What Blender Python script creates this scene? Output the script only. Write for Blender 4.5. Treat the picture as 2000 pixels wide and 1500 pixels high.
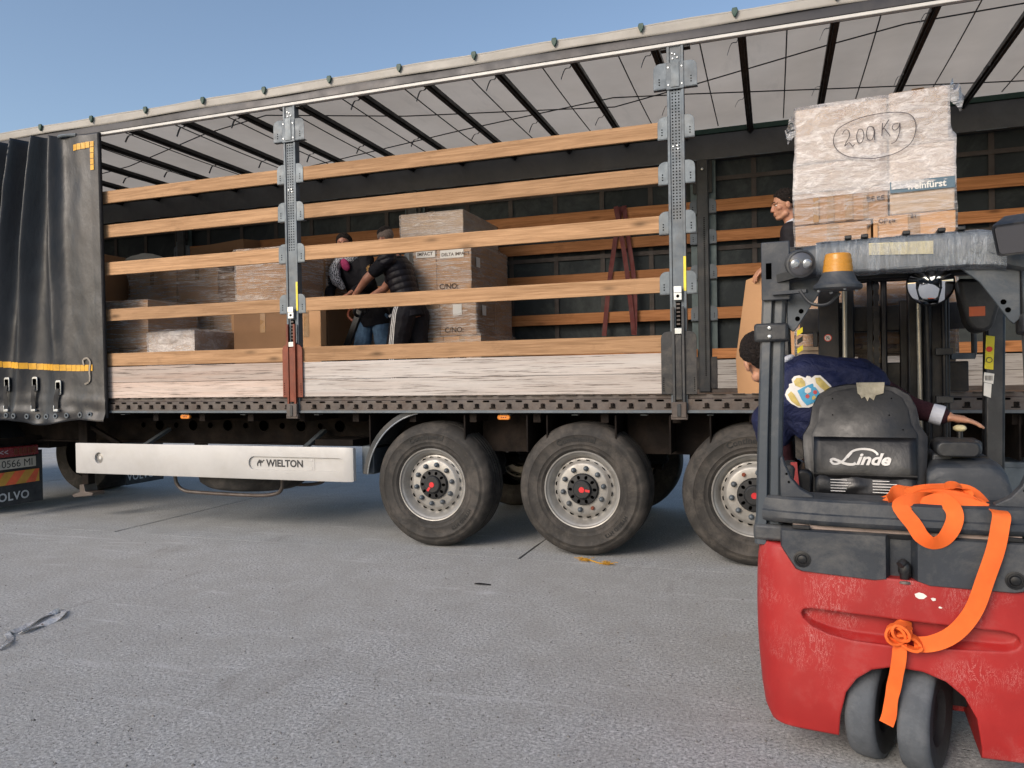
import bpy, bmesh, math, random
from mathutils import Vector, Matrix, noise as mnoise

for _o in list(bpy.data.objects):
    bpy.data.objects.remove(_o, do_unlink=True)
scene = bpy.context.scene
COL = scene.collection
R = math.radians
random.seed(7)

# ------------------------------------------------------------------ camera
# axes: x along the trailer (towards its rear), y away from the camera, z up.
# Origin: ground below the middle wheel, on the trailer's near side plane.
CAM = Vector((1.4507, -5.8162, 1.4517))
YAW, PITCH, ROLL, FPX = 0.3327, -0.0107, -0.0167, 1476.26
_d = Vector((-math.sin(YAW) * math.cos(PITCH), math.cos(YAW) * math.cos(PITCH), math.sin(PITCH)))
_r0 = Vector((math.cos(YAW), math.sin(YAW), 0))
_u0 = _r0.cross(_d)
_r = _r0 * math.cos(ROLL) + _u0 * math.sin(ROLL)
_u = -_r0 * math.sin(ROLL) + _u0 * math.cos(ROLL)
cam = bpy.data.cameras.new('camera')
camo = bpy.data.objects.new('camera', cam)
COL.objects.link(camo)
camo.matrix_world = Matrix(((_r.x, _u.x, -_d.x, CAM.x), (_r.y, _u.y, -_d.y, CAM.y), (_r.z, _u.z, -_d.z, CAM.z), (0, 0, 0, 1)))
cam.sensor_width = 36
cam.lens = FPX / 2000 * 36
cam.clip_start = 0.05
cam.clip_end = 2000
scene.camera = camo

# ------------------------------------------------------------------ sky, sun, exposure
SUN_EL, SUN_AZ = R(28), R(206)          # azimuth clockwise from +y: behind the camera, to its left
world = bpy.data.worlds.new('World')
scene.world = world
world.use_nodes = True
wn = world.node_tree
wn.nodes.clear()
_sky = wn.nodes.new('ShaderNodeTexSky')
_sky.sky_type = 'NISHITA'
_sky.sun_disc = False
_sky.sun_elevation = SUN_EL
_sky.sun_rotation = SUN_AZ
_sky.altitude = 150
_sky.air_density = 1.0
_sky.dust_density = 1.7
_sky.ozone_density = 0.5
_bg = wn.nodes.new('ShaderNodeBackground')
_bg.inputs['Strength'].default_value = 0.103
_out = wn.nodes.new('ShaderNodeOutputWorld')
wn.links.new(_sky.outputs[0], _bg.inputs[0])
wn.links.new(_bg.outputs[0], _out.inputs[0])

sun = bpy.data.lights.new('sun', 'SUN')
sun.energy = 1.5
sun.angle = R(30)
sun.color = (1.0, 0.90, 0.81)
suno = bpy.data.objects.new('sun', sun)
COL.objects.link(suno)
_sd = Vector((math.sin(SUN_AZ) * math.cos(SUN_EL), math.cos(SUN_AZ) * math.cos(SUN_EL), math.sin(SUN_EL)))
suno.rotation_euler = _sd.to_track_quat('Z', 'Y').to_euler()
suno.location = (-10, -20, 20)

scene.view_settings.view_transform = 'Standard'
scene.view_settings.look = 'None'
scene.view_settings.exposure = 0.80
scene.view_settings.gamma = 1
scene.view_settings.use_curve_mapping = False
scene.render.engine = 'CYCLES'
scene.cycles.use_denoising = True
scene.cycles.max_bounces = 8
scene.cycles.diffuse_bounces = 4
scene.cycles.glossy_bounces = 3
scene.cycles.transmission_bounces = 4
scene.cycles.transparent_max_bounces = 10
scene.cycles.caustics_reflective = False
scene.cycles.caustics_refractive = False
scene.cycles.sample_clamp_indirect = 6


# ------------------------------------------------------------------ mesh helpers
def V(*a):
    return Vector(a)


class MB:
    """collects shapes; build() links them as one mesh object"""

    def __init__(s):
        s.v = []
        s.f = []

    def add(s, verts, faces):
        b = len(s.v)
        s.v.extend(tuple(p) for p in verts)
        s.f.extend(tuple(b + i for i in f) for f in faces)
        return s

    def box(s, x0, x1, y0, y1, z0, z1):
        return s.add([(x0, y0, z0), (x1, y0, z0), (x1, y1, z0), (x0, y1, z0), (x0, y0, z1), (x1, y0, z1), (x1, y1, z1), (x0, y1, z1)],
                     [(3, 2, 1, 0), (4, 5, 6, 7), (0, 1, 5, 4), (1, 2, 6, 5), (2, 3, 7, 6), (3, 0, 4, 7)])

    def bar(s, a, b, w, h, up=(0, 0, 1)):
        a, b, up = Vector(a), Vector(b), Vector(up)
        t = (b - a).normalized()
        sd = t.cross(up)
        if sd.length < 1e-5:
            sd = t.cross(Vector((1, 0, 0)))
        sd.normalize()
        u = sd.cross(t)
        sd = sd * w / 2
        u = u * h / 2
        vs = [p + i * sd + j * u for p in (a, b) for (i, j) in ((-1, -1), (1, -1), (1, 1), (-1, 1))]
        return s.add(vs, [(0, 1, 2, 3), (7, 6, 5, 4), (0, 4, 5, 1), (1, 5, 6, 2), (2, 6, 7, 3), (3, 7, 4, 0)])

    def prism(s, poly, o, ax, ay, az, depth):
        """polygon (2-D) in the plane o + x*ax + y*ay, extruded depth along az"""
        o, ax, ay, az = Vector(o), Vector(ax), Vector(ay), Vector(az)
        n = len(poly)
        vs = [o + ax * x + ay * y for x, y in poly] + [o + ax * x + ay * y + az * depth for x, y in poly]
        fs = [tuple(range(n - 1, -1, -1)), tuple(range(n, 2 * n))]
        fs += [(i, (i + 1) % n, n + (i + 1) % n, n + i) for i in range(n)]
        return s.add(vs, fs)

    def loft(s, rings, cap=True, closed=True):
        n = len(rings[0])
        vs = [p for r in rings for p in r]
        fs = []
        for k in range(len(rings) - 1):
            for i in range(n if closed else n - 1):
                j = (i + 1) % n
                fs.append((k * n + i, k * n + j, (k + 1) * n + j, (k + 1) * n + i))
        if cap:
            fs.append(tuple(range(n - 1, -1, -1)))
            b = (len(rings) - 1) * n
            fs.append(tuple(range(b, b + n)))
        return s.add(vs, fs)

    def cyl(s, a, b, r0, r1=None, n=16, cap=True):
        a, b = Vector(a), Vector(b)
        r1 = r0 if r1 is None else r1
        t = (b - a).normalized()
        x = t.cross(Vector((0, 0, 1)))
        if x.length < 1e-4:
            x = Vector((1, 0, 0))
        x.normalize()
        y = t.cross(x)
        ring = lambda c, r: [c + (x * math.cos(k * 2 * math.pi / n) + y * math.sin(k * 2 * math.pi / n)) * r for k in range(n)]
        return s.loft([ring(a, r0), ring(b, r1)], cap)

    def tube(s, pts, r, n=8, cap=True, closed=False):
        pts = [Vector(p) for p in pts]
        rad = r if isinstance(r, (list, tuple)) else [r] * len(pts)
        rings = []
        x = None
        m = len(pts)
        for i, p in enumerate(pts):
            t = (pts[min(i + 1, m - 1)] - pts[max(i - 1, 0)])
            if closed:
                t = pts[(i + 1) % m] - pts[(i - 1) % m]
            t.normalize()
            if x is None:
                x = t.cross(Vector((0, 0, 1)))
                if x.length < 1e-3:
                    x = t.cross(Vector((1, 0, 0)))
            x = (x - t * x.dot(t)).normalized()
            y = t.cross(x)
            rings.append([p + (x * math.cos(k * 2 * math.pi / n) + y * math.sin(k * 2 * math.pi / n)) * rad[i] for k in range(n)])
        if closed:
            rings.append(rings[0])
        return s.loft(rings, cap and not closed)

    def lathe(s, prof, o, ax, n=48, closed=False):
        """prof: (radius, along-axis) pairs"""
        o, ax = Vector(o), Vector(ax).normalized()
        x = ax.cross(Vector((0, 0, 1)))
        if x.length < 1e-4:
            x = Vector((1, 0, 0))
        x.normalize()
        y = ax.cross(x)
        m = len(prof)
        vs = []
        for r, a in prof:
            for k in range(n):
                t = k * 2 * math.pi / n
                vs.append(o + ax * a + (x * math.cos(t) + y * math.sin(t)) * max(r, 1e-5))
        fs = []
        for i in range(m if closed else m - 1):
            j = (i + 1) % m
            for k in range(n):
                q = (k + 1) % n
                fs.append((i * n + k, i * n + q, j * n + q, j * n + k))
        return s.add(vs, fs)

    def ball(s, c, r, n=12, m=8, sc=(1, 1, 1)):
        c = Vector(c)
        rings = []
        for i in range(1, m):
            a = math.pi * i / m
            rings.append([c + Vector((math.sin(a) * math.cos(k * 2 * math.pi / n) * sc[0], math.sin(a) * math.sin(k * 2 * math.pi / n) * sc[1], -math.cos(a) * sc[2])) * r for k in range(n)])
        return s.loft(rings, True)

    def grid(s, nu, nv, fn):
        vs = [fn(i / (nu - 1), j / (nv - 1)) for j in range(nv) for i in range(nu)]
        fs = [(j * nu + i, j * nu + i + 1, (j + 1) * nu + i + 1, (j + 1) * nu + i) for j in range(nv - 1) for i in range(nu - 1)]
        return s.add(vs, fs)

    def ribbon(s, pts, wid, thick=0.0025):
        """a strap: centre points with (point, width-direction); real thickness"""
        rings = []
        m = len(pts)
        for i, (p, w) in enumerate(pts):
            p = Vector(p)
            t = (Vector(pts[min(i + 1, m - 1)][0]) - Vector(pts[max(i - 1, 0)][0])).normalized()
            w = Vector(w)
            w = (w - t * w.dot(t)).normalized()
            nn = t.cross(w)
            rings.append([p - w * wid / 2 - nn * thick / 2, p + w * wid / 2 - nn * thick / 2, p + w * wid / 2 + nn * thick / 2, p - w * wid / 2 + nn * thick / 2])
        return s.loft(rings, True)

    def mesh(s, name):
        me = bpy.data.meshes.new(name)
        me.from_pydata(s.v, [], s.f)
        bm = bmesh.new()
        bm.from_mesh(me)
        bmesh.ops.recalc_face_normals(bm, faces=bm.faces)
        bm.to_mesh(me)
        bm.free()
        return me

    def build(s, name, mat, parent=None, bevel=0.0, smooth=35, seg=2, label=None, kind=None, loc=None):
        me = s.mesh(name)
        return link(name, me, mat, parent, bevel, smooth, seg, label, kind, loc)


def link(name, me, mat, parent=None, bevel=0.0, smooth=35, seg=2, label=None, kind=None, loc=None):
    o = bpy.data.objects.new(name, me)
    COL.objects.link(o)
    if mat is not None:
        me.materials.clear()
        me.materials.append(mat)
    if parent is not None:
        o.parent = parent
    if loc is not None:
        o.location = loc
    if smooth:
        me.shade_smooth()
        try:
            me.set_sharp_from_angle(angle=R(smooth))
        except Exception:
            pass
    if bevel:
        b = o.modifiers.new('bevel', 'BEVEL')
        b.width = bevel
        b.segments = seg
        b.limit_method = 'ANGLE'
        b.angle_limit = R(35)
        b.harden_normals = False
    if label:
        o['label'] = label
    if kind:
        o['kind'] = kind
    return o


def thing(name, label, cat, loc=(0, 0, 0), rotz=0, group=None):
    o = bpy.data.objects.new(name, None)
    o.empty_display_size = 0.2
    COL.objects.link(o)
    o.location = loc
    o.rotation_euler = (0, 0, rotz)
    o['label'] = label
    o['category'] = cat
    if group:
        o['group'] = group
    return o


def tag(o, label, cat, group=None):
    o['label'] = label
    o['category'] = cat
    if group:
        o['group'] = group
    return o


def text_mb(body, size, o, ax, ay, depth=0.002, bold=0.0, shear=0.0, align='LEFT', warp=None, spacing=1.0):
    """lettering as mesh: baseline origin o, axes ax (reading direction) and ay (up)"""
    cu = bpy.data.curves.new('t', 'FONT')
    cu.body = body
    cu.size = size
    cu.offset = bold
    cu.shear = shear
    cu.align_x = align
    cu.space_character = spacing
    cu.resolution_u = 3
    ob = bpy.data.objects.new('t', cu)
    COL.objects.link(ob)
    dg = bpy.context.evaluated_depsgraph_get()
    me = bpy.data.meshes.new_from_object(ob.evaluated_get(dg))
    o, ax, ay = Vector(o), Vector(ax).normalized(), Vector(ay).normalized()
    az = ax.cross(ay)
    mb = MB()
    vs = [(v.co.x, v.co.y) for v in me.vertices]
    P = (lambda x, y: warp(x, y)) if warp else (lambda x, y: o + ax * x + ay * y)
    mb.v = [tuple(P(x, y) + (az * depth if not warp else Vector((0, 0, 0)))) for x, y in vs]
    mb.f = [tuple(p.vertices) for p in me.polygons]
    bpy.data.objects.remove(ob, do_unlink=True)
    bpy.data.curves.remove(cu)
    bpy.data.meshes.remove(me)
    return mb


def stroke_mb(paths, width, P, nrm, lift=0.0015, closed=False):
    """pen strokes: lists of 2-D points mapped by P(x, y); flat ribbons lying on the surface"""
    mb = MB()
    nrm = Vector(nrm).normalized()
    for path in paths:
        pts = [Vector(P(x, y)) + nrm * lift for x, y in smooth_path(path)]
        n = len(pts)
        rows = []
        for i, p in enumerate(pts):
            t = (pts[min(i + 1, n - 1)] - pts[max(i - 1, 0)]).normalized()
            w = nrm.cross(t).normalized() * width / 2
            rows.append([p - w, p + w])
        mb.loft(rows, False, False)
    return mb


def smooth_path(pts, k=6):
    if len(pts) < 3:
        return pts
    out = []
    n = len(pts)
    for i in range(n - 1):
        p0, p1, p2, p3 = (pts[max(i - 1, 0)], pts[i], pts[i + 1], pts[min(i + 2, n - 1)])
        for j in range(k):
            t = j / k
            out.append(tuple(0.5 * (2 * b + (c - a) * t + (2 * a - 5 * b + 4 * c - d) * t * t + (-a + 3 * b - 3 * c + d) * t ** 3) for a, b, c, d in zip(p0, p1, p2, p3)))
    out.append(tuple(pts[-1]))
    return out


def rrect(x0, x1, y0, y1, r, n=4):
    out = []
    for cx, cy, a in ((x1 - r, y1 - r, 0), (x0 + r, y1 - r, 90), (x0 + r, y0 + r, 180), (x1 - r, y0 + r, 270)):
        for k in range(n + 1):
            t = R(a + 90 * k / n)
            out.append((cx + r * math.cos(t), cy + r * math.sin(t)))
    return out


# ------------------------------------------------------------------ materials
def lin(h):
    h = h.lstrip('#')
    c = [int(h[i:i + 2], 16) / 255 for i in (0, 2, 4)]
    return tuple(x / 12.92 if x <= 0.04045 else ((x + 0.055) / 1.055) ** 2.4 for x in c)


class NT:
    def __init__(s, name):
        s.m = bpy.data.materials.new(name)
        s.m.use_nodes = True
        s.t = s.m.node_tree
        s.b = s.t.nodes['Principled BSDF']
        s.o = s.t.nodes['Material Output']
        s.tc = None

    def n(s, kind, **kw):
        x = s.t.nodes.new('ShaderNode' + kind)
        for k, v in kw.items():
            if k.startswith('i_'):
                x.inputs[k[2:].replace('_', ' ')].default_value = v
            else:
                setattr(x, k, v)
        return x

    def l(s, a, b):
        s.t.links.new(a, b)

    def co(s, scale=(1, 1, 1), rand=False, world=False):
        if world:
            src = s.n('NewGeometry').outputs['Position']
        else:
            src = s.n('TexCoord').outputs['Object']
        mp = s.n('Mapping')
        mp.inputs['Scale'].default_value = scale
        s.l(src, mp.inputs['Vector'])
        if rand:
            oi = s.n('ObjectInfo')
            mu = s.n('Math', operation='MULTIPLY')
            mu.inputs[1].default_value = 37.0
            s.l(oi.outputs['Random'], mu.inputs[0])
            cb = s.n('CombineXYZ')
            for q in 'XYZ':
                s.l(mu.outputs[0], cb.inputs[q])
            s.l(cb.outputs[0], mp.inputs['Location'])
        return mp.outputs['Vector']

    def noise(s, co, scale, detail=4, rough=0.6, dist=0.0):
        x = s.n('TexNoise')
        x.inputs['Scale'].default_value = scale
        x.inputs['Detail'].default_value = detail
        x.inputs['Roughness'].default_value = rough
        x.inputs['Distortion'].default_value = dist
        s.l(co, x.inputs['Vector'])
        return x.outputs['Fac']

    def ramp(s, fac, stops):
        x = s.n('ValToRGB')
        e = x.color_ramp.elements
        while len(e) < len(stops):
            e.new(0.5)
        for k, (p, c) in enumerate(stops):
            e[k].position = p
            e[k].color = (c[0], c[1], c[2], 1) if not isinstance(c, (int, float)) else (c, c, c, 1)
        s.l(fac, x.inputs['Fac'])
        return x.outputs['Color']

    def mix(s, fac, a, b, mode='MIX'):
        x = s.n('Mix', data_type='RGBA', blend_type=mode)
        for i, q in ((0, fac), (6, a), (7, b)):
            if isinstance(q, (int, float)):
                x.inputs[i].default_value = q
            elif isinstance(q, tuple):
                x.inputs[i].default_value = (*q[:3], 1)
            else:
                s.l(q, x.inputs[i])
        return x.outputs[2]

    def math(s, op, a, b=0.5):
        x = s.n('Math', operation=op)
        for i, q in ((0, a), (1, b)):
            if isinstance(q, (int, float)):
                x.inputs[i].default_value = q
            else:
                s.l(q, x.inputs[i])
        return x.outputs[0]

    def bump(s, h, strength=0.3, dist=0.01, normal=None):
        x = s.n('Bump')
        x.inputs['Strength'].default_value = strength
        x.inputs['Distance'].default_value = dist
        s.l(h, x.inputs['Height'])
        if normal is not None:
            s.l(normal, x.inputs['Normal'])
        s.l(x.outputs[0], s.b.inputs['Normal'])
        return x.outputs[0]

    def set(s, **kw):
        for k, v in kw.items():
            k = k.replace('_', ' ')
            if isinstance(v, tuple):
                v = (*v[:3], 1)
            if isinstance(v, (int, float, tuple)):
                s.b.inputs[k].default_value = v
            else:
                s.l(v, s.b.inputs[k])
        return s


def plain(name, hexcol, rough=0.5, metal=0.0, var=0.22, scale=5.0, bump=0.12, bscale=45.0, dirt=None, dirt_amt=0.4, dirt_scale=3.0, bevel=0.0, spec=0.5):
    """a used, slightly uneven painted / plastic / cloth surface"""
    c = lin(hexcol)
    t = NT(name)
    co = t.co(rand=True)
    n1 = t.noise(co, scale, 6, 0.65)
    col = t.ramp(n1, [(0.3, tuple(x * (1 - var) for x in c)), (0.7, tuple(min(1, x * (1 + var)) for x in c))])
    rg = t.ramp(t.noise(co, scale * 2.3, 4), [(0.3, max(0.05, rough - 0.12)), (0.7, min(1, rough + 0.12))])
    if dirt:
        dn = t.noise(co, dirt_scale, 8, 0.72, 0.4)
        df = t.ramp(dn, [(0.46, 0.0), (0.66, dirt_amt)])
        col = t.mix(df, col, lin(dirt))
    t.set(Base_Color=col, Roughness=rg, Metallic=float(metal))
    t.b.inputs['Specular IOR Level'].default_value = spec
    nrm = None
    if bevel:
        bv = t.n('Bevel')
        bv.samples = 4
        bv.inputs['Radius'].default_value = bevel
        nrm = bv.outputs[0]
        t.l(nrm, t.b.inputs['Normal'])
    if bump:
        t.bump(t.noise(co, bscale, 5), bump, 0.01, nrm)
    return t.m


def wood(name, light, dark, grey=None, grey_amt=0.0, axis='X', rough=0.75, contrast=1.0, streak=1.0):
    t = NT(name)
    sc = {'X': (0.35, 9, 9), 'Y': (9, 0.35, 9), 'Z': (9, 9, 0.35)}[axis]
    co = t.co(sc, rand=True)
    g1 = t.noise(co, 3.2, 8, 0.7, 0.6)
    g2 = t.noise(co, 11, 6, 0.65, 0.2)
    blot = t.noise(t.co((1, 2, 2), rand=True), 1.6, 4)
    grain = t.math('ADD', t.math('MULTIPLY', g1, 0.6), t.math('MULTIPLY', g2, 0.4))
    col = t.ramp(grain, [(0.40, lin(dark)), (0.5, tuple((a + b) / 2 for a, b in zip(lin(light), lin(dark)))), (0.59, lin(light))])
    # knots
    vo = t.n('TexVoronoi')
    vo.inputs['Scale'].default_value = 1.0
    t.l(t.co({'X': (2.1, 7, 7), 'Y': (7, 2.1, 7), 'Z': (7, 7, 2.1)}[axis], rand=True), vo.inputs['Vector'])
    kn = t.ramp(vo.outputs['Distance'], [(0.04, 0.9), (0.13, 0.35), (0.2, 0.0)])
    col = t.mix(kn, col, tuple(x * 0.32 for x in lin(dark)))
    sm_ = t.noise(t.co((1.5, 4, 4), rand=True), 2.3, 8, 0.75, 0.6)
    col = t.mix(t.ramp(sm_, [(0.55, 0.0), (0.72, 0.45)]), col, tuple(x * 0.35 for x in lin(dark)))
    col = t.mix(t.math('MULTIPLY', blot, 0.35), col, tuple(x * 0.72 for x in lin(light)))
    if grey:
        gf = t.ramp(t.noise(co, 1.5, 6, 0.7, 0.5), [(0.38, grey_amt * 0.45), (0.62, grey_amt)])
        col = t.mix(gf, col, lin(grey))
        cr = t.ramp(t.noise(t.co({'X': (0.5, 22, 22), 'Y': (22, .5, 22), 'Z': (22, 22, .5)}[axis], rand=True), 4.5, 5, 0.7), [(0.36, 0.85 * streak), (0.45, 0.0)])
        col = t.mix(cr, col, lin('#4a4038'))
    oi = t.n('ObjectInfo')
    hv = t.n('HueSaturation')
    t.l(col, hv.inputs['Color'])
    t.l(t.math('ADD', t.math('MULTIPLY', oi.outputs['Random'], 0.42), 0.76), hv.inputs['Value'])
    t.set(Base_Color=hv.outputs[0], Roughness=rough)
    t.b.inputs['Specular IOR Level'].default_value = 0.25
    t.bump(grain, 0.35, 0.006)
    return t.m


M = {}
M['steel_grey'] = plain('steel_grey', '#5b636a', 0.5, 0.35, 0.2, 6, 0.08, 70, '#57534e', 0.5)
M['steel_light'] = plain('steel_light', '#626a70', 0.48, 0.4, 0.18, 6, 0.08, 70, '#5d574f', 0.4)
M['steel_dark'] = plain('steel_dark', '#34373a', 0.5, 0.3, 0.3, 6, 0.1, 60, '#5c544c', 0.4)
M['chassis'] = plain('chassis', '#1a1614', 0.8, 0.0, 0.35, 4, 0.15, 40, '#332a23', 0.5, 4, spec=0.12)
M['rave'] = plain('rave', '#544d49', 0.55, 0.25, 0.3, 7, 0.15, 60, '#4a3a30', 0.6, 6)
M['black_hole'] = plain('black_hole', '#030303', 0.9, 0, 0.2, spec=0.0, bump=0)
M['rust_glow_paint'] = plain('rust_glow_paint', '#743722', 0.55, 0.15, 0.25, 5, 0.1, 60, '#5c3426', 0.6, 6)  # rusty small parts; on the left post this colour holds a reddish glow
M['black_plate'] = plain('black_plate', '#232427', 0.45, 0.2, 0.3, 6, 0.1, 60, '#6d665e', 0.3, 9)
M['zinc'] = plain('zinc', '#b9bcbd', 0.35, 0.8, 0.15, 9, 0.06, 80)
M['silver_paint'] = plain('silver_paint', '#9a9894', 0.42, 0.4, 0.12, 7, 0.08, 80, '#6e665d', 0.4, 5)
M['white_plastic'] = plain('white_plastic', '#b5b3b0', 0.42, 0, 0.06, 2, 0.04, 60, '#9a938a', 0.25, 2.5)
M['white_strip'] = plain('white_strip', '#c2bfb9', 0.45, 0, 0.08)
M['roof_cloth_edge'] = plain('roof_cloth_edge', '#a19c94', 0.6, 0, 0.12, 2.5, 0.12, 30, '#8d867c', 0.4, 2)
M['rail_dark'] = plain('rail_dark', '#333234', 0.45, 0.3, 0.14, 1.5, 0.04, 60, '#5a5450', 0.3, 2)
M['rail_far'] = plain('rail_far', '#56585a', 0.5, 0.2, 0.18, 2, 0.05, 60, '#3a3836', 0.4, 2)
M['rafter'] = plain('rafter', '#19191b', 0.45, 0.3, 0.25)
M['clip_green'] = plain('clip_green', '#234238', 0.55, 0, 0.2)
M['yellow_tape'] = plain('yellow_tape', '#d8a02a', 0.45, 0, 0.16, 14, 0.1, 60, '#8d6a25', 0.3, 9)
M['yellow_tag'] = plain('yellow_tag', '#e0cc3c', 0.5)
M['orange_lamp'] = plain('orange_lamp', '#d9822e', 0.3)
M['red_cap'] = plain('red_cap', '#c4262c', 0.4)
M['dark_text'] = plain('dark_text', '#2a2a2c', 0.6, 0, 0.1, bump=0)
M['pen'] = plain('pen', '#3a3438', 0.7, 0, 0.1, bump=0)
M['rubber'] = plain('rubber', '#343230', 0.75, 0, 0.25, 5, 0.25, 60, '#6a635c', 0.4, 6, spec=0.3)
M['rubber_print'] = plain('rubber_print', '#171717', 0.7, 0, 0.15, bump=0)
M['rubber_dark'] = plain('rubber_dark', '#17171a', 0.8, 0, 0.2, spec=0.3)
M['hub_black'] = plain('hub_black', '#1b1c1e', 0.5, 0.1, 0.25)
M['floor_ply'] = plain('floor_ply', '#6a5544', 0.7, 0, 0.3)
M['plank'] = wood('plank', '#bb946f', '#8e6c4c')
M['plank_far'] = wood('plank_far', '#b87f52', '#8d5b35')
M['plank_pale'] = wood('plank_pale', '#c6aa9a', '#90755f', '#bfb3aa', 0.75)  # left bay: weathered wood with the pinkish glow mixed into its colour
M['plank_mid'] = wood('plank_mid', '#c3b4aa', '#8d7c70', '#c4bfba', 0.85)
M['plank_grey'] = wood('plank_grey', '#b0aaa4', '#8a827b', '#b8b4b0', 0.85)
M['pallet_wood'] = wood('pallet_wood', '#b59c7e', '#80694f', '#9a9187', 0.5)

# ================================================================== GROUND
def ground_material():
    t = NT('concrete_yard')
    co = t.co(world=True)
    big = t.noise(co, 0.55, 5, 0.6)
    mid = t.noise(co, 3.0, 8, 0.7, 0.3)
    fine = t.noise(co, 62, 7, 0.8)
    grit = t.n('TexVoronoi')
    grit.inputs['Scale'].default_value = 70
    t.l(co, grit.inputs['Vector'])
    col = t.ramp(fine, [(0.36, lin('#5f6062')), (0.5, lin('#a8a9a9')), (0.64, lin('#e4e4e4'))])
    col = t.mix(t.ramp(big, [(0.3, 0.0), (0.7, 0.55)]), col, lin('#a9a8a4'))
    col = t.mix(t.ramp(mid, [(0.40, 0.45), (0.62, 0.0)]), col, lin('#979591'))
    pits = t.ramp(grit.outputs['Distance'], [(0.12, 0.8), (0.32, 0.0)])
    sel = t.ramp(t.noise(co, 24, 3), [(0.5, 0.0), (0.6, 1.0)])
    col = t.mix(t.math('MULTIPLY', pits, sel), col, lin('#4b4a49'))
    # chalky scuffs drawn along the driving direction
    sc = t.noise(t.co((0.5, 4.0, 1), world=True), 1.3, 7, 0.72, 0.8)
    col = t.mix(t.ramp(sc, [(0.58, 0.0), (0.72, 0.6)]), col, lin('#cdced0'))
    # oily, trampled streaks
    st = t.noise(t.co((3.0, 0.8, 1), world=True), 1.1, 6, 0.65, 0.5)
    col = t.mix(t.ramp(st, [(0.60, 0.0), (0.76, 0.4)]), col, lin('#746f69'))
    t.set(Base_Color=col, Roughness=t.ramp(mid, [(0.3, 0.82), (0.7, 0.95)]))
    t.b.inputs['Specular IOR Level'].default_value = 0.3
    h = t.math('ADD', t.math('MULTIPLY', fine, 0.7), t.math('MULTIPLY', t.math('MULTIPLY', pits, sel), -0.5))
    h = t.math('ADD', h, t.math('MULTIPLY', mid, 0.6))
    t.bump(h, 0.8, 0.014)
    return t.m


M['concrete'] = ground_material()
M['joint'] = plain('joint', '#2c2925', 0.9)
g = MB()
g.add([(-400, -400, -0.03), (400, -400, -0.03), (400, 400, -0.03), (-400, 400, -0.03)], [(0, 1, 2, 3)])
ground = g.build('ground', M['concrete'], smooth=0, kind='structure')


def slab(x0, x1, y0, y1, rag=0.006, n=24, straight=None):
    """one poured slab with slightly chipped edges, 30 mm above the base"""
    pts = []
    rnd = random.Random(int(x0 * 31 + y0 * 17))
    for a, b in (((x0, y0), (x1, y0)), ((x1, y0), (x1, y1)), ((x1, y1), (x0, y1)), ((x0, y1), (x0, y0))):
        for k in range(n):
            t = k / n
            px, py = a[0] + (b[0] - a[0]) * t, a[1] + (b[1] - a[1]) * t
            q = abs(rnd.gauss(0, rag))
            cx, cy = (x0 + x1) / 2, (y0 + y1) / 2
            px += math.copysign(min(q, .02), cx - px) if abs(px - x0) < 1e-6 or abs(px - x1) < 1e-6 else 0
            py += math.copysign(min(q, .02), cy - py) if py != straight and abs(py - y0) < 1e-6 or abs(py - y1) < 1e-6 else 0
            pts.append((px, py))
    mb = MB().prism(pts, (0, 0, -0.03), (1, 0, 0), (0, 1, 0), (0, 0, 1), 0.03)
    return mb


J = 0.010
for k in range(-8, 7):
    xa, xb = -0.47 + 4.15 * k + J / 2, -0.47 + 4.15 * (k + 1) - J / 2
    for (ya, yb) in ((-0.15, 5.2), (5.2 + J, 10.6), (10.6 + J, 30)):
        slab(xa, xb, ya, yb, straight=-0.15).build('concrete_slab', M['concrete'], ground, smooth=0)
slab(-70, 60, -60, -0.15, 0.004, 200, straight=-0.15).build('concrete_slab', M['concrete'], ground, smooth=0)
rb = MB()
rb.box(-33.5, 28, -0.16, 30, -0.029, -0.012)
rb.build('joint_filler', M['joint'], ground, smooth=0)

# ================================================================== TRAILER
trailer = thing('semi_trailer', 'long three-axle semi-trailer with its side curtain drawn open and slatted wooden sides', 'trailer')
XF, XR = -9.3, 4.30           # front and rear end
FL = 1.24                     # load floor
FY = 2.46                     # inside of the far side


def roof_material():
    t = NT('roof_cloth')
    co = t.co(world=True)
    n1 = t.noise(co, 0.8, 5)
    col = t.ramp(n1, [(0.3, lin('#b9afa1')), (0.7, lin('#cfc5b7'))])
    st = t.noise(t.co((2.5, 0.6, 1), world=True), 1.2, 7, 0.7)
    col = t.mix(t.ramp(st, [(0.58, 0.0), (0.75, 0.35)]), col, lin('#8d8880'))
    df = t.n('BsdfDiffuse')
    tr = t.n('BsdfTranslucent')
    mx = t.n('MixShader')
    mx.inputs[0].default_value = 0.6
    t.l(col, df.inputs['Color'])
    t.l(col, tr.inputs['Color'])
    t.l(df.outputs[0], mx.inputs[1])
    t.l(tr.outputs[0], mx.inputs[2])
    t.l(mx.outputs[0], t.o.inputs['Surface'])
    return t.m


M['roof_cloth'] = roof_material()


def sag(x, y):
    k = ((x + 0.03) / 0.645) % 1.0
    return 4.055 - 0.018 * math.sin(math.pi * k) * math.sin(math.pi * min(max(y / 2.5, 0), 1))


mb = MB()
nx = int((XR - XF) / 0.16) + 1
mb.grid(nx, 9, lambda u, v: (XF + (XR - XF) * u, -0.01 + 2.56 * v, sag(XF + (XR - XF) * u, -0.01 + 2.56 * v)))
roof = mb.build('roof', M['roof_cloth'], trailer)
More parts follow.
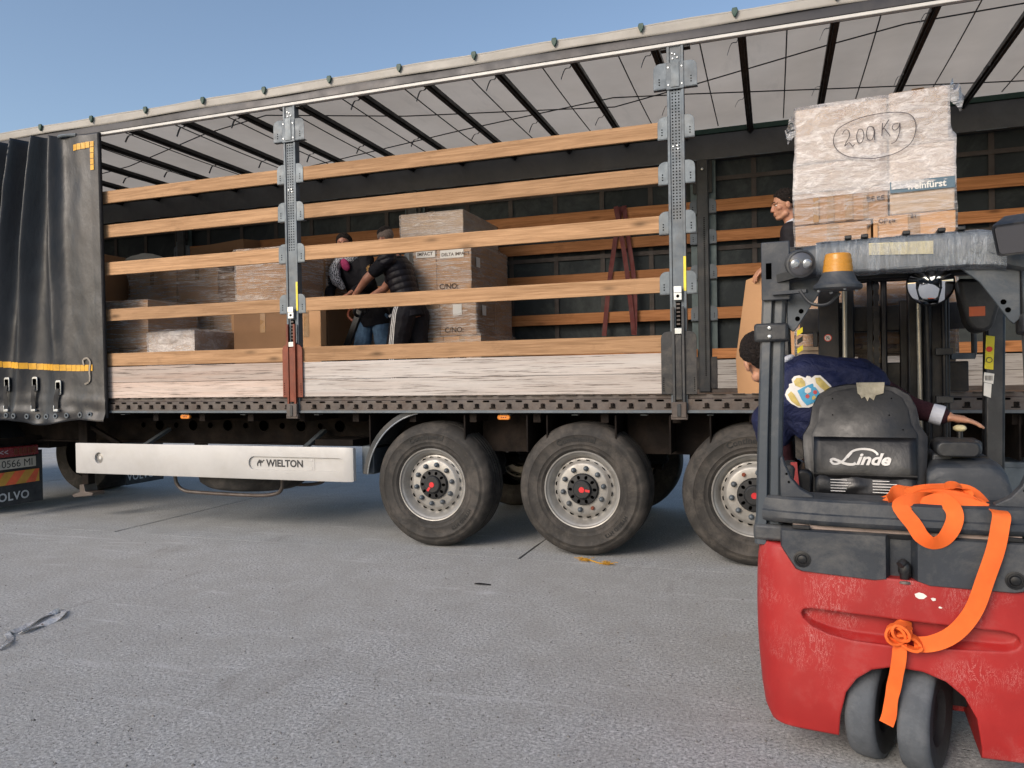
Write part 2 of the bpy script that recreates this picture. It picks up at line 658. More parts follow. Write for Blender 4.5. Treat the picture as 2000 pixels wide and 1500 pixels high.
# hanging edge of the roof cloth, a little wavy
mb = MB()
nx = 160
mb.grid(nx, 5, lambda u, v: (XF + (XR - XF) * u, -0.022 + 0.006 * math.sin(u * 61) * (1 - v), 4.012 + 0.076 * v + 0.004 * math.sin(u * 47 + 1) * (1 - v)))
edge = mb.build('roof_cloth_edge', M['roof_cloth_edge'], roof)
edge.modifiers.new('thick', 'SOLIDIFY').thickness = 0.004
mb = MB().tube([(XF + (XR - XF) * i / 60, -0.012, 4.088 + 0.004 * math.sin(i * 1.3)) for i in range(61)], 0.012, 8)
mb.build('roof_edge_piping', M['roof_cloth_edge'], roof)
# near and far roof rails
mb = MB().prism([(-0.015, 3.942), (0.10, 3.942), (0.10, 4.045), (0.0, 4.045), (-0.015, 4.018)], (XF, 0, 0), (0, 1, 0), (0, 0, 1), (1, 0, 0), XR - XF)
rail = mb.build('roof_rail', M['rail_dark'], trailer, bevel=0.004)
MB().box(XF, XR, -0.02, 0.02, 3.912, 3.938).build('rail_strip', M['white_strip'], rail, bevel=0.004)
mb = MB().box(XF, XR, FY - 0.02, FY + 0.06, 3.70, 3.965)
frail = mb.build('roof_rail', M['rail_far'], trailer, bevel=0.005)
MB().box(XF, XR, FY - 0.035, FY + 0.07, 3.967, 4.02).build('curtain_track', M['clip_green'], frail, bevel=0.004)
for k in range(34):
    x = XF + 0.2 + k * 0.40
    MB().box(x, x + 0.25, FY - 0.045, FY - 0.022, 3.694, 3.706).build('rail_lip', M['steel_grey'], frail)
# tabs that hold the roof cloth
for k in range(-5, 15):
    x = -5.6071 + 0.6826 * k
    if not (XF + 0.1 < x < XR - 0.1):
        continue
    k_ = 0.74
    mb = MB().prism([(px * k_, pz * k_) for px, pz in [(-0.022, 0.055), (0.022, 0.055), (0.03, 0.03), (0.024, 0.0), (0.004, -0.035), (-0.004, -0.035), (-0.024, 0.0), (-0.03, 0.03)]],
                    (x, -0.028, 4.066), (1, 0, 0), (0, 0, 1), (0, -1, 0), 0.02)
    mb.build('roof_tab', M['clip_green'], roof, bevel=0.006)
# hoops, seams and cables under the roof
M['seam'] = plain('seam', '#2a2a2c', 0.7)
for k in range(-14, 7):
    x = -0.03 + 0.645 * k
    if x < XF + 0.1:
        continue
    mb = MB().box(x - 0.03, x + 0.03, 0.06, FY - 0.02, 3.945, 3.985)
    mb.box(x - 0.012, x + 0.012, 0.06, FY - 0.02, 3.925, 3.945)
    h = mb.build('roof_hoop', M['rafter'], trailer, bevel=0.003)
    rnd = random.Random(k)
    for yy in (0.14, 1.35 + rnd.uniform(-.05, .05)):
        p = [(x - 0.03, yy, 3.945), (x - 0.04, yy - 0.01, 3.925), (x - 0.075, yy - 0.02, 3.915), (x - 0.105, yy - 0.03, 3.86 - rnd.uniform(0, .03))]
        MB().ribbon([(q, (0, 1, 0.3)) for q in smooth_path(p, 3)], 0.022, 0.003).build('hoop_strap', M['steel_grey'], h)
    xs = x + 0.3225
    if xs < XR - 0.1:
        MB().tube([(xs, 0.05 + 0.24 * i, sag(xs, 0.05 + .24 * i) - 0.006) for i in range(11)], 0.0055, 6).build('roof_seam', M['seam'], roof)
def cable(pts):
    MB().tube(pts, 0.0055, 6).build('roof_cable', M['seam'], roof)
Zc = 3.99
cable([(-9, 1.98, Zc), (-3.8, 1.97, Zc), (-1.5, 1.4, Zc), (0.1, 1.06, Zc - .01), (0.74, 1.22, Zc - .01), (2.3, 1.69, Zc), (4.2, 2.2, Zc)])
cable([(-9, 1.9, Zc + .01), (-5.7, 1.18, Zc + .01), (-4.06, .56, Zc + .01), (-3.13, .33, Zc + .01), (-1.9, .85, Zc + .01), (0.06, 1.33, Zc), (0.8, 1.05, Zc), (1.86, 0.61, Zc), (2.4, 0.42, Zc), (4.2, .3, Zc)])

# load floor, side raves, chassis
MB().box(XF, XR, 0.02, FY + 0.05, 1.16, FL).build('load_floor', M['floor_ply'], trailer)


def rave(y0, s, name):
    mb = MB().prism([(0, 1.155), (0.09 * s, 1.155), (0.09 * s, 1.29), (0.018 * s, 1.29), (0.018 * s, 1.262), (0, 1.255)], (XF, y0, 0), (0, 1, 0), (0, 0, 1), (1, 0, 0), XR - XF)
    r = mb.build(name, M['rave'], trailer, bevel=0.003)
    MB().box(XF, XR, y0 - 0.012 * s if s > 0 else y0, y0 if s > 0 else y0 + 0.012, 1.150, 1.172).build('rave_lip', M['steel_grey'], r, bevel=0.002)
    return r


rv = rave(-0.008, 1, 'side_rave')
rave(FY + 0.07, -1, 'side_rave')
# lashing slots and hooks along the near rave
k = 0
x = -4.76
while x < 3.4:
    if not any(abs(x - q) < 0.10 for q in (-2.638, 0.782)):
        rnd = random.Random(k)
        MB().prism(rrect(-0.028, 0.028, -0.007, 0.007, 0.0065, 3), (x, -0.010, 1.246), (1, 0, 0), (0, 0, 1), (0, -1, 0), 0.002).build('tie_slot', M['black_hole'], rv)
        hk = MB().box(x + 0.045, x + 0.075, -0.022, -0.008, 1.196, 1.226)
        hk.box(x + 0.03, x + 0.082, -0.014, -0.008, 1.186, 1.194)
        hk.bar((x + 0.06, -0.02, 1.226), (x + 0.068, -0.026, 1.21), 0.012, 0.010)
        hk.build('tie_hook', M['chassis'], rv, bevel=0.0015)
        MB().box(x - 0.045, x + 0.05, -0.016, 0.02, 1.2915, 1.295).build('rave_tongue', M['rave'], rv)
    x += 0.142
    k += 1
# chassis beams (I-section with lightening holes)
for yb, nm in ((0.62, 'near'), (1.78, 'far')):
    mb = MB()
    mb.box(-8.6, XR - 0.05, yb - 0.06, yb + 0.06, 1.135, 1.155)
    mb.box(-8.6, XR - 0.05, yb - 0.06, yb + 0.06, 0.80, 0.818)
    mb.box(-8.6, XR - 0.05, yb - 0.006, yb + 0.006, 0.818, 1.135)
    cb = mb.build('chassis_beam', M['chassis'], trailer)
    if nm == 'near':
        for i in range(12):
            x = -5.0 + i * 0.222
            r = 0.055 if i % 2 else 0.03
            if x < -2.2:
                MB().lathe([(r * 1.12, 0), (r * 1.12, 0.004), (r, 0.004), (r * .98, -0.004)], (x, yb - 0.0068, 0.988), (0, -1, 0), 20).build('hole_rim', M['chassis'], cb)
                MB().cyl((x, yb - 0.0065, 0.988), (x, yb - 0.0085, 0.988), r, r, 20).build('lightening_hole', M['black_hole'], cb)
        for x in (-1.9, -1.0, -0.45, -0.28, 0.28, 0.7, 1.0, 1.7, 2.3, 3.0, 3.7):
            MB().box(x - 0.006, x + 0.006, 0.04, yb - 0.0075, 0.83, 1.13).build('outrigger', M['chassis'], cb)
        for x0, x1 in ((-0.95, -0.5), (0.32, 0.98)):
            MB().box(x0, x1, 0.33, 0.345, 0.80, 1.13).build('gusset_plate', M['chassis'], cb, bevel=0.003)
for i in range(24):
    x = XF + 0.5 + i * 0.56
    MB().box(x, x + 0.06, 0.06, FY, 1.07, 1.158).build('cross_member', M['chassis'], trailer)
for x in (-4.7, -3.95, -3.25, -2.45, -0.62, -0.05, 0.5, 1.0, 1.45, 2.0):
    MB().box(x - 0.025, x + 0.025, 0.05, 0.12, 1.128, 1.134).build('bracket_tab', M['steel_light'], trailer)


# ---- posts, brackets and side boards
def post(x, y, s, full, plate_mat, upmat, parent):
    """s=-1: outer face towards -y (near side)"""
    w = 0.062
    mb = MB()
    ztop = 3.915 if full else 3.70
    # hat section: two flanges and a recessed web
    ya, yb = (y - 0.012, y + 0.055) if s < 0 else (y - 0.055, y + 0.012)
    yo = ya if s < 0 else yb
    mb.box(x - w, x - w + 0.020, ya, yb, 1.16, ztop)
    mb.box(x + w - 0.020, x + w, ya, yb, 1.16, ztop)
    mb.box(x - w + 0.020, x + w - 0.020, ya + (0.010 if s < 0 else 0.0), yb - (0.0 if s < 0 else 0.010), 1.16, ztop)
    p = mb.build('side_post', upmat, parent, bevel=0.002)
    f = yo + 0.010 * (1 if s < 0 else -1)
    # perforated strip
    pf = MB()
    for c in (-0.024, 0.0, 0.024):
        z = 2.62
        while z < 3.66:
            pf.cyl((x + c, f - 0.0005, z), (x + c, f - 0.0012, z), 0.0062, None, 6) if s < 0 else pf.cyl((x + c, f + 0.0005, z), (x + c, f + 0.0012, z), 0.0062, None, 6)
            z += 0.0235
    pf.build('perforation', M['black_hole'], p, kind='stuff')
    return p


def bracket(x, z, side, y0, parent, m, w=0.062, h=0.165, dy=-1):
    """board pocket: plate with a rounded shoulder and three rivet holes"""
    a = x + side * 0.0625
    poly = [(0, 0), (w, 0), (w, h * 0.62)] + [(w - 0.05 + 0.05 * math.cos(t), h - 0.05 + 0.05 * math.sin(t)) for t in (0.3, 0.7, 1.1, 1.5)] + [(0, h)]
    mb = MB().prism([(side * px, py) for px, py in poly], (a, y0, z), (1, 0, 0), (0, 0, 1), (0, 1, 0), 0.004)
    mb.box(min(a, a + side * w), max(a, a + side * w), y0, y0 + 0.045, z - 0.006, z - 0.001)
    b = mb.build('board_bracket', m, parent, bevel=0.0015)
    hb = MB()
    for q in range(3):
        hb.cyl((a + side * w * 0.55, y0 - 0.0006, z + 0.03 + q * 0.02), (a + side * w * 0.55, y0 - 0.0014, z + 0.03 + q * 0.02), 0.0055, None, 8)
    hb.build('rivet_hole', M['black_hole'], b, kind='stuff') if False else hb.build('rivet_holes', M['black_hole'], parent, kind='stuff')
    return b


NEAR = [(3.235, 3.355), (2.895, 3.02), (2.52, 2.648), (2.065, 2.183), (1.615, 1.742)]
FAR = [(3.15, 3.27), (2.83, 2.945), (2.46, 2.58), (2.02, 2.14), (1.60, 1.705)]
XP = (-2.638, 0.782)
for i, x in enumerate(XP):
    p = post(x, 0.0, -1, True, None, M['steel_grey'], trailer)
    for sd in (-1, 1):
        for (za, zb) in NEAR[:4]:
            bracket(x, za - 0.012, sd, -0.009, p, M['steel_light'], 0.075, 0.168)
        bracket(x, 3.60, sd, -0.016, p, M['steel_grey'], 0.10, 0.19)
    # upper joint plate with bolts, sliding top
    MB().box(x - 0.066, x + 0.066, -0.022, -0.013, 3.585, 3.785).build('joint_plate', M['steel_grey'], p, bevel=0.003)
    MB().box(x - 0.032, x + 0.032, -0.028, -0.0225, 3.60, 3.80).build('slide_plate', M['steel_light'], p, bevel=0.002)
    for bx, bz in ((-.05, 3.62), (.05, 3.62), (-.05, 3.75), (.05, 3.75)):
        MB().lathe([(0, 0.004), (0.006, 0.004), (0.0085, 0.0)], (x + bx, -0.0225, bz), (0, -1, 0), 10).build('bolt', M['zinc'], p)
    for bx, bz in ((-.015, 3.82), (.018, 3.825), (.0, 3.85), (-.02, 3.86), (-.02, 3.16), (.01, 3.165), (.015, 3.14)):
        MB().lathe([(0, 0.006), (0.006, 0.005), (0.009, 0.0)], (x + bx, -0.003, bz), (0, -1, 0), 10).build('bolt', M['zinc'], p)
    MB().box(x - 0.11, x + 0.11, 0.0, 0.06, 3.895, 3.909).build('top_slider', M['rafter'], p, bevel=0.002)
    # lower plate
    pm = M['rust_glow_paint'] if i == 0 else M['black_plate']  # left post: warm glow painted into the plate and lock colour
    W = 0.105 if i == 0 else 0.132
    poly = [(-W, 0.0), (W, 0.0), (W, 0.42)] + [(W - 0.05 + 0.05 * math.cos(t), 0.425 + 0.05 * math.sin(t)) for t in (0.0, .5, 1.0, 1.5)] + [(-W + 0.05 + 0.05 * math.cos(t), 0.425 + 0.05 * math.sin(t)) for t in (1.64, 2.1, 2.6, 3.14)]
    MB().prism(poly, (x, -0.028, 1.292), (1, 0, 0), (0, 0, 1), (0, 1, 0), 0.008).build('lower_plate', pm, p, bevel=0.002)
    hb = MB()
    for sd in (-1, 1):
        for q in range(7):
            hb.cyl((x + sd * (W - 0.018), -0.029, 1.32 + q * 0.016), (x + sd * (W - 0.018), -0.0298, 1.32 + q * 0.016), 0.0045, None, 6)
    hb.build('rivet_holes', M['black_hole'], p, kind='stuff')
    for sd in (-1, 1):
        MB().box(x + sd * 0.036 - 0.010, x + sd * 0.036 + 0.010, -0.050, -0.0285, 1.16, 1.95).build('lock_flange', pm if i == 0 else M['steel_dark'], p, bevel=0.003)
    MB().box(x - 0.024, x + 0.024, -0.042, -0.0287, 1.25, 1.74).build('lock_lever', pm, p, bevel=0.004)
    MB().box(x - 0.027, x + 0.027, -0.046, -0.013, 1.745, 1.79).build('lever_cap', M['zinc'], p, bevel=0.003)
    mb = MB().box(x - 0.03, x + 0.03, -0.04, -0.003, 2.0, 2.075)
    mb.box(x - 0.030, x + 0.030, -0.046, -0.0405, 2.055, 2.105)
    mb.build('latch_block', M['zinc'], p, bevel=0.003)
    MB().cyl((x, -0.0402, 2.03), (x, -0.0415, 2.03), 0.012, None, 12).build('latch_hole', M['black_hole'], p)
    MB().box(x - 0.018, x + 0.018, -0.014, -0.0035, 1.80, 1.99).build('lock_slot', M['black_hole'], p)
    for q in range(6):
        MB().box(x - 0.013, x + 0.013, -0.020, -0.0145, 1.815 + q * 0.03, 1.829 + q * 0.03).build('lock_tooth', M['rave'], p)
    MB().box(x + 0.042, x + 0.061, -0.0142, -0.0126, 2.07, 2.33).build('yellow_sticker', M['yellow_tag'], p)
    mb = MB().box(x - 0.055, x + 0.055, -0.055, -0.022, 1.115, 1.235)
    mb.box(x - 0.062, x + 0.062, -0.050, -0.0105, 1.10, 1.14)
    mb.build('post_foot', M['rave'], p, bevel=0.006)
    MB().box(x - 0.014, x + 0.014, -0.062, -0.0555, 1.125, 1.22).build('foot_clasp', M['steel_dark'], p, bevel=0.004)

# near side boards in the two closed bays
BAYS = [(-9.0, -4.9 - 0.0, XP[0]), (XP[0], XP[1])]
for x0, x1 in ((-4.98, XP[0] - 0.064), (XP[0] + 0.064, XP[1] - 0.064)):
    for (za, zb) in NEAR:
        xm = (x0 + x1) / 2
        hl = (x1 - x0) / 2 - 0.004
        o = MB().box(-hl, hl, 0.0, 0.026, 0, zb - za).build('side_board', M['plank'], trailer, bevel=0.003, loc=(xm, -0.004, za))
    for za, zb in ((1.297, 1.449), (1.452, 1.606)):
        xm = (x0 + x1) / 2
        hl = (x1 - x0) / 2 - 0.004
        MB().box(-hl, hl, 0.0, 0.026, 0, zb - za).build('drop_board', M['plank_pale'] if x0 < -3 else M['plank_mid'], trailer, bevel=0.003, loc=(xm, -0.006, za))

# ---- far side: boards, posts, curtain with webbing
M['far_tarp'] = plain('far_tarp', '#303537', 0.75, 0, 0.3, 1.4, 0.1, 30, '#5f6462', 0.5, 1.1, spec=0.15)
M['web_band'] = plain('web_band', '#3d3632', 0.7, 0, 0.2)
M['plate_grey'] = plain('plate_grey', '#4d5a5c', 0.5, 0.3, 0.2)
XFP = (-6.1, -2.62, 0.77, 4.2)
mb = MB()
mb.grid(90, 14, lambda u, v: (XF + (XR - XF) * u, FY + 0.085 + 0.012 * math.sin(u * 70 + v * 3) * math.sin(v * 5), 1.05 + 2.95 * v))
fc = mb.build('far_curtain', M['far_tarp'], trailer)
for k in range(25):
    x = XF + 0.3 + k * 0.54
    MB().box(x, x + 0.05, FY + 0.066, FY + 0.070, 1.2, 3.7).build('webbing', M['web_band'], fc)
for z in (3.49, 2.75):
    MB().box(XF, XR, FY + 0.0615, FY + 0.0655, z, z + 0.045).build('webbing', M['web_band'], fc)
for x in XFP:
    p = post(x, FY + 0.02, 1, False, None, M['steel_dark'], trailer)
    mb = MB().box(x - 0.055, x + 0.055, FY - 0.055, FY - 0.036, 1.25, 3.70)
    mb.build('post_cover', M['steel_dark'], p, bevel=0.004)
    for q in range(84):
        pass
    hb = MB()
    for q in range(80):
        hb.box(x + 0.005, x + 0.021, FY - 0.0565, FY - 0.0555, 1.42 + q * 0.021, 1.431 + q * 0.021)
    hb.build('perforation', M['black_hole'], p, kind='stuff')
    MB().box(x - 0.13, x + 0.13, FY + 0.012, FY + 0.022, 1.25, 3.75).build('post_backing', M['plate_grey'], p)
    MB().box(x - 0.10, x + 0.10, FY - 0.03, FY - 0.02, 3.35, 3.69).build('top_plate', M['rafter'], p, bevel=0.004)
    MB().lathe([(0, 0.012), (0.012, 0.01), (0.016, 0)], (x, FY - 0.056, 3.6), (0, -1, 0), 10).build('bolt', M['zinc'], p)
    MB().box(x - 0.125, x + 0.125, FY - 0.034, FY - 0.026, 1.28, 1.62).build('lower_plate', M['black_plate'], p, bevel=0.004)
    for sd in (-1, 1):
        for za, zb in FAR[:4]:
            bracket(x, za - 0.012, sd, FY - 0.03, p, M['steel_grey'], 0.075, 0.15)
for i in range(3):
    x0, x1 = XFP[i] + 0.075, XFP[i + 1] - 0.075
    xm, hl = (x0 + x1) / 2, (x1 - x0) / 2
    for za, zb in FAR:
        MB().box(-hl, hl, 0, 0.026, 0, zb - za).build('side_board', M['plank_far'], trailer, bevel=0.003, loc=(xm, FY - 0.024, za))
    for za, zb in ((1.285, 1.43), (1.433, 1.585)):
        MB().box(-hl, hl, 0, 0.026, 0, zb - za).build('drop_board', M['plank_grey'], trailer, bevel=0.003, loc=(xm, FY - 0.024, za))
MB().box(XF, XF + 0.05, 0.02, FY + 0.06, 1.1, 4.0).build('front_bulkhead', M['steel_grey'], trailer, bevel=0.004)
for y0 in (0.0, FY - 0.03):
    MB().box(XR - 0.10, XR, y0, y0 + 0.10, 1.1, 3.94).build('rear_corner_post', M['steel_grey'], trailer, bevel=0.006)
MB().box(XR - 0.008, XR + 0.03, 0.102, FY - 0.032, 1.18, 3.92).build('rear_door', M['white_plastic'], trailer, bevel=0.006)

# ---- side guard with lettering
SX0, SX1 = -5.26, -2.03


def guard_section(x):
    b = 0.006
    return [(x, 0.0, 0.56), (x, -0.012, 0.545), (x, -0.03, 0.543), (x, -0.034, 0.552), (x, -0.034, 0.838), (x, -0.03, 0.847), (x, -0.012, 0.846), (x, 0.0, 0.832)]


mb = MB()
rings = []
for x, s in ((SX0, 0.2), (SX0 + 0.004, 0.6), (SX0 + 0.02, 0.9), (SX0 + 0.05, 1.0)):
    rings.append([(x, 0.02 + (py - 0.02) * s, 0.695 + (pz - 0.695) * (0.9 + 0.1 * s)) for _, py, pz in guard_section(x)])
for i in range(1, 12):
    x = SX0 + 0.05 + (SX1 - 0.1 - SX0 - 0.05) * i / 11
    rings.append([(x, py, pz) for _, py, pz in guard_section(x)])
for x, s in ((SX1 - 0.03, 0.9), (SX1 - 0.008, 0.7), (SX1, 0.25)):
    rings.append([(x, 0.02 + (py - 0.02) * s, 0.695 + (pz - 0.695) * (0.93 + 0.07 * s)) for _, py, pz in guard_section(x)])
mb.loft(rings)
guard = mb.build('side_guard', M['white_plastic'], trailer, smooth=40)


def cut(obj, cutter_mb):
    """boolean difference baked into the mesh"""
    me = cutter_mb.mesh('cut')
    c = bpy.data.objects.new('cut', me)
    COL.objects.link(c)
    c.parent = obj.parent
    md = obj.modifiers.new('cut', 'BOOLEAN')
    md.operation = 'DIFFERENCE'
    md.solver = 'EXACT'
    md.object = c
    bpy.context.view_layer.update()
    dg = bpy.context.evaluated_depsgraph_get()
    new = bpy.data.meshes.new_from_object(obj.evaluated_get(dg))
    obj.modifiers.clear()
    old = obj.data
    mats = list(old.materials)
    obj.data = new
    new.materials.clear()
    for m in mats:
        new.materials.append(m)
    bpy.data.objects.remove(c, do_unlink=True)
    return obj


def finish(obj, angle=35):
    obj.data.shade_smooth()
    obj.data.set_sharp_from_angle(angle=R(angle))


# recess with the maker's name, running out to the rear end
cut(guard, MB().prism([(x, z) for x, z in rrect(-3.13, -2.12, 0.632, 0.752, 0.058, 6)], (0, -0.06, 0), (1, 0, 0), (0, 0, 1), (0, 1, 0), 0.043))
cut(guard, MB().lathe([(1e-4, -0.06), (0.058, -0.06), (0.054, -0.012), (1e-4, -0.012)], (-4.93, 0, 0.70), (0, 1, 0), 32))
finish(guard, 30)
MB().lathe([(0.0, 0.003), (0.048, 0.002), (0.052, 0.0)], (-4.93, -0.0125, 0.70), (0, -1, 0), 24).build('reflector_cup', M['silver_paint'], guard)
MB().lathe([(0.0, 0.003), (0.016, 0.002), (0.018, 0.0)], (-4.93, -0.017, 0.70), (0, -1, 0), 20).build('reflector_button', M['white_strip'], guard)
text_mb('WIELTON', 0.088, (-2.945, -0.0178, 0.6625), (1, 0, 0), (0, 0, 1), 0.001, 0.0028).build('lettering', M['dark_text'], guard, smooth=0)
# small camel emblem beside the name
cm = [(0.0, .0), (0.008, 0), (.010, .022), (.017, .030), (.030, .030), (.034, .0), (.041, 0), (.042, .026), (.048, .036), (.056, .030), (.062, .040), (.072, .052), (.078, .050), (.080, .056), (.070, .062), (.060, .056),
      (.052, .044), (.044, .058), (.038, .062), (.032, .050), (.026, .062), (.020, .064), (.012, .050), (.004, .040), (-.002, .028), (-.004, .012)]
MB().prism(cm, (-3.045, -0.0178, 0.660), (1, 0, 0), (0, 0, 1), (0, -1, 0), 0.001).build('camel_emblem', M['dark_text'], guard, smooth=0)
for x, z in ((-2.46, 0.725), (-2.46, 0.655)):
    MB().lathe([(0, 0.006), (0.010, 0.005), (0.014, 0)], (x, -0.017, z), (0, -1, 0), 12).build('bolt', M['white_plastic'], guard)
MB().box(-2.49, -2.43, -0.0195, -0.0172, 0.635, 0.75).build('joint_cover', M['white_plastic'], guard, bevel=0.001)
for x in (-4.6, -2.7):
    MB().bar((x, 0.02, 0.72), (x, 0.56, 0.95), 0.05, 0.03).build('guard_arm', M['steel_light'], guard)

# ---- marker lamps
for x in (-3.90, -0.645):
    lamp = MB().prism(rrect(-0.055, 0.055, -0.02, 0.02, 0.018, 4), (x, 0.05, 1.112), (1, 0, 0), (0, 0, 1), (0, -1, 0), 0.03).build('marker_lamp', M['orange_lamp'], trailer, bevel=0.006)
    MB().box(x - 0.035, x + 0.035, 0.03, 0.08, 1.134, 1.152).build('lamp_bracket', M['steel_dark'], lamp)
    for d in (-.018, 0, .018):
        MB().cyl((x + d, 0.0195, 1.112), (x + d, 0.0185, 1.112), 0.006, None, 8).build('lamp_cell', M['rust_glow_paint'], lamp)


# ---- wheels
def wheel(x, y, s, seed, mark_ang, parent, lettering=None):
    """s=+1: outer face towards -y"""
    o = V(x, y, 0.535)
    ax = (0, s, 0)        # axis pointing inwards
    prof = [(0.300, 0.028), (0.312, 0.006), (0.328, -0.003), (0.333, -0.008), (0.338, -0.006), (0.360, -0.014), (0.366, -0.019), (0.372, -0.017), (0.40, -0.022), (0.438, -0.020), (0.442, -0.024), (0.448, -0.023), (0.452, -0.018), (0.462, -0.014), (0.468, -0.009), (0.474, -0.010), (0.490, 0.0), (0.505, 0.012), (0.517, 0.026), (0.526, 0.044), (0.531, 0.060)]
    for g in (0.105, 0.165, 0.21, 0.27):
        prof += [(0.535, g - 0.011), (0.521, g - 0.007), (0.521, g + 0.007), (0.535, g + 0.011)]
    prof += [(0.531, 0.315), (0.517, 0.35), (0.49, 0.376), (0.44, 0.395), (0.36, 0.39), (0.30, 0.36)]
    t = MB().lathe(prof, o, ax, 96).build('wheel_tyre', M['rubber'], parent, smooth=50)
    for k, txt, rad, a0, sz in (lettering or []):
        n = V(0, -s, 0)

        def warp(px, py, a0=a0, rad=rad):
            a = a0 - px / rad
            r = rad + py
            off = -0.024 if r > 0.375 else -0.018
            return o + V(math.cos(a) * r, 0, math.sin(a) * r) + V(0, s * (off - 0.002), 0)
        text_mb(txt, sz, o, (1, 0, 0), (0, 0, 1), warp=warp, bold=0.0012, spacing=1.05).build('sidewall_lettering', M['rubber_print'], t, smooth=0)
    rim = [(0.312, 0.030), (0.3135, 0.010), (0.308, 0.002), (0.300, 0.004), (0.296, 0.016), (0.290, 0.022), (0.284, 0.024), (0.278, 0.034), (0.268, 0.045), (0.258, 0.075), (0.246, 0.088), (0.232, 0.086), (0.218, 0.070), (0.204, 0.058), (0.196, 0.055), (0.125, 0.055), (0.120, 0.06)]
    rm = MB().lathe(rim, o, ax, 72).build('wheel_rim', M['silver_paint'], t, smooth=45)
    parts = MB()
    for k in range(20):
        a = 2 * math.pi * (k + 0.5) / 20
        u = V(math.cos(a), 0, math.sin(a))
        w = V(-math.sin(a), 0, math.cos(a))
        nn = (V(0, -s, 0) * 0.78 + u * -0.62).normalized()
        rr = nn.cross(w)
        c = o + u * 0.2285 + V(0, s * 0.0815, 0) + nn * 0.0025
        parts.add([c + w * math.cos(q * math.pi / 6) * 0.019 + rr * math.sin(q * math.pi / 6) * 0.013 for q in range(12)], [tuple(range(12))])
    parts.build('vent_hole', M['black_hole'], t, smooth=0, kind='stuff')
    for k in range(10):
        a = 2 * math.pi * (k + 0.25) / 10
        c = o + V(math.cos(a) * 0.1675, s * 0.055, math.sin(a) * 0.1675)
        short = random.Random(seed * 20 + k).random() < 0.12
        pr = [(0.021, 0), (0.021, 0.012), (0.018, 0.024), (0.010, 0.034), (0, 0.037)] if not short else [(0.015, 0), (0.015, 0.016), (0.008, 0.016), (0.008, 0.026), (0, 0.026)]
        MB().lathe(pr, c, (0, -s, 0), 14).build('wheel_nut', M['steel_grey'] if not short else M['rust_glow_paint'], t)
    MB().lathe([(0.126, -0.060), (0.127, 0.018), (0.120, 0.030), (0.078, 0.034), (0.072, 0.052), (0.064, 0.058), (0, 0.058)], o + V(0, s * 0.055, 0), (0, -s, 0), 40).build('hub_cap', M['hub_black'], t, smooth=30)
    hb = MB()
    for k in range(10):
        a = 2 * math.pi * k / 10
        u = V(math.cos(a), 0, math.sin(a))
        w = V(-math.sin(a), 0, math.cos(a))
        c = o + u * 0.099 + V(0, s * (0.055 - 0.0335), 0)
        hb.add([c + w * math.cos(q * math.pi / 6) * 0.0125 + u * math.sin(q * math.pi / 6) * 0.017 for q in range(12)], [tuple(range(12))])
    hb.build('hub_hole', M['black_hole'], t, smooth=0, kind='stuff')
    c = o + V(0, s * (-0.003), 0)
    MB().cyl(c, c - V(0, s * 0.004, 0), 0.024, 0.022, 20).build('hub_badge', M['red_cap'], t)
    d = V(math.cos(mark_ang), 0, math.sin(mark_ang))
    MB().bar(c + d * 0.028 - V(0, s * 0.001, 0), c + d * 0.066 - V(0, s * 0.001, 0), 0.020, 0.003, up=(0, 1, 0)).build('hub_badge', M['red_cap'], t)
    return t


SL = [(0, 'Continental', 0.392, R(118), 0.062), (1, 'HYBRID HT3', 0.392, R(-28), 0.040)]
for i, x in enumerate((-1.31, 0.0, 1.31)):
    wheel(x, 0.035, 1, i, (R(232), R(-8), R(20))[i], trailer, SL)
    wheel(x, FY + 0.03, -1, i + 5, R(90), trailer)
    a = MB().cyl((x, 0.30, 0.535), (x, 2.2, 0.535), 0.065, None, 16)
    a.build('axle', M['chassis'], trailer)
    for yb in (0.62, 1.78):
        MB().lathe([(0.0, 0), (0.11, 0), (0.13, 0.03), (0.12, 0.08), (0.135, 0.12), (0.12, 0.17), (0.10, 0.22), (0, 0.22)], (x + 0.33, yb, 0.56), (0, 0, 1), 24).build('air_bag', M['rubber_dark'], trailer)
        MB().bar((x - 0.45, yb, 0.72), (x + 0.40, yb, 0.52), 0.09, 0.05).build('trailing_arm', M['chassis'], trailer)
        MB().box(x - 0.52, x - 0.40, yb - 0.07, yb + 0.07, 0.55, 0.80).build('hanger_bracket', M['chassis'], trailer, bevel=0.006)
    MB().cyl((x + 0.1, 0.42, 0.62), (x + 0.1, 0.62, 0.62), 0.085, None, 20).build('brake_chamber', M['chassis'], trailer, bevel=0.008)

# mudguard ahead of the first wheel
mb = MB()
rings = []
for k in range(17):
    a = R(174 - k * 4.6)
    cx, cz, rr = -1.31, 0.545, 0.655
    c, s_ = math.cos(a), math.sin(a)
    rings.append([(cx + c * (rr + dr), yy, cz + s_ * (rr + dr)) for yy, dr in ((0.02, -0.045), (0.02, 0.0), (0.06, 0.012), (0.36, 0.012), (0.42, 0.0), (0.42, -0.008), (0.36, 0.004), (0.06, 0.004), (0.028, -0.006), (0.028, -0.045))])
mb.loft(rings)
mg = mb.build('mudguard', M['steel_dark'], trailer)
MB().tube([(-1.31 + math.cos(R(174 - k * 4.6)) * 0.610, 0.019, 0.545 + math.sin(R(174 - k * 4.6)) * 0.610) for k in range(17)], 0.006, 6).build('mudguard_edge', M['zinc'], mg)
MB().box(-2.02, -1.9, 0.1, 0.5, 0.60, 0.85).build('air_tank_bracket', M['steel_grey'], trailer, bevel=0.01)

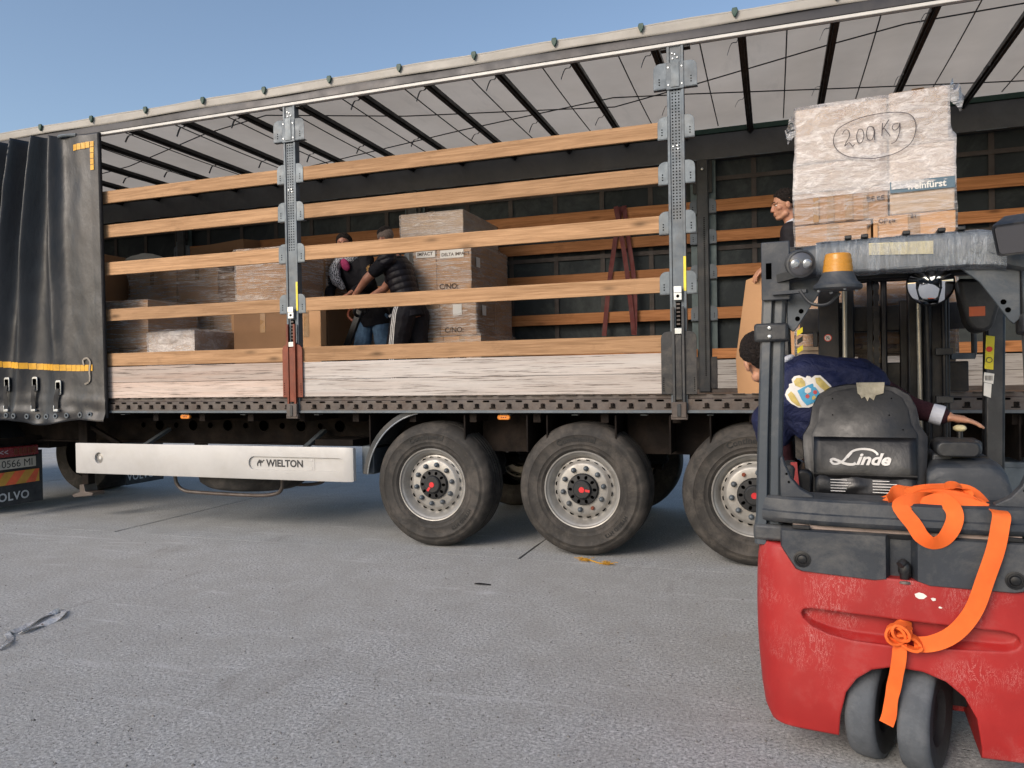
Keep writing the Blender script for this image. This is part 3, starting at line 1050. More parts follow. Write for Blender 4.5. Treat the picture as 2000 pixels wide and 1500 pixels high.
# landing legs
for y in (0.34, 2.05):
    mb = MB().box(-5.62, -5.50, y, y + 0.12, 0.47, 1.13)
    mb.box(-5.605, -5.515, y + 0.015, y + 0.105, 0.36, 0.47)
    lg = mb.build('landing_leg', M['chassis'], trailer, bevel=0.006)
    mb = MB().prism([(-0.13, 0.0), (0.13, 0.0), (0.15, 0.03), (0.04, 0.05), (0.03, 0.13), (-0.03, 0.13), (-0.04, 0.05), (-0.15, 0.03)], (-5.56, y - 0.02, 0.235), (1, 0, 0.10), (-0.1, 0, 1), (0, 1, 0), 0.16)
    mb.build('landing_foot', M['rave'], lg, bevel=0.006)
    MB().bar((-5.56, y + 0.06, 1.0), (-5.1, y + 0.06, 0.8), 0.04, 0.04).build('leg_brace', M['chassis'], lg)

# spare wheel lying in its cradle
sp = MB().lathe([(0.30, -0.10), (0.34, -0.16), (0.45, -0.17), (0.51, -0.13), (0.53, -0.06), (0.53, 0.06), (0.51, 0.13), (0.45, 0.17), (0.34, 0.16), (0.30, 0.10)], (-3.58, 0.62, 0.56), (0.06, 0, 1), 56, closed=True).build('spare_wheel', M['rubber'], trailer, smooth=50)
MB().lathe([(0.30, -0.1), (0.28, -0.02), (0.1, 0.0), (0.0, 0.0)], (-3.58, 0.62, 0.56), (0.06, 0, 1), 40).build('wheel_rim', M['silver_paint'], sp)
for y in (0.22, 0.95):
    MB().tube(smooth_path([(-4.22, y, 0.52), (-4.20, y, 0.43), (-4.12, y, 0.37), (-3.95, y, 0.352), (-3.3, y, 0.345), (-3.05, y, 0.365), (-2.96, y, 0.42), (-2.95, y, 0.56)], 5), 0.018, 10).build('spare_cradle', M['rave'], trailer)
MB().bar((-2.6, 0.5, 0.86), (-2.2, 0.5, 0.86), 0.5, 0.06).build('under_tray', M['chassis'], trailer)
# equipment shelf behind the axles
tb = MB().box(2.75, 4.0, 0.25, 0.85, 0.42, 0.80).build('tool_box', M['steel_grey'], trailer, bevel=0.01)
MB().box(2.80, 3.95, 0.235, 0.248, 0.46, 0.76).build('tool_box_lid', M['steel_light'], tb, bevel=0.006)
MB().box(2.6, 4.1, 0.20, 1.0, 0.38, 0.415).build('shelf', M['chassis'], trailer)


# ---- the drawn-back curtain
def tarp_material():
    t = NT('tarp')
    co = t.co(world=True)
    n1 = t.noise(co, 1.6, 5)
    col = t.ramp(n1, [(0.3, lin('#12161d')), (0.7, lin('#1e242c'))])
    dn = t.noise(t.co((1.6, 1, 0.5), world=True), 2.2, 9, 0.75, 0.5)
    sx = t.n('SeparateXYZ')
    t.l(t.n('NewGeometry').outputs['Position'], sx.inputs[0])
    mr = t.n('MapRange')
    mr.inputs['From Min'].default_value = -5.65
    mr.inputs['From Max'].default_value = -4.9
    t.l(sx.outputs['X'], mr.inputs['Value'])
    df = t.math('MULTIPLY', t.ramp(dn, [(0.36, 0.0), (0.66, 0.9)]), t.math('ADD', t.math('MULTIPLY', mr.outputs[0], 0.8), 0.1))
    col = t.mix(df, col, lin('#4b4641'))
    sc = t.noise(t.co((9, 1, 2), world=True), 5, 6, 0.8)
    col = t.mix(t.math('MULTIPLY', t.ramp(sc, [(0.66, 0.0), (0.72, 0.8)]), mr.outputs[0]), col, lin('#a39a8e'))
    t.set(Base_Color=col, Roughness=t.ramp(dn, [(0.3, 0.30), (0.7, 0.55)]))
    t.bump(t.noise(t.co((1, 1, 0.6), world=True), 9, 6, 0.55), 0.35, 0.02)
    return t.m


M['tarp'] = tarp_material()
RIDGES = [(-5.05, 0.10, 0.16, 0.04), (-5.36, -0.05, 0.09, 0.12), (-5.52, -0.34, 0.10, 0.20), (-5.78, -0.36, 0.09, 0.22), (-6.02, -0.30, 0.10, 0.20), (-6.24, -0.22, 0.10, 0.18), (-6.46, -0.2, 0.10, 0.18),
          (-6.7, -0.1, 0.12, 0.15), (-7.0, 0.0, 0.12, 0.14), (-7.3, 0, 0.12, 0.14), (-7.6, 0, 0.12, 0.14), (-7.95, 0, 0.12, 0.14), (-8.3, 0, 0.12, 0.12), (-8.7, 0, .12, .1)]


def fold(x, z):
    h = (3.93 - z) / 2.85                       # 0 at the top, 1 at the hem
    y = 0.0
    for xt, sl, w, a in RIDGES:
        c = xt + sl * h * 1.3
        ww = w * (0.55 + 0.75 * h)
        prof = math.exp(-(abs(x - c) / ww) ** 1.7)
        amp = a * (0.55 + 0.65 * math.sin(math.pi * min(1, 0.15 + h * 0.8))) * (1 - 0.62 * h)
        y -= amp * prof
    fade = min(1, max(0, (-4.93 - x) / 0.30))
    y *= fade
    y += 0.012 * mnoise.noise(V(x * 3.1, z * 1.2, 0.3)) + 0.006 * mnoise.noise(V(x * 9, z * 5, 1.7))
    if z < 1.42:                                 # crumpled skirt below the belt line
        q = (1.42 - z) / 0.36
        y += q * (0.035 * mnoise.noise(V(x * 5.5, z * 9, 4)) - 0.03)
    return y - 0.055


def cz_hem(x):
    return 1.075 - 0.035 * math.exp(-((x + 5.65) / 0.35) ** 2) + 0.012 * math.sin(x * 7)


mb = MB()
NXC = 230


def cpt(u, v):
    x = -8.9 + 2.4 * u / 0.2 if u < 0.2 else -6.5 + 1.69 * (u - 0.2) / 0.8
    zb = cz_hem(x)
    z = zb + (3.93 - zb) * v
    return (x + 0.02 * (1 - v) * u, fold(x, z), z)


mb.grid(NXC, 140, cpt)
curtain = mb.build('side_curtain', M['tarp'], trailer, smooth=80)
sm = curtain.modifiers.new('thick', 'SOLIDIFY')
sm.thickness = 0.004
# welted front edge with its tensioning tube
MB().tube([(-4.815 + 0.02 * (1 - k / 30), -0.05, 1.10 + 2.82 * k / 30) for k in range(31)], 0.018, 10).build('curtain_pole', M['rubber_dark'], curtain)
MB().tube(smooth_path([(-5.33, -0.07, 3.925), (-5.27, -0.09, 3.93), (-5.2, -0.075, 3.935), (-5.1, -0.06, 3.93)], 4), 0.018, 8).build('curtain_roller', M['steel_light'], curtain)


def on_curtain(x, z, lift=0.006):
    return V(x, fold(x, z) - lift, z)


def tape(x0, x1, z0, z1):
    n = 5
    mb = MB()
    mb.grid(n, n, lambda u, v: on_curtain(x0 + (x1 - x0) * u, z0 + (z1 - z0) * v))
    mb.build('reflective_tape', M['yellow_tape'], curtain)


for k in range(4):
    tape(-5.135 + k * 0.052, -5.135 + k * 0.052 + 0.047, 3.775 + k * 0.004, 3.835 + k * 0.004)
for k in range(5):
    tape(-4.925, -4.880, 3.795 - k * 0.058, 3.847 - k * 0.058)
x = -4.955
k = 0
while x > -7.2:
    w = 0.050 + (0.012 if k > 4 else 0) + (0.014 if k > 10 else 0)
    zz = 1.572 + 0.0 * k + 0.075 * max(0, (-5.1 - x) / 1.2) ** 1.3
    tape(x - w, x, zz, zz + 0.062)
    x -= w + 0.0035
    k += 1
M['strap_black'] = plain('strap_black', '#131416', 0.7)
for j, x in enumerate((-5.36, -5.71, -6.06, -6.42, -6.8)):
    zt = 1.50 if j else 1.46
    yy = fold(x, zt) - 0.012
    mb = MB().prism(rrect(-0.036, 0.036, -0.075, 0.075, 0.02, 4), (x, yy, zt - 0.05), (1, 0, 0), (0, 0, 1), (0, -1, 0), 0.012)
    bk = mb.build('strap_buckle', M['zinc'], curtain, bevel=0.003)
    MB().prism(rrect(-0.024, 0.024, -0.055, 0.045, 0.012, 3), (x, yy - 0.0125, zt - 0.04), (1, 0, 0), (0, 0, 1), (0, -1, 0), 0.003).build('buckle_opening', M['black_hole'], bk)
    zb = 1.20
    pts = [(V(x, yy - 0.016, zt - 0.06), (1, 0, 0)), (V(x - 0.004, yy - 0.03, zt - 0.13), (1, 0.3 * (j == 0), 0)), (V(x - 0.008, fold(x, 1.28) - 0.03, 1.28), (1, 0.4, 0)), (V(x, fold(x, zb) - 0.02, zb), (1, 0, 0))]
    MB().ribbon(pts, 0.044, 0.003).build('tension_strap', M['strap_black'], curtain)
    mb = MB().box(x - 0.03, x + 0.03, fold(x, zb) - 0.035, fold(x, zb) - 0.012, zb - 0.03, zb - 0.005)
    mb.box(x - 0.036, x - 0.026, fold(x, zb) - 0.03, fold(x, zb) - 0.016, zb - 0.03, zb + 0.03)
    mb.build('strap_hook', M['zinc'], curtain, bevel=0.003)
for k in range(9):
    x = -4.98 - k * 0.135 - 0.02 * (k > 1)
    z = 1.135 - 0.02 * math.exp(-((x + 5.65) / 0.35) ** 2)
    c = on_curtain(x, z, 0.004)
    e = MB().lathe([(0.030, 0), (0.026, 0.006), (0.015, 0.006), (0.012, 0.0)], c, (0, -1, 0), 20).build('eyelet', M['steel_grey'], curtain)
    MB().cyl(c + V(0, 0.001, 0), c - V(0, 0.001, 0), 0.013, None, 14).build('eyelet_hole', M['black_hole'], e)
M['cord_grey'] = plain('cord_grey', '#8b8378', 0.8)
MB().ribbon([(on_curtain(a, b, 0.012), (0.7, 0, 0.7)) for a, b in smooth_path([(-5.06, 1.63), (-5.07, 1.68), (-5.02, 1.70), (-4.98, 1.66), (-4.99, 1.58), (-4.985, 1.50), (-5.0, 1.46), (-5.05, 1.44)], 4)], 0.018, 0.003).build('rubber_loop', M['cord_grey'], curtain)

# ================================================================== TRACTOR TRUCK (its tail shows beneath the trailer's front)
truck = thing('tractor_truck', 'dark tractor truck coupled to the trailer, with mudflap, tail lamp and number plate', 'truck', (-8.0, 1.2, 0))


def T(mb):
    mb.v = [(x + 8.0, y - 1.2, z) for x, y, z in mb.v]
    return mb


M['flap'] = plain('flap', '#23262c', 0.7, 0, 0.25, 5, 0.1, 40, '#4c4a48', 0.4, 4)
M['plate_white'] = plain('plate_white', '#b9b5ab', 0.5)
M['lamp_red'] = plain('lamp_red', '#7c2226', 0.25, 0, 0.2, 20)
M['warn_yellow'] = plain('warn_yellow', '#c9963c', 0.5)
M['warn_red'] = plain('warn_red', '#e2623c', 0.5)
M['flap_text'] = plain('flap_text', '#b9bcc0', 0.6, bump=0)
XT = -6.50
for y0 in (-0.02, 1.80):
    fl = T(MB().box(XT - 0.012, XT, y0, y0 + 0.64, 0.115, 0.70)).build('mudflap', M['flap'], truck, bevel=0.004)
    T(text_mb('VOLVO', 0.125, (XT, y0 + 0.02, 0.175), (0, 1, 0), (0, 0, 1), 0.002, 0.003, spacing=1.12)).build('lettering', M['flap_text'], fl, smooth=0)
ml = T(MB().box(XT + 0.006, XT + 0.05, -0.05, 0.54, 0.655, 0.765)).build('tail_lamp', M['lamp_red'], truck, bevel=0.012)
for k in range(5):
    T(MB().box(XT + 0.0505, XT + 0.056, 0.24 + k * 0.055, 0.28 + k * 0.055, 0.675, 0.745)).build('lamp_cell', M['rust_glow_paint'], ml, bevel=0.003)
T(text_mb('<<<', 0.09, (XT + 0.05, 0.02, 0.68), (0, 1, 0), (0, 0, 1), 0.002)).build('lamp_chevrons', M['flap_text'], ml, smooth=0)
npl = T(MB().box(XT + 0.006, XT + 0.014, -0.02, 0.53, 0.52, 0.635)).build('number_plate', M['plate_white'], truck, bevel=0.003)
T(text_mb('D566 MI'.replace('D', '0'), 0.115, (XT + 0.0145, 0.12, 0.537), (0, 1, 0), (0, 0, 1), 0.001, 0.0, spacing=0.98)).build('plate_lettering', M['dark_text'], npl, smooth=0)
wp = T(MB().box(XT + 0.004, XT + 0.012, -0.02, 0.57, 0.345, 0.49)).build('warning_panel', M['warn_yellow'], truck, bevel=0.003)
for k in range(3):
    y = -0.02 + k * 0.24
    T(MB().prism([(max(y - 0.06, -0.02), 0.347), (min(y + 0.06, 0.57), 0.347), (min(y + 0.18, 0.57), 0.488), (min(y + 0.06, 0.57), 0.488)], (XT + 0.0125, 0, 0), (0, 1, 0), (0, 0, 1), (1, 0, 0), 0.0008)).build('warning_stripe', M['warn_red'], wp, smooth=0)
T(MB().box(-11.5, XT - 0.05, 0.75, 1.0, 0.70, 0.95)).build('frame_rail', M['chassis'], truck)
T(MB().box(-11.5, XT - 0.05, 1.45, 1.7, 0.70, 0.95)).build('frame_rail', M['chassis'], truck)
T(MB().box(XT - 0.06, XT + 0.004, -0.04, 2.46, 0.78, 0.86)).build('rear_cross_member', M['chassis'], truck, bevel=0.006)
T(MB().lathe([(0, 0), (0.5, 0), (0.52, 0.03), (0.5, 0.07), (0, 0.07)], (-7.6, 1.22, 0.97), (0, 0, 1), 40)).build('fifth_wheel', M['chassis'], truck)
for x in (-7.25,):
    for y, s in ((0.02, 1), (2.42, -1)):
        t_ = T(MB().lathe([(0.28, 0.1), (0.30, 0.0), (0.42, -0.02), (0.48, 0.01), (0.515, 0.05), (0.515, 0.55), (0.48, 0.6), (0.3, 0.6)], (x, y, 0.515), (0, s, 0), 56)).build('wheel_tyre', M['rubber'], truck, smooth=50)
        T(MB().lathe([(0.29, 0.02), (0.27, 0.12), (0.2, 0.14), (0.1, 0.06), (0, 0.06)], (x, y, 0.515), (0, s, 0), 40)).build('wheel_rim', M['silver_paint'], t_)
        mb = MB()
        rg = []
        for k in range(15):
            a = R(10 + k * 160 / 14)
            rg.append([(x + math.cos(a) * rr, yy, 0.515 + math.sin(a) * rr) for rr, yy in ((0.60, y - 0.01 * s), (0.60, y + 0.62 * s), (0.59, y + 0.62 * s), (0.59, y - 0.01 * s))])
        mb.loft(rg)
        T(mb).build('mudguard', M['flap'], truck)
T(MB().box(-11.6, -9.75, 0.02, 2.44, 0.95, 3.6)).build('cab', M['steel_dark'], truck, bevel=0.12, seg=4)
T(MB().box(-11.3, -10.3, 0.0, 2.46, 0.42, 0.948)).build('cab_step', M['steel_dark'], truck, bevel=0.03)
for y, s in ((0.05, 1), (2.41, -1)):
    T(MB().lathe([(0.28, 0.1), (0.30, 0.0), (0.42, -0.02), (0.48, 0.01), (0.515, 0.05), (0.515, 0.3), (0.48, 0.35), (0.3, 0.35)], (-10.9, y, 0.515), (0, s, 0), 48)).build('wheel_tyre', M['rubber'], truck, smooth=50)

# ================================================================== FORKLIFT
FK_A = R(4.5)
FK_P = V(1.87, -2.88, 0)
FK_F = V(math.sin(FK_A), math.cos(FK_A), 0)
FK_R = V(math.cos(FK_A), -math.sin(FK_A), 0)


def FP(u, v, fw):
    """photo pixel -> forklift coordinates on the plane fw metres ahead of its tail"""
    k = _d + (u - 1000) / FPX * _r - (v - 750) / FPX * _u
    t = ((FK_P + FK_F * fw - CAM).dot(FK_F)) / k.dot(FK_F)
    q = CAM + k * t - FK_P
    return V(q.dot(FK_R), fw, q.z)


def film_material(name, haze, streak, tint=(0.86, 0.86, 0.88), sc=(0.7, 0.7, 13), seed=0):
    t = NT(name)
    co = t.co(sc, rand=True)
    n1 = t.noise(co, 2.6, 6, 0.62, 0.7)
    n2 = t.noise(t.co(tuple(q * 2.2 for q in sc), rand=True), 3.4, 5, 0.65, 0.8)
    big = t.noise(t.co((1, 1, 1), rand=True), 1.7, 3)
    rid = t.math('ADD', t.ramp(n1, [(0.44, 0.0), (0.5, 1.0), (0.56, 0.0)]), t.ramp(n2, [(0.46, 0.0), (0.5, 0.7), (0.54, 0.0)]))
    fac = t.math('ADD', t.math('MULTIPLY', rid, streak), t.math('MULTIPLY', t.ramp(big, [(0.35, 0.35), (0.65, 1.0)]), haze))
    fac = t.math('MINIMUM', fac, 0.92)
    h = t.math('ADD', n1, t.math('MULTIPLY', n2, 0.6))
    t.bump(h, 0.9, 0.02)
    t.set(Base_Color=tint, Roughness=0.22)
    t.b.inputs['Specular IOR Level'].default_value = 0.8
    tr = t.n('BsdfTransparent')
    mx = t.n('MixShader')
    t.l(fac, mx.inputs[0])
    t.l(tr.outputs[0], mx.inputs[1])
    t.l(t.b.outputs[0], mx.inputs[2])
    # clear film still mirrors the sky at a glance
    gl = t.n('BsdfGlossy')
    gl.inputs['Roughness'].default_value = 0.16
    for n in t.t.nodes:
        if n.bl_idname == 'ShaderNodeBump':
            t.l(n.outputs[0], gl.inputs['Normal'])
    fr = t.n('Fresnel')
    fr.inputs['IOR'].default_value = 1.22
    m2 = t.n('MixShader')
    t.l(fr.outputs[0], m2.inputs[0])
    t.l(mx.outputs[0], m2.inputs[1])
    t.l(gl.outputs[0], m2.inputs[2])
    t.l(m2.outputs[0], t.o.inputs['Surface'])
    return t.m


M['film'] = film_material('film', 0.05, 0.42)
M['film_mid'] = film_material('film_mid', 0.07, 0.42, tint=(0.90, 0.82, 0.75))
M['film_thick'] = film_material('film_thick', 0.47, 0.20, tint=(0.80, 0.76, 0.745), sc=(1.6, 1.6, 4.2))
M['film_low'] = film_material('film_low', 0.06, 0.22, sc=(0.8, 0.8, 9))
M['film_guard'] = film_material('film_guard', 0.34, 0.2, tint=(0.36, 0.40, 0.44), sc=(9, 1.2, 1.2))


def red_paint():
    t = NT('red_paint')
    co = t.co()
    n1 = t.noise(co, 2.4, 5)
    col = t.ramp(n1, [(0.3, lin('#8e1c1b')), (0.7, lin('#a92624'))])
    dust = t.noise(co, 5, 9, 0.75, 0.3)
    col = t.mix(t.ramp(dust, [(0.52, 0.0), (0.74, 0.35)]), col, lin('#a2605c'))
    s1 = t.noise(t.co((16, 16, 5)), 3.0, 6, 0.75, 1.5)
    s2 = t.noise(co, 3.1, 3)
    sf = t.math('MULTIPLY', t.ramp(s1, [(0.488, 0.0), (0.5, 0.9), (0.512, 0.0)]), t.ramp(s2, [(0.48, 0.0), (0.60, 0.9)]))
    col = t.mix(sf, col, lin('#d3a9a4'))
    # grime settles low down
    t.set(Base_Color=col, Roughness=t.ramp(dust, [(0.3, 0.42), (0.7, 0.6)]))
    bv = t.n('Bevel')
    bv.samples = 6
    bv.inputs['Radius'].default_value = 0.012
    t.bump(t.math('ADD', dust, t.math('MULTIPLY', sf, -0.4)), 0.08, 0.01, bv.outputs[0])
    return t.m


M['red_paint'] = red_paint()
M['fk_grey'] = plain('fk_grey', '#2c3138', 0.55, 0, 0.16, 5, 0.1, 60, '#77746e', 0.35, 4)
M['fk_dark'] = plain('fk_dark', '#1d2025', 0.5, 0, 0.2, 5, 0.1, 60, '#6a6863', 0.35, 5)
M['fk_post'] = plain('fk_post', '#40474e', 0.5, 0.15, 0.14, 3, 0.06, 60, '#8d8880', 0.4, 3)
M['fk_black'] = plain('fk_black', '#0e0f12', 0.42, 0, 0.25, 6, 0.06, 60, '#4c4a48', 0.3, 6)
M['mast_black'] = plain('mast_black', '#1a1b20', 0.4, 0.35, 0.25, 5, 0.08, 50, '#4b4238', 0.35, 5)
M['rod'] = plain('rod', '#a8a296', 0.35, 0.7, 0.2)
M['vinyl'] = plain('vinyl', '#0f0f12', 0.42, 0, 0.2, 4, 0.18, 20, '#3d3b3a', 0.3, 4)
M['logo_white'] = plain('logo_white', '#d9d6d3', 0.5, bump=0)
M['amber'] = plain('amber', '#b57d28', 0.25, 0, 0.15)
M['label_cream'] = plain('label_cream', '#cbbf95', 0.6, 0, 0.25, 12, 0.2, 40, '#8d8264', 0.5, 9)
M['label_yellow'] = plain('label_yellow', '#d9c81f', 0.5)
M['label_red'] = plain('label_red', '#cf3a20', 0.5)
M['label_white'] = plain('label_white', '#d5d2cb', 0.55)
M['belt_red'] = plain('belt_red', '#8d2c2a', 0.7)
M['solid_tyre'] = plain('solid_tyre', '#52565b', 0.85, 0, 0.2, 9, 0.35, 40, '#6d7074', 0.6, 6, spec=0.2)
M['solid_tyre_dark'] = plain('solid_tyre_dark', '#2b2c2f', 0.85, 0, 0.2)
M['tape_pale'] = plain('tape_pale', '#a79f8b', 0.6, 0, 0.3, 20, 0.4, 30, '#5e584c', 0.6, 14)
M['label_orange'] = plain('label_orange', '#b5562c', 0.55)
mm = NT('mirror_glass')
mm.set(Base_Color=(0.85, 0.86, 0.88), Metallic=1.0, Roughness=0.03)
M['mirror_glass'] = mm.m
gm = NT('lamp_glass')
gm.set(Base_Color=(0.12, 0.12, 0.13), Roughness=0.06, Metallic=0.4)
M['lamp_glass'] = gm.m

fk = thing('forklift', 'red and black counterbalance forklift with twin rear tyres, seen from behind while lifting a pallet', 'forklift', FK_P, -FK_A)


# ---- counterweight
def plan(w, y0, r, front=0.48, n=7):
    """half-rounded plan: rear edge gently bowed at y0, corners of radius r"""
    pts = [(w, front)]
    for k in range(n + 1):
        a = R(-90 * k / n)
        pts.append((w - r + r * math.cos(a), y0 + r + 0.015 + r * math.sin(a) * 1.0))
    m = 12
    for k in range(1, m):
        x = (w - r) * (1 - 2 * k / m)
        pts.append((x, y0 + 0.015 * (abs(x) / (w - r)) ** 2))
    for k in range(n + 1):
        a = R(180 + 90 * (1 - k / n))
        pts.append((-w + r + r * math.cos(a), y0 + r + 0.015 + r * math.sin(a) * 1.0))
    pts.append((-w, front))
    return pts


rings = []
for z, w, y0, r in ((0.115, 0.43, 0.030, 0.09), (0.125, 0.452, 0.012, 0.10), (0.17, 0.474, 0.004, 0.12), (0.25, 0.488, 0.0, 0.14), (0.36, 0.497, 0.0, 0.14), (0.46, 0.502, 0.0, 0.14), (0.56, 0.503, 0.0, 0.14), (0.66, 0.50, 0.0, 0.13), (0.74, 0.495, 0.0, 0.12), (0.79, 0.487, 0.004, 0.11), (0.805, 0.478, 0.014, 0.10)):
    rings.append([(x, y, z) for x, y in plan(w, y0, r)])
cw = MB().loft(rings).build('counterweight', M['red_paint'], fk, smooth=30)
arch = [(-0.212, 0.0), (-0.212, 0.10), (-0.205, 0.20), (-0.185, 0.29), (-0.15, 0.345), (-0.10, 0.385), (-0.03, 0.405), (0.06, 0.40), (0.13, 0.375), (0.185, 0.33), (0.222, 0.26), (0.236, 0.16), (0.240, 0.0)]
cut(cw, MB().prism(arch, (0, -0.1, 0), (1, 0, 0), (0, 0, 1), (0, 1, 0), 0.52))
groove = [(-0.335, 0.560)] + [(-0.325, 0.574), (-0.30, 0.580), (0.30, 0.566), (0.335, 0.558), (0.349, 0.545), (0.352, 0.525), (0.340, 0.507), (0.31, 0.497), (0.24, 0.494), (0.10, 0.486), (-0.04, 0.478), (-0.16, 0.480), (-0.24, 0.492), (-0.30, 0.515), (-0.328, 0.54)]
c_ = MB()
c_.loft([[(x, -0.06, z) for x, z in groove], [(x, 0.012, z) for x, z in groove], [(x * 0.985, 0.045, (z - 0.53) * 0.82 + 0.542) for x, z in groove]])
cut(cw, c_)
cut(cw, MB().prism([(-0.40, 0.83), (-0.40, 0.80), (-0.345, 0.722), (0.33, 0.708), (0.40, 0.79), (0.40, 0.83)], (0, -0.05, 0), (1, 0, 0), (0, 0, 1), (0, 1, 0), 0.45))
finish(cw, 28)
M['dust_grey'] = plain('dust_grey', '#8f8078', 0.9, 0, 0.25, 8, 0.2, 60)
# chipped paint and sticker remains
for k, (x, z, s) in enumerate(((0.055, 0.665, 0.020), (0.095, 0.656, 0.010), (0.115, 0.630, 0.006))):
    rnd = random.Random(k)
    poly = [(math.cos(a * 0.9) * s * rnd.uniform(.6, 1.1), math.sin(a * 0.9) * s * 0.7 * rnd.uniform(.6, 1.1)) for a in range(7)]
    MB().prism(poly, (x, 0.0006, z), (1, 0, 0), (0, 0, 1), (0, -1, 0), 0.0016).build('sticker_scrap', M['label_white'], cw, smooth=0)

# ---- plastic rear cover above it, with a recessed middle and the draw-bar pin
cov = [(-0.402, 0.868), (-0.402, 0.806), (-0.392, 0.788), (-0.352, 0.724), (-0.33, 0.716), (-0.09, 0.704), (-0.045, 0.712), (0.05, 0.712), (0.085, 0.700), (0.335, 0.700), (0.36, 0.706), (0.398, 0.788), (0.404, 0.806), (0.404, 0.868)]
cv = MB()
cv.loft([[(x * 0.985, -0.006, 0.79 + (z - 0.79) * 0.95) for x, z in cov], [(x, 0.004, z) for x, z in cov], [(x, 0.36, z) for x, z in cov]])
cv = cv.build('rear_cover', M['fk_grey'], fk, smooth=30)
cut(cv, MB().loft([[(-0.06, -0.03, 0.69), (0.055, -0.03, 0.69), (0.055, -0.03, 0.90), (-0.06, -0.03, 0.90)], [(-0.035, 0.05, 0.70), (0.03, 0.05, 0.70), (0.03, 0.05, 0.845), (-0.035, 0.05, 0.845)]]))
finish(cv, 30)
for p_ in ((1567, 1092), (1983, 1134)):
    q = FP(p_[0], p_[1], -0.006)
    b_ = MB().lathe([(0.030, 0.0), (0.030, 0.003), (0.024, 0.004), (0.022, 0.0015), (0.018, 0.002), (0.014, 0.008), (0.006, 0.010), (0, 0.010)], q + V(0, 0.0005, 0), (0, -1, 0), 24)
    b_.build('cover_bolt', M['fk_black'], cv)
MB().lathe([(0.0, 0.078), (0.014, 0.075), (0.021, 0.062), (0.021, 0.040), (0.016, 0.030), (0.0145, 0.0), (0.0, 0.0)], (0.008, 0.018, 0.700), (0, 0, 1), 20).build('tow_pin', M['fk_black'], fk)
MB().tube(smooth_path([(0.008, 0.018, 0.77), (0.002, 0.004, 0.776), (-0.008, -0.008, 0.768)], 4), 0.013, 10).build('tow_pin_handle', M['fk_black'], fk)
MB().lathe([(0.026, 0), (0.024, 0.008), (0.016, 0.010)], (0.008, 0.018, 0.702), (0, 0, 1), 16).build('pin_washer', M['rave'], fk)

# ---- rear sill of the overhead guard
sec = [(0.0, 0.893), (-0.006, 0.905), (-0.004, 0.925), (0.004, 0.930), (0.010, 0.972), (0.022, 0.980), (0.15, 0.985), (0.17, 0.975), (0.17, 0.885), (0.01, 0.885)]
ss = MB()
ss.loft([[(x, y + 0.06 * (abs(x) / 0.47) ** 4, z) for y, z in sec] for x in (-0.47, -0.44, -0.38, -0.25, -0.1, 0, 0.1, 0.25, 0.38, 0.44, 0.47)])
sill = ss.build('rear_sill', M['fk_grey'], fk, smooth=30)
MB().box(-0.36, 0.36, 0.03, 0.16, 0.869, 0.8845).build('sill_gap', M['dust_grey'], fk)
for x in (-0.33, 0.33):
    MB().box(x - 0.03, x + 0.03, 0.004, 0.02, 0.870, 0.8835).build('hinge', M['fk_black'], fk, bevel=0.002)


# ---- overhead guard: posts, curved rear beam, roof bars
def post_run(sx):
    """rear post leaning slightly in, with a raised outer flange"""
    mb = MB()
    rings = []
    for z, x, w in ((0.79, 0.452, 0.100), (0.85, 0.452, 0.104), (0.90, 0.450, 0.092), (1.2, 0.443, 0.088), (1.5, 0.432, 0.085), (1.75, 0.420, 0.085), (1.915, 0.412, 0.085)):
        rings.append([(sx * (x + a * w / 2), 0.11 + b, z) for a, b in ((-1, -0.02), (-0.75, -0.032), (-0.12, -0.032), (-0.05, -0.020), (0.05, -0.020), (0.12, -0.045), (0.8, -0.045), (1, -0.03), (1, 0.05), (-1, 0.05))])
    mb.loft(rings)
    p = mb.build('rear_post', M['fk_post'], fk, smooth=30, bevel=0.002)
    ft = MB()
    ft.loft([[(sx * x, y, z) for x, y in ((0.395, 0.05), (0.505, 0.06), (0.508, 0.19), (0.395, 0.19))] for z in (0.808, 0.87)])
    ft.build('post_foot', M['fk_grey'], p, bevel=0.012)
    # fillet gusset down to the sill
    g_ = [(0.405, 0.95), (0.405, 1.125), (0.396, 1.13), (0.388, 1.10), (0.368, 1.05), (0.335, 1.01), (0.29, 0.985), (0.28, 0.95)]
    gg = MB().prism([(sx * x, z) for x, z in g_], (0, 0.062, 0), (1, 0, 0), (0, 0, 1), (0, 1, 0), 0.05).build('post_gusset', M['fk_grey'], p, bevel=0.004)
    for x, z in ((0.382, 1.065), (0.374, 1.035)):
        MB().cyl((sx * x, 0.0615, z), (sx * x, 0.0605, z), 0.0045, None, 8).build('gusset_hole', M['black_hole'], gg)
    # clamp half way up
    cl = MB().box(min(sx * 0.37, sx * 0.492), max(sx * 0.37, sx * 0.492), 0.05, 0.17, 1.565, 1.635).build('post_clamp', M['fk_dark'], p, bevel=0.01)
    for z in (1.584, 1.616):
        MB().lathe([(0, 0.008), (0.006, 0.007), (0.009, 0.0)], (sx * 0.435, 0.0495, z), (0, -1, 0), 12).build('clamp_bolt', M['zinc'], cl)
    # upper gusset
    u_ = [(0.375, 1.62), (0.355, 1.60), (0.34, 1.615), (0.30, 1.68), (0.255, 1.75), (0.20, 1.80), (0.14, 1.84), (0.14, 1.90), (0.375, 1.90)]
    ug = MB().prism([(sx * x, z) for x, z in u_], (0, 0.10, 0), (1, 0, 0), (0, 0, 1), (0, 1, 0), 0.012).build('corner_gusset', M['fk_post'], p, bevel=0.003)
    for x, z in ((0.325, 1.678), (0.338, 1.650)):
        MB().cyl((sx * x, 0.0995, z), (sx * x, 0.0985, z), 0.009, None, 12).build('gusset_hole', M['black_hole'], ug)
    return p


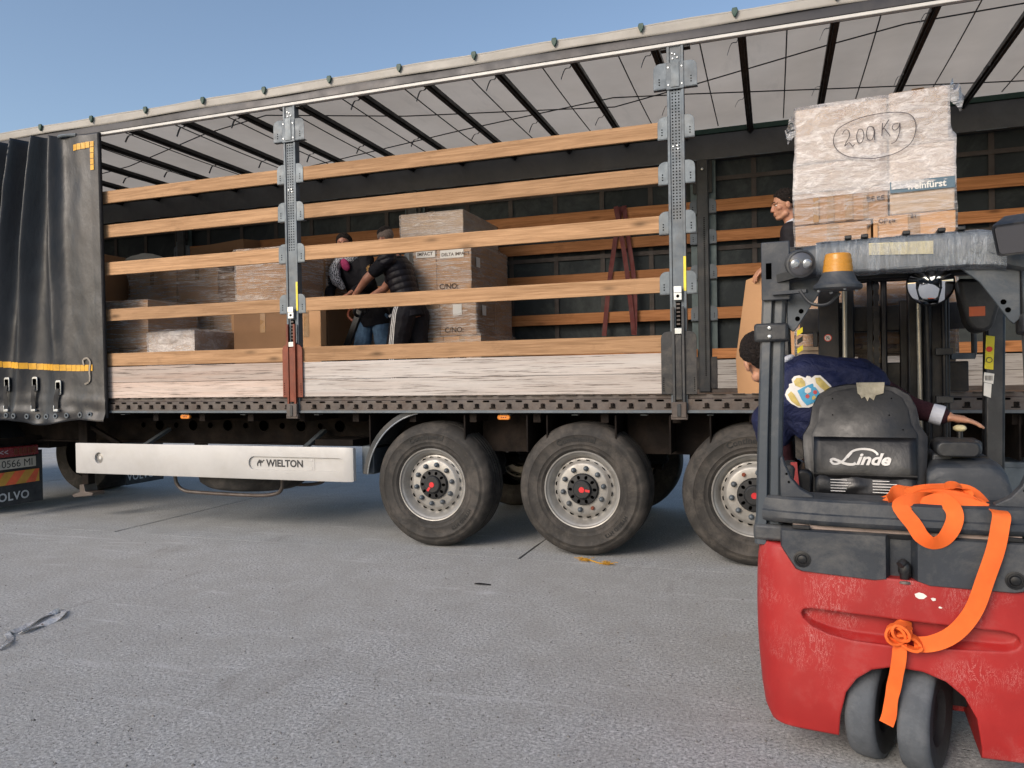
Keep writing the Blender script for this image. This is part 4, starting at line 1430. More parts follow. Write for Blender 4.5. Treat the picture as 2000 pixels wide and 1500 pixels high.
pL_ = post_run(-1)
pR_ = post_run(1)
MB().box(-0.462, -0.36, 0.045, 0.062, 1.72, 1.94).build('lamp_plate', M['fk_grey'], fk, bevel=0.004)
MB().box(-0.445, -0.425, 0.0435, 0.044, 1.80, 1.86).build('plate_slot', M['black_hole'], fk)


def beam_z(x):
    return 1.868 - 0.045 * max(0, (abs(x) - 0.22) / 0.2) ** 2


bm_ = MB()
rg = []
for k in range(25):
    x = -0.40 + 0.80 * k / 24
    z = beam_z(x)
    rg.append([(x, 0.07 + b, z + c) for b, c in ((0, -0.05), (0.0, 0.035), (0.012, 0.052), (0.03, 0.058), (0.10, 0.062), (0.115, 0.05), (0.115, -0.05), (0.02, -0.062))])
bm_.loft(rg)
beam = bm_.build('guard_beam', M['fk_post'], fk, smooth=40)
fw_ = MB()
rg = []
for k in range(61):
    x = -0.27 + 0.60 * k / 60
    z = beam_z(x)
    q = 1.05 + 0.05 * mnoise.noise(V(x * 14, 0, 0)) + 0.03 * mnoise.noise(V(x * 50, 3, 0))
    rg.append([(x, 0.125 + (b - 0.055) * (1.03 + 0.15 * (q - 1)), z + c * q) for b, c in ((-0.005, -0.055), (-0.006, -0.01), (-0.006, 0.035), (0.008, 0.055), (0.03, 0.062), (0.10, 0.067), (0.12, 0.055), (0.12, -0.055), (0.02, -0.068))])
fw_.loft(rg, cap=False)
fw_.build('wrapping_film', M['film_guard'], beam, smooth=60)
a_, b_ = FP(1697, 484, 0.0625), FP(1823, 480, 0.0625)
MB().add([a_ + V(0, 0, -0.026), b_ + V(0, 0, -0.028), b_ + V(0, 0, 0.018), a_ + V(0, 0, 0.016)], [(0, 1, 2, 3)]).build('guard_label', M['label_cream'], beam, smooth=0)
for x in (-0.16, -0.105, 0.03, 0.14, 0.20):
    MB().box(x - 0.012, x + 0.012, 0.075, 0.18, beam_z(x) + 0.064, beam_z(x) + 0.078).build('film_gap_tab', M['fk_black'], beam, bevel=0.003)
for x in (0.245, 0.295):
    MB().lathe([(0, 0.004), (0.018, 0.004), (0.022, 0.0)], (x, 0.0665, beam_z(x)), (0, -1, 0), 18).build('beam_plug', M['fk_post'], beam)
# roof sheet of bars
for k in range(7):
    x = -0.36 + 0.12 * k
    MB().bar((x, 0.18, 1.915), (x, 1.20, 1.945), 0.035, 0.035).build('roof_bar', M['fk_black'], fk, bevel=0.004)
for sx in (-1, 1):
    MB().bar((sx * 0.43, 0.14, 1.90), (sx * 0.47, 1.22, 1.93), 0.07, 0.08).build('roof_side_rail', M['fk_dark'], fk, bevel=0.012)
    MB().bar((sx * 0.425, 1.02, 0.42), (sx * 0.475, 1.20, 1.92), 0.08, 0.085, up=(0, 1, 0)).build('front_post', M['fk_black'], fk, bevel=0.012)
MB().bar((-0.47, 1.21, 1.93), (0.47, 1.21, 1.93), 0.07, 0.07).build('front_beam', M['fk_black'], fk, bevel=0.012)
MB().box(-0.44, 0.44, 0.4, 1.19, 1.962, 1.968).build('roof_panel', M['fk_black'], fk)
# stickers on the front post facing back
fp_ = lambda u, v: FP(u, v, 1.045 + 0.12 * (FP(u, v, 1.1).z - 0.42) / 1.5)
def quad(name, pts, mat, fn):
    MB().add([fn(*q) for q in pts], [(0, 1, 2, 3)]).build(name, mat, fk, smooth=0)


y_ = lambda u, v: FP(u, v, 1.02 + 0.18 * (FP(u, v, 1.08).z - 0.42) / 1.5 - 0.0455)
quad('warning_sticker', [(1923, 720), (1940, 722), (1943, 657), (1926, 655)], M['label_yellow'], y_)
quad('barcode_sticker', [(1921, 746), (1940, 750), (1942, 730), (1922, 727)], M['label_white'], y_)
quad('paper_sticker', [(1921, 772), (1935, 777), (1937, 750), (1922, 747)], M['label_white'], y_)
q = y_(1932, 682) + V(0, -0.0015, 0)
MB().cyl(q, q + V(0, -0.001, 0), 0.013, None, 18).build('sticker_dot', M['label_red'], fk)
q = y_(1932, 703) + V(0, -0.0015, 0)
MB().lathe([(0.013, 0), (0.013, 0.001), (0.010, 0.001), (0.010, 0)], q, (0, -1, 0), 18).build('sticker_ring', M['dark_text'], fk)
for k in range(6):
    q = y_(1924.5 + k * 2.6, 738) + V(0, -0.001, 0)
    MB().box(q.x - 0.0012, q.x + 0.0012, q.y - 0.0005, q.y, q.z - 0.014, q.z + 0.01).build('barcode_bar', M['dark_text'], fk)

# ---- lamps, beacon, mirror, display
c = FP(1563, 515, -0.03)
dl = V(0.25, -0.95, -0.18).normalized()
lp = MB().lathe([(0.0, -0.085), (0.035, -0.08), (0.044, -0.06), (0.046, 0.0), (0.050, 0.004), (0.050, 0.014), (0.044, 0.016)], c, dl, 28).build('work_lamp', M['fk_grey'], fk)
MB().lathe([(0.045, 0.010), (0.03, 0.017), (0, 0.020)], c, dl, 24).build('lamp_lens', M['lamp_glass'], lp)
for k in range(9):
    a = R(100 + k * 20)
    e1 = dl.cross(V(0, 0, 1)).normalized()
    e2 = e1.cross(dl)
    w = e1 * math.cos(a) + e2 * math.sin(a)
    MB().bar(c + w * 0.048 - dl * 0.005, c + w * 0.046 - dl * 0.07, 0.004, 0.010, up=w).build('cooling_fin', M['fk_grey'], lp)
for s_ in (-1, 1):
    e1 = dl.cross(V(0, 0, 1)).normalized()
    MB().lathe([(0.017, 0), (0.010, 0.006), (0, 0.007)], c + e1 * s_ * 0.02 + dl * 0.018, dl, 14).build('lamp_led', M['zinc'], lp)
MB().bar(c + V(-0.01, 0.05, -0.03), V(-0.40, 0.055, 1.80), 0.03, 0.03).build('lamp_bracket', M['fk_black'], fk)
MB().bar(V(-0.42, 0.045, 1.745), V(-0.30, 0.02, 1.745), 0.03, 0.012).build('lamp_bracket', M['fk_grey'], fk)
c = FP(1988, 462, -0.06)
dl = V(-0.35, -0.75, -0.55).normalized()
e1 = dl.cross(V(0, 0, 1)).normalized()
e2 = e1.cross(dl)
mb = MB()
mb.loft([[c + e1 * x * sc_ + e2 * y * sc_ + dl * o_ for x, y in rrect(-0.062, 0.062, -0.055, 0.055, 0.012)] for sc_, o_ in ((0.55, -0.10), (0.85, -0.07), (1, -0.01), (1.03, 0.0), (1.03, 0.015), (0.93, 0.015), (0.93, 0.008))], True)
lp = mb.build('work_lamp', M['fk_dark'], fk)
MB().prism(rrect(-0.056, 0.056, -0.05, 0.05, 0.01), c + dl * 0.0085, e1, e2, dl, 0.004).build('lamp_lens', M['lamp_glass'], lp)
MB().bar(c - dl * 0.05, V(0.41, 0.10, 1.90), 0.03, 0.02).build('lamp_bracket', M['fk_black'], fk)

c = V(-0.197, -0.055, 1.735)
bc = MB().lathe([(0.0, 0.0), (0.074, 0.0), (0.081, 0.006), (0.081, 0.016), (0.065, 0.030), (0.053, 0.055), (0.051, 0.062), (0, 0.062)], c, (0.02, -0.03, 1), 36).build('beacon', M['fk_grey'], fk)
MB().lathe([(0.0495, 0.062), (0.0485, 0.085), (0.047, 0.086), (0.0465, 0.105), (0.045, 0.106), (0.043, 0.122), (0.039, 0.127), (0, 0.128)], c, (0.02, -0.03, 1), 32).build('beacon_lens', M['amber'], bc, smooth=25)
for a in (200, 290, 20, 110):
    MB().ball(c + V(math.cos(R(a)) * 0.065, math.sin(R(a)) * 0.065, -0.001), 0.006, 8, 6).build('beacon_screw', M['zinc'], bc)
MB().bar(c + V(0, 0.08, 0.03), V(-0.22, 0.09, 1.80), 0.06, 0.02).build('beacon_bracket', M['fk_black'], fk)
MB().tube(smooth_path([FP(1562, 568, -0.02), FP(1580, 590, -0.03), FP(1600, 596, -0.04), FP(1620, 592, -0.05), FP(1640, 572, -0.05)], 5), 0.006, 8).build('beacon_cable', M['fk_dark'], fk)

c = FP(1817, 555, 1.0)
mr_ = MB().lathe([(0.0, -0.03), (0.07, -0.025), (0.098, -0.005), (0.100, 0.004), (0.094, 0.008)], c, (-0.1, -1, -0.10), 40).build('mirror_shell', M['fk_black'], fk)
MB().lathe([(0.094, 0.006), (0.07, 0.017), (0.04, 0.023), (0.0, 0.026)], c, (-0.1, -1, -0.10), 40).build('mirror_glass', M['mirror_glass'], mr_)
MB().bar(c + V(0, 0.03, 0.05), c + V(0, 0.12, 0.15), 0.02, 0.02).build('mirror_arm', M['fk_black'], fk)
pod = []
for u, v in ((1868, 545), (1955, 545), (1950, 600), (1938, 640), (1922, 650), (1900, 648), (1886, 630), (1876, 590)):
    q = FP(u, v, 0.9)
    pod.append((q.x, q.z))
pd = MB().prism(pod, (0, 0.87, 0), (1, 0, 0), (0, 0, 1), (0, 1, 0), 0.16).build('display_pod', M['fk_black'], fk, bevel=0.018, seg=3)
q0, q1 = FP(1893, 618, 0.868), FP(1924, 598, 0.868)
MB().box(q0.x, q1.x, 0.867, 0.869, q0.z, q1.z).build('pod_label', M['label_orange'], pd)

# ---- mast
mast = [(-0.247, 0.105, 1.40), (0.254, 0.118, 1.40)]
for x, w, y in mast:
    mb = MB()
    mb.box(x - w / 2, x + w / 2, y, y + 0.10, 0.10, 2.02)
    m_ = mb.build('mast_rail', M['mast_black'], fk, bevel=0.006)
    sg = -1 if x < 0 else 1
    MB().box(x - sg * 0.095 - 0.028, x - sg * 0.095 + 0.028, 1.45, 1.55, 0.14, 2.06).build('inner_mast_rail', M['mast_black'], fk, bevel=0.006)
    MB().cyl((x - sg * 0.07, 1.385, 0.2), (x - sg * 0.07, 1.385, 1.1), 0.03, None, 18).build('lift_cylinder', M['mast_black'], fk)
    MB().cyl((x - sg * 0.075, 1.385, 1.1), (x - sg * 0.08, 1.385, 1.98), 0.0125, None, 14).build('lift_rod', M['rod'], fk)
    for z in (0.35, 1.15, 1.92):
        MB().box(min(x, 0), max(x, 0), 1.515, 1.55, z, z + 0.09).build('mast_tie', M['mast_black'], fk, bevel=0.004)
for z in (0.25, 1.93):
    MB().box(-0.29, 0.31, 1.36, 1.398, z, z + 0.08).build('mast_cross_bar', M['mast_black'], fk, bevel=0.006)
# extra profile edges on the right rail: pipe bundle and clamps
for x, r in ((0.215, 0.016), (0.285, 0.012)):
    MB().cyl((x, 1.375, 0.3), (x, 1.375, 1.85), r, None, 12).build('hydraulic_pipe', M['mast_black'], fk)
for z in (1.28, 1.52):
    MB().box(0.245, 0.32, 1.345, 1.398, z, z + 0.035).build('pipe_clamp', M['fk_dark'], fk, bevel=0.003)
MB().box(-0.325, -0.301, 1.39, 1.42, 1.58, 1.66).build('rail_bracket', M['fk_black'], fk, bevel=0.004)
MB().box(-0.06, -0.035, 1.47, 1.50, 0.9, 1.98).build('chain_guide', M['mast_black'], fk)
# leaf chain: alternating link plates
k = 0
z = 1.02
while z < 1.95:
    w = 0.016 if k % 2 else 0.011
    MB().prism(rrect(-w, w, -0.021, 0.021, 0.010, 3), (-0.018, 1.462, z), (1, 0, 0), (0, 0, 1), (0, -1, 0), 0.012 if k % 2 else 0.016).build('chain_link', M['mast_black'], fk)
    z += 0.030
    k += 1
MB().box(0.005, 0.035, 1.46, 1.51, 0.3, 1.97).build('centre_cylinder', M['mast_black'], fk, bevel=0.008)
q = FP(1617, 660, 1.3985)
st_ = MB().cyl(q, q + V(0, -0.001, 0), 0.019, None, 24).build('no_step_sticker', M['label_red'], fk)
MB().cyl(q + V(0, -0.001, 0), q + V(0, -0.0018, 0), 0.015, None, 24).build('sticker_field', M['label_white'], st_)
sp_ = lambda x, y: q + V(x, -0.0018, y)
stroke_mb([[(-0.008, -0.009), (-0.004, 0.006), (0.006, 0.006)], [(0.0, 0.006), (0.001, -0.009)], [(-0.010, 0.010), (0.011, -0.009)], [(0.006, 0.005), (0.007, -0.009)]], 0.0025, sp_, (0, -1, 0), 0.0005).build('sticker_figure', M['dark_text'], st_, smooth=0)
# carriage and load backrest
for z0, z1 in ((1.66, 1.80), (1.33, 1.49)):
    MB().box(-0.40, 0.42, 1.60, 1.64, z0, z1).build('carriage_bar', M['mast_black'], fk, bevel=0.006)
for x in (-0.14, 0.12):
    MB().box(x - 0.02, x + 0.02, 1.56, 1.60, 1.30, 1.82).build('carriage_plate', M['mast_black'], fk, bevel=0.004)
for x in (-0.20, 0.22):
    mb = MB().box(x - 0.05, x + 0.05, 1.642, 1.682, 1.405, 1.83)
    mb.loft([[(x - 0.05, 1.642, 1.405), (x + 0.05, 1.642, 1.405), (x + 0.05, 1.642, 1.445), (x - 0.05, 1.642, 1.445)], [(x - 0.05, 2.78, 1.43), (x + 0.05, 2.78, 1.43), (x + 0.05, 2.78, 1.44), (x - 0.05, 2.78, 1.44)]])
    mb.build('fork', M['mast_black'], fk, bevel=0.003)
MB().tube([(0.42, 1.62, 1.515), (0.445, 1.62, 1.515), (0.448, 1.62, 1.54), (0.448, 1.62, 1.66)], 0.014, 8).build('hose_bracket', M['fk_dark'], fk)
MB().bar((0.32, 1.5, 1.515), (0.44, 1.62, 1.515), 0.03, 0.03).build('hose_bracket', M['fk_dark'], fk)
# warning stripes on the carriage's side
for k in range(8):
    z = 1.30 + k * 0.05
    MB().prism([(-0.415, z), (-0.385, z + 0.02), (-0.385, z + 0.05), (-0.415, z + 0.03)], (0, 1.598, 0), (1, 0, 0), (0, 0, 1), (0, -1, 0), 0.002).build('warning_stripe', M['label_yellow'] if k % 2 else M['fk_black'], fk, smooth=0)

# ---- body, floor, front wheels
MB().box(-0.47, 0.47, 0.40, 1.06, 0.16, 0.80).build('battery_body', M['fk_dark'], fk, bevel=0.02)
MB().box(-0.46, 0.46, 1.06, 1.40, 0.22, 0.40).build('floor_plate', M['fk_black'], fk, bevel=0.01)
MB().box(-0.46, 0.46, 0.175, 0.95, 0.80, 0.868).build('seat_deck', M['fk_black'], fk, bevel=0.02)
MB().loft([[(x, 1.18, 0.40), (x, 1.32, 0.40), (x, 1.30, 1.02), (x, 1.22, 1.08), (x, 1.16, 1.05)] for x in (-0.30, 0.30)]).build('dashboard', M['fk_black'], fk, bevel=0.02)
MB().tube([V(-0.12 + 0.16 * math.cos(t * math.pi / 12), 1.10 + 0.10 * math.sin(t * math.pi / 12), 1.15 + 0.10 * math.sin(t * math.pi / 12)) for t in range(24)], 0.013, 8, closed=True).build('steering_wheel', M['fk_black'], fk)
MB().bar((-0.12, 1.10, 1.14), (-0.12, 1.25, 0.98), 0.05, 0.05).build('steering_column', M['fk_black'], fk)
for sx in (-1, 1):
    w_ = MB().lathe([(0.12, 0.06), (0.20, 0.075), (0.225, 0.06), (0.23, 0.0), (0.225, -0.06), (0.20, -0.075), (0.12, -0.06)], (sx * 0.41, 1.30, 0.23), (1, 0, 0), 40).build('front_tyre', M['solid_tyre_dark'], fk)
    MB().lathe([(0.125, 0.055), (0.08, 0.03), (0.0, 0.03)], (sx * 0.41, 1.30, 0.23), (sx, 0, 0), 24).build('wheel_rim', M['red_paint'], w_)
# console on the right of the seat
con = [(0.12, 0.868), (0.42, 0.868), (0.425, 0.95), (0.405, 1.045), (0.38, 1.075), (0.34, 1.085), (0.16, 1.08), (0.125, 1.05)]
MB().loft([[(x, y, 0.868 + (z - 0.868) * s_) for x, z in con] for y, s_ in ((0.50, 0.75), (0.52, 0.92), (0.60, 1), (1.0, 1), (1.1, 0.8))]).build('side_console', M['fk_grey'], fk, bevel=0.012, seg=3)
MB().box(0.17, 0.36, 0.64, 0.70, 1.060, 1.0865).build('console_slot', M['fk_black'], fk)

# ---- steered twin wheels
ang = R(-18)
ax = V(math.cos(ang), math.sin(ang), 0)
for s_ in (-1, 1):
    c = V(-0.005, 0.165, 0.197) + ax * s_ * 0.088
    w_ = MB().lathe([(0.10, 0.040), (0.13, 0.050), (0.172, 0.052), (0.190, 0.046), (0.197, 0.030), (0.1975, 0.0), (0.197, -0.030), (0.190, -0.046), (0.172, -0.052), (0.13, -0.050), (0.10, -0.040)], c, ax, 56).build('rear_tyre', M['solid_tyre'], fk, smooth=50)
    for e_ in (-1, 1):
        MB().lathe([(0.172, 0.0525), (0.13, 0.0515), (0.10, 0.044), (0.09, 0.02), (0.0, 0.02)], c, ax * e_, 40).build('wheel_disc', M['solid_tyre_dark'], w_)
MB().cyl(V(-0.005, 0.165, 0.197) - ax * 0.04, V(-0.005, 0.165, 0.197) + ax * 0.04, 0.05, None, 20).build('steer_hub', M['chassis'], fk)
MB().box(-0.03, 0.02, 0.10, 0.24, 0.20, 0.44).build('steer_fork', M['rave'], fk, bevel=0.006)
MB().box(-0.20, 0.235, 0.33, 0.43, 0.17, 0.52).build('wheel_well', M['fk_black'], fk)

# ---- seat
SX = -0.105
back = [(-0.215, 0.915), (0.215, 0.915), (0.232, 1.00), (0.243, 1.12), (0.243, 1.17), (0.215, 1.22), (0.205, 1.29), (0.180, 1.345), (0.13, 1.378), (0.06, 1.392), (-0.06, 1.392), (-0.13, 1.378), (-0.180, 1.345), (-0.205, 1.29), (-0.215, 1.22), (-0.243, 1.17), (-0.243, 1.12), (-0.232, 1.00)]
lean = lambda z: 0.52 + 0.13 * (z - 0.92) / 0.47
sb = MB()
sb.loft([[(SX + x * s_, lean(z) + o_, 1.15 + (z - 1.15) * s_) for x, z in back] for s_, o_ in ((0.90, -0.012), (0.985, -0.006), (1.0, 0.010), (1.0, 0.07), (0.93, 0.10), (0.8, 0.105))])
seat = sb.build('seat_backrest', M['vinyl'], fk, smooth=40)
pan = [(x * 0.84, 1.165 + (z - 1.15) * 0.86) for x, z in back]
MB().loft([[(SX + x * s_, lean(z) - 0.012 - o_, 1.165 + (z - 1.165) * s_) for x, z in pan] for s_, o_ in ((1, -0.002), (1, 0.006), (0.97, 0.009))]).build('back_panel', M['fk_black'], seat, smooth=40)
tp = MB()
rndt = random.Random(3)
tl = [(-0.055, 1.398), (-0.05, 1.352), (-0.042, 1.345), (-0.035, 1.330), (-0.022, 1.338), (-0.012, 1.318), (-0.004, 1.335), (0.012, 1.322), (0.02, 1.343), (0.05, 1.352), (0.055, 1.398)]
tp.prism([(x + 0.03, z) for x, z in tl], (SX, lean(1.36) - 0.032, 0), (1, 0, 0), (0, 0.09, 1), (0, 1, 0), 0.006)
# the tape lies on the sloped shell
tp.v = [(x, y - 0.12 , z) for x, y, z in tp.v]
tp.build('patch_tape', M['tape_pale'], seat, smooth=0)
pouch = MB()
px0, px1 = SX - 0.196, SX + 0.196
pouch.grid(14, 9, lambda u, v: (px0 + (px1 - px0) * u, lean(1.0 + 0.165 * v) - 0.030 - 0.010 * math.sin(math.pi * v) - 0.004 * mnoise.noise(V(u * 5, v * 3, 2)), 1.0 + 0.166 * v))
po = pouch.build('document_pouch', M['vinyl'], seat, smooth=60)
po.modifiers.new('thick', 'SOLIDIFY').thickness = 0.006
pouch = MB()
pouch.grid(20, 9, lambda u, v: (px0 + 0.004 + (px1 - px0 - 0.008) * u, lean(0.92 + 0.10 * v) - 0.024 - 0.016 * math.sin(math.pi * v) - 0.010 * mnoise.noise(V(u * 6, v * 4, 5)), 0.918 + 0.105 * v))
pl_ = pouch.build('pouch_bottom', M['vinyl'], seat, smooth=60)
pl_.modifiers.new('thick', 'SOLIDIFY').thickness = 0.006
MB().box(px0, px1, lean(1.0) - 0.037, lean(1.0) - 0.028, 1.012, 1.018).build('pouch_seam', M['fk_black'], seat)


def on_pouch(x, z):
    v = (z - 1.0) / 0.166
    return V(SX + x, lean(z) - 0.030 - 0.010 * math.sin(math.pi * v) - 0.0095, z)


LZ = 1.055
L_ = lambda x, y: on_pouch(x - 0.13, LZ + y)
sw = [[(0.0, 0.016), (0.010, 0.004), (0.026, 0.003), (0.05, 0.016), (0.07, 0.040), (0.09, 0.058), (0.125, 0.066), (0.16, 0.062), (0.178, 0.050), (0.180, 0.042)], [(0.0, 0.016), (0.012, 0.022), (0.035, 0.014), (0.06, 0.004), (0.085, 0.002), (0.098, 0.008)], [(0.064, 0.030), (0.082, 0.052)]]
mbL = stroke_mb(sw[:1], 0.009, L_, (0, -1, 0), 0.002)
mbL.add(*[(q.v, q.f) for q in [stroke_mb(sw[1:], 0.011, L_, (0, -1, 0), 0.0028)]][0])
lg_ = mbL.build('maker_lettering', M['logo_white'], seat, smooth=0)
wt = text_mb('inde', 0.066, (0, 0, 0), (1, 0, 0), (0, 0, 1), warp=lambda x, y: L_(0.098 + x * 1.12, 0.003 + y) + V(0, -0.002, 0), bold=0.0022, shear=0.35)
wt.build('maker_lettering', M['logo_white'], seat, smooth=0)
for cx in (-0.13, 0.03):
    for k in range(5):
        w = random.Random(k * 3 + int(cx * 100)).uniform(0.05, 0.10)
        z = 0.998 - k * 0.0115 - 0.004
        y = lean(z) - 0.0575 + 0.004 * k * 0.3
        MB().box(SX + cx, SX + cx + w, y, y + 0.0008, z - 0.0016, z + 0.0016).build('printed_line', M['logo_white'], seat, smooth=0)
for x, z in ((-0.12, 1.33), (0.11, 1.33), (-0.12, 1.26), (0.10, 1.26), (0.15, 1.2)):
    MB().cyl((SX + x, lean(z) - 0.0225, z), (SX + x, lean(z) - 0.0215, z), 0.003, None, 8).build('panel_hole', M['black_hole'], seat)
MB().loft([[(SX + x, 0.60 + y, z) for x, z in rrect(-0.23, 0.23, 0.87, 1.0, 0.04)] for y in (0.0, 0.04, 0.40, 0.46)]).build('seat_cushion', M['vinyl'], fk, bevel=0.02)
MB().loft([[(SX - 0.235 + x, 0.50 + y, z) for x, z in rrect(-0.035, 0.035, 0.87, 1.03, 0.03)] for y in (0.0, 0.03, 0.30)]).build('seat_wing', M['vinyl'], fk, bevel=0.012)
MB().loft([[(SX - 0.30 + x, 0.48 + y, z) for x, z in rrect(-0.03, 0.03, 0.87, 1.05, 0.02)] for y in (0.0, 0.03, 0.20)]).build('belt_reel', M['fk_dark'], fk, bevel=0.01)
MB().ribbon([(V(*q), (1, 0, 0)) for q in smooth_path([(SX - 0.275, 0.50, 1.06), (SX - 0.270, 0.485, 1.0), (SX - 0.262, 0.475, 0.93), (SX - 0.25, 0.47, 0.89)], 4)], 0.026, 0.003).build('seat_belt', M['belt_red'], fk)
# armrest
ar = MB().loft([[(x, 0.60, z) for x, z in ((0.135, 0.93), (0.215, 0.93), (0.225, 1.10), (0.155, 1.10))], [(x, 0.66, z) for x, z in ((0.135, 0.93), (0.215, 0.93), (0.225, 1.10), (0.155, 1.10))]]).build('armrest_column', M['fk_grey'], fk, bevel=0.008)
for k in range(4):
    MB().box(0.165 + k * 0.004, 0.195 + k * 0.004, 0.594, 0.5995, 0.98 + k * 0.028, 0.988 + k * 0.028).build('column_notch', M['fk_black'], ar)
MB().loft([[(0.225 + x, 0.54 + y, z) for x, z in rrect(-0.065 * s_, 0.10 * s_, 1.095, 1.155, 0.025)] for y, s_ in ((0, 0.9), (0.02, 1), (0.22, 1), (0.26, 0.8))]).build('armrest_pad', M['fk_dark'], fk, bevel=0.006)
MB().loft([[(0.30 + x, 0.72 + y, z) for x, z in rrect(-0.05, 0.05, 1.09, 1.15, 0.02)] for y in (0, 0.14)]).build('control_pad', M['fk_dark'], fk, bevel=0.006)
MB().cyl((0.275, 0.78, 1.15), (0.275, 0.78, 1.19), 0.012, None, 12).build('joystick', M['fk_black'], fk)
MB().ball((0.275, 0.78, 1.195), 0.022, 12, 8, (1.2, 1, 0.7)).build('joystick_knob', M['label_cream'], fk)

# ================================================================== ORANGE STRAP (hangs over the forklift's tail)
def strap_material():
    t = NT('strap_orange')
    co = t.co()
    w = t.n('TexWave')
    w.inputs['Scale'].default_value = 160
    t.l(co, w.inputs['Vector'])
    n1 = t.noise(co, 6, 4)
    col = t.ramp(n1, [(0.3, lin('#dd5c1c')), (0.7, lin('#f07029'))])
    dn = t.noise(co, 9, 8, 0.75)
    col = t.mix(t.ramp(dn, [(0.55, 0.0), (0.75, 0.3)]), col, lin('#a8582c'))
    t.set(Base_Color=col, Roughness=0.75)
    t.bump(t.math('ADD', w.outputs['Fac'], t.math('MULTIPLY', dn, 2.0)), 0.35, 0.004)
    return t.m


M['strap_orange'] = strap_material()
strap = thing('orange_strap', 'bright orange lifting strap draped over the forklift rear and knotted to the counterweight', 'strap', FK_P, -FK_A)


def band(ctrl, width, name, k=6):
    """ctrl: (u, v, fw, width direction in forklift axes)"""
    pts = [tuple(FP(u, v, f)) + tuple(w) for u, v, f, w in ctrl]
    sp = smooth_path(pts, k)
    MB().ribbon([(p[:3], p[3:]) for p in sp], width, 0.0022).build(name, M['strap_orange'], strap, smooth=60)


X_ = (1, 0, -0.12)
band([(1905, 985, 0.18, X_), (1935, 990, 0.08, X_), (1955, 1003, -0.004, X_), (1953, 1030, -0.022, X_), (1944, 1075, -0.03, (1, 0, -0.2)), (1925, 1130, -0.035, (1, 0, -0.3)), (1905, 1185, -0.036, (1, -0.1, -0.4)), (1880, 1222, -0.034, (0.8, -0.2, -0.8)), (1850, 1246, -0.03, (0.4, -0.3, -0.9)), (1815, 1258, -0.026, (0.2, -0.5, -0.8)), (1785, 1258, -0.02, (0.1, -0.6, -0.7))], 0.054, 'hanging_band')
band([(1758, 1255, -0.03, (0.8, -0.5, 0)), (1756, 1285, -0.034, (1, -0.1, 0)), (1750, 1320, -0.036, (1, 0.2, 0)), (1742, 1360, -0.03, (0.8, -0.5, 0)), (1737, 1395, -0.032, (0.9, -0.2, 0)), (1731, 1414, -0.034, (0.9, -0.2, 0))], 0.046, 'tail_end')
# knot: three tight wraps
kn = FP(1757, 1238, -0.022)
mb = MB()
rng = random.Random(5)
for j, (rx, rz, tilt, off) in enumerate(((0.036, 0.026, 0.3, V(0, 0, 0.006)), (0.030, 0.030, 1.3, V(-0.012, -0.014, 0.0)), (0.040, 0.020, -0.45, V(0.028, -0.010, -0.020)), (0.022, 0.030, 0.9, V(0.004, -0.022, 0.012)))):
    pts = []
    for k in range(19):
        a = k * 2 * math.pi / 18
        p_ = V(math.cos(a) * rx, math.sin(a * 2) * 0.006, math.sin(a) * rz)
        p_ = V(p_.x * math.cos(tilt) - p_.z * math.sin(tilt), p_.y, p_.x * math.sin(tilt) + p_.z * math.cos(tilt))
        pts.append((kn + off + p_, V(0.15, 1, 0.1)))
    mb.ribbon(pts, 0.034, 0.010)
kb = mb.build('knot', M['strap_orange'], strap, smooth=60, bevel=0.002)
MB().tube(smooth_path([kn + V(-0.01, 0.0, 0.02), kn + V(0.01, 0.03, 0.03), kn + V(0.03, 0.05, 0.02)], 4), 0.016, 8).build('knot_loop', M['strap_orange'], strap)
# hanging loop over the sill
band([(1840, 965, 0.10, (0.3, 1, 0)), (1800, 975, 0.04, (0.8, 0.6, 0)), (1760, 985, 0.0, (1, 0.3, 0)), (1765, 1000, -0.012, (1, 0.1, 0.2)), (1785, 1025, -0.016, (1, 0, 0.3)), (1800, 1048, -0.018, (0.8, -0.2, 0.5)), (1822, 1061, -0.020, (0.1, -0.5, 0.9)), (1845, 1052, -0.020, (-0.6, -0.3, 0.8)), (1862, 1025, -0.016, (-1, 0.1, 0.2)), (1864, 1000, -0.008, (-1, 0.3, 0)), (1845, 978, 0.03, (-0.9, 0.6, 0)), (1800, 962, 0.08, (-0.4, 1, 0)), (1760, 962, 0.10, (0.1, 1, 0.3))], 0.052, 'hanging_loop')
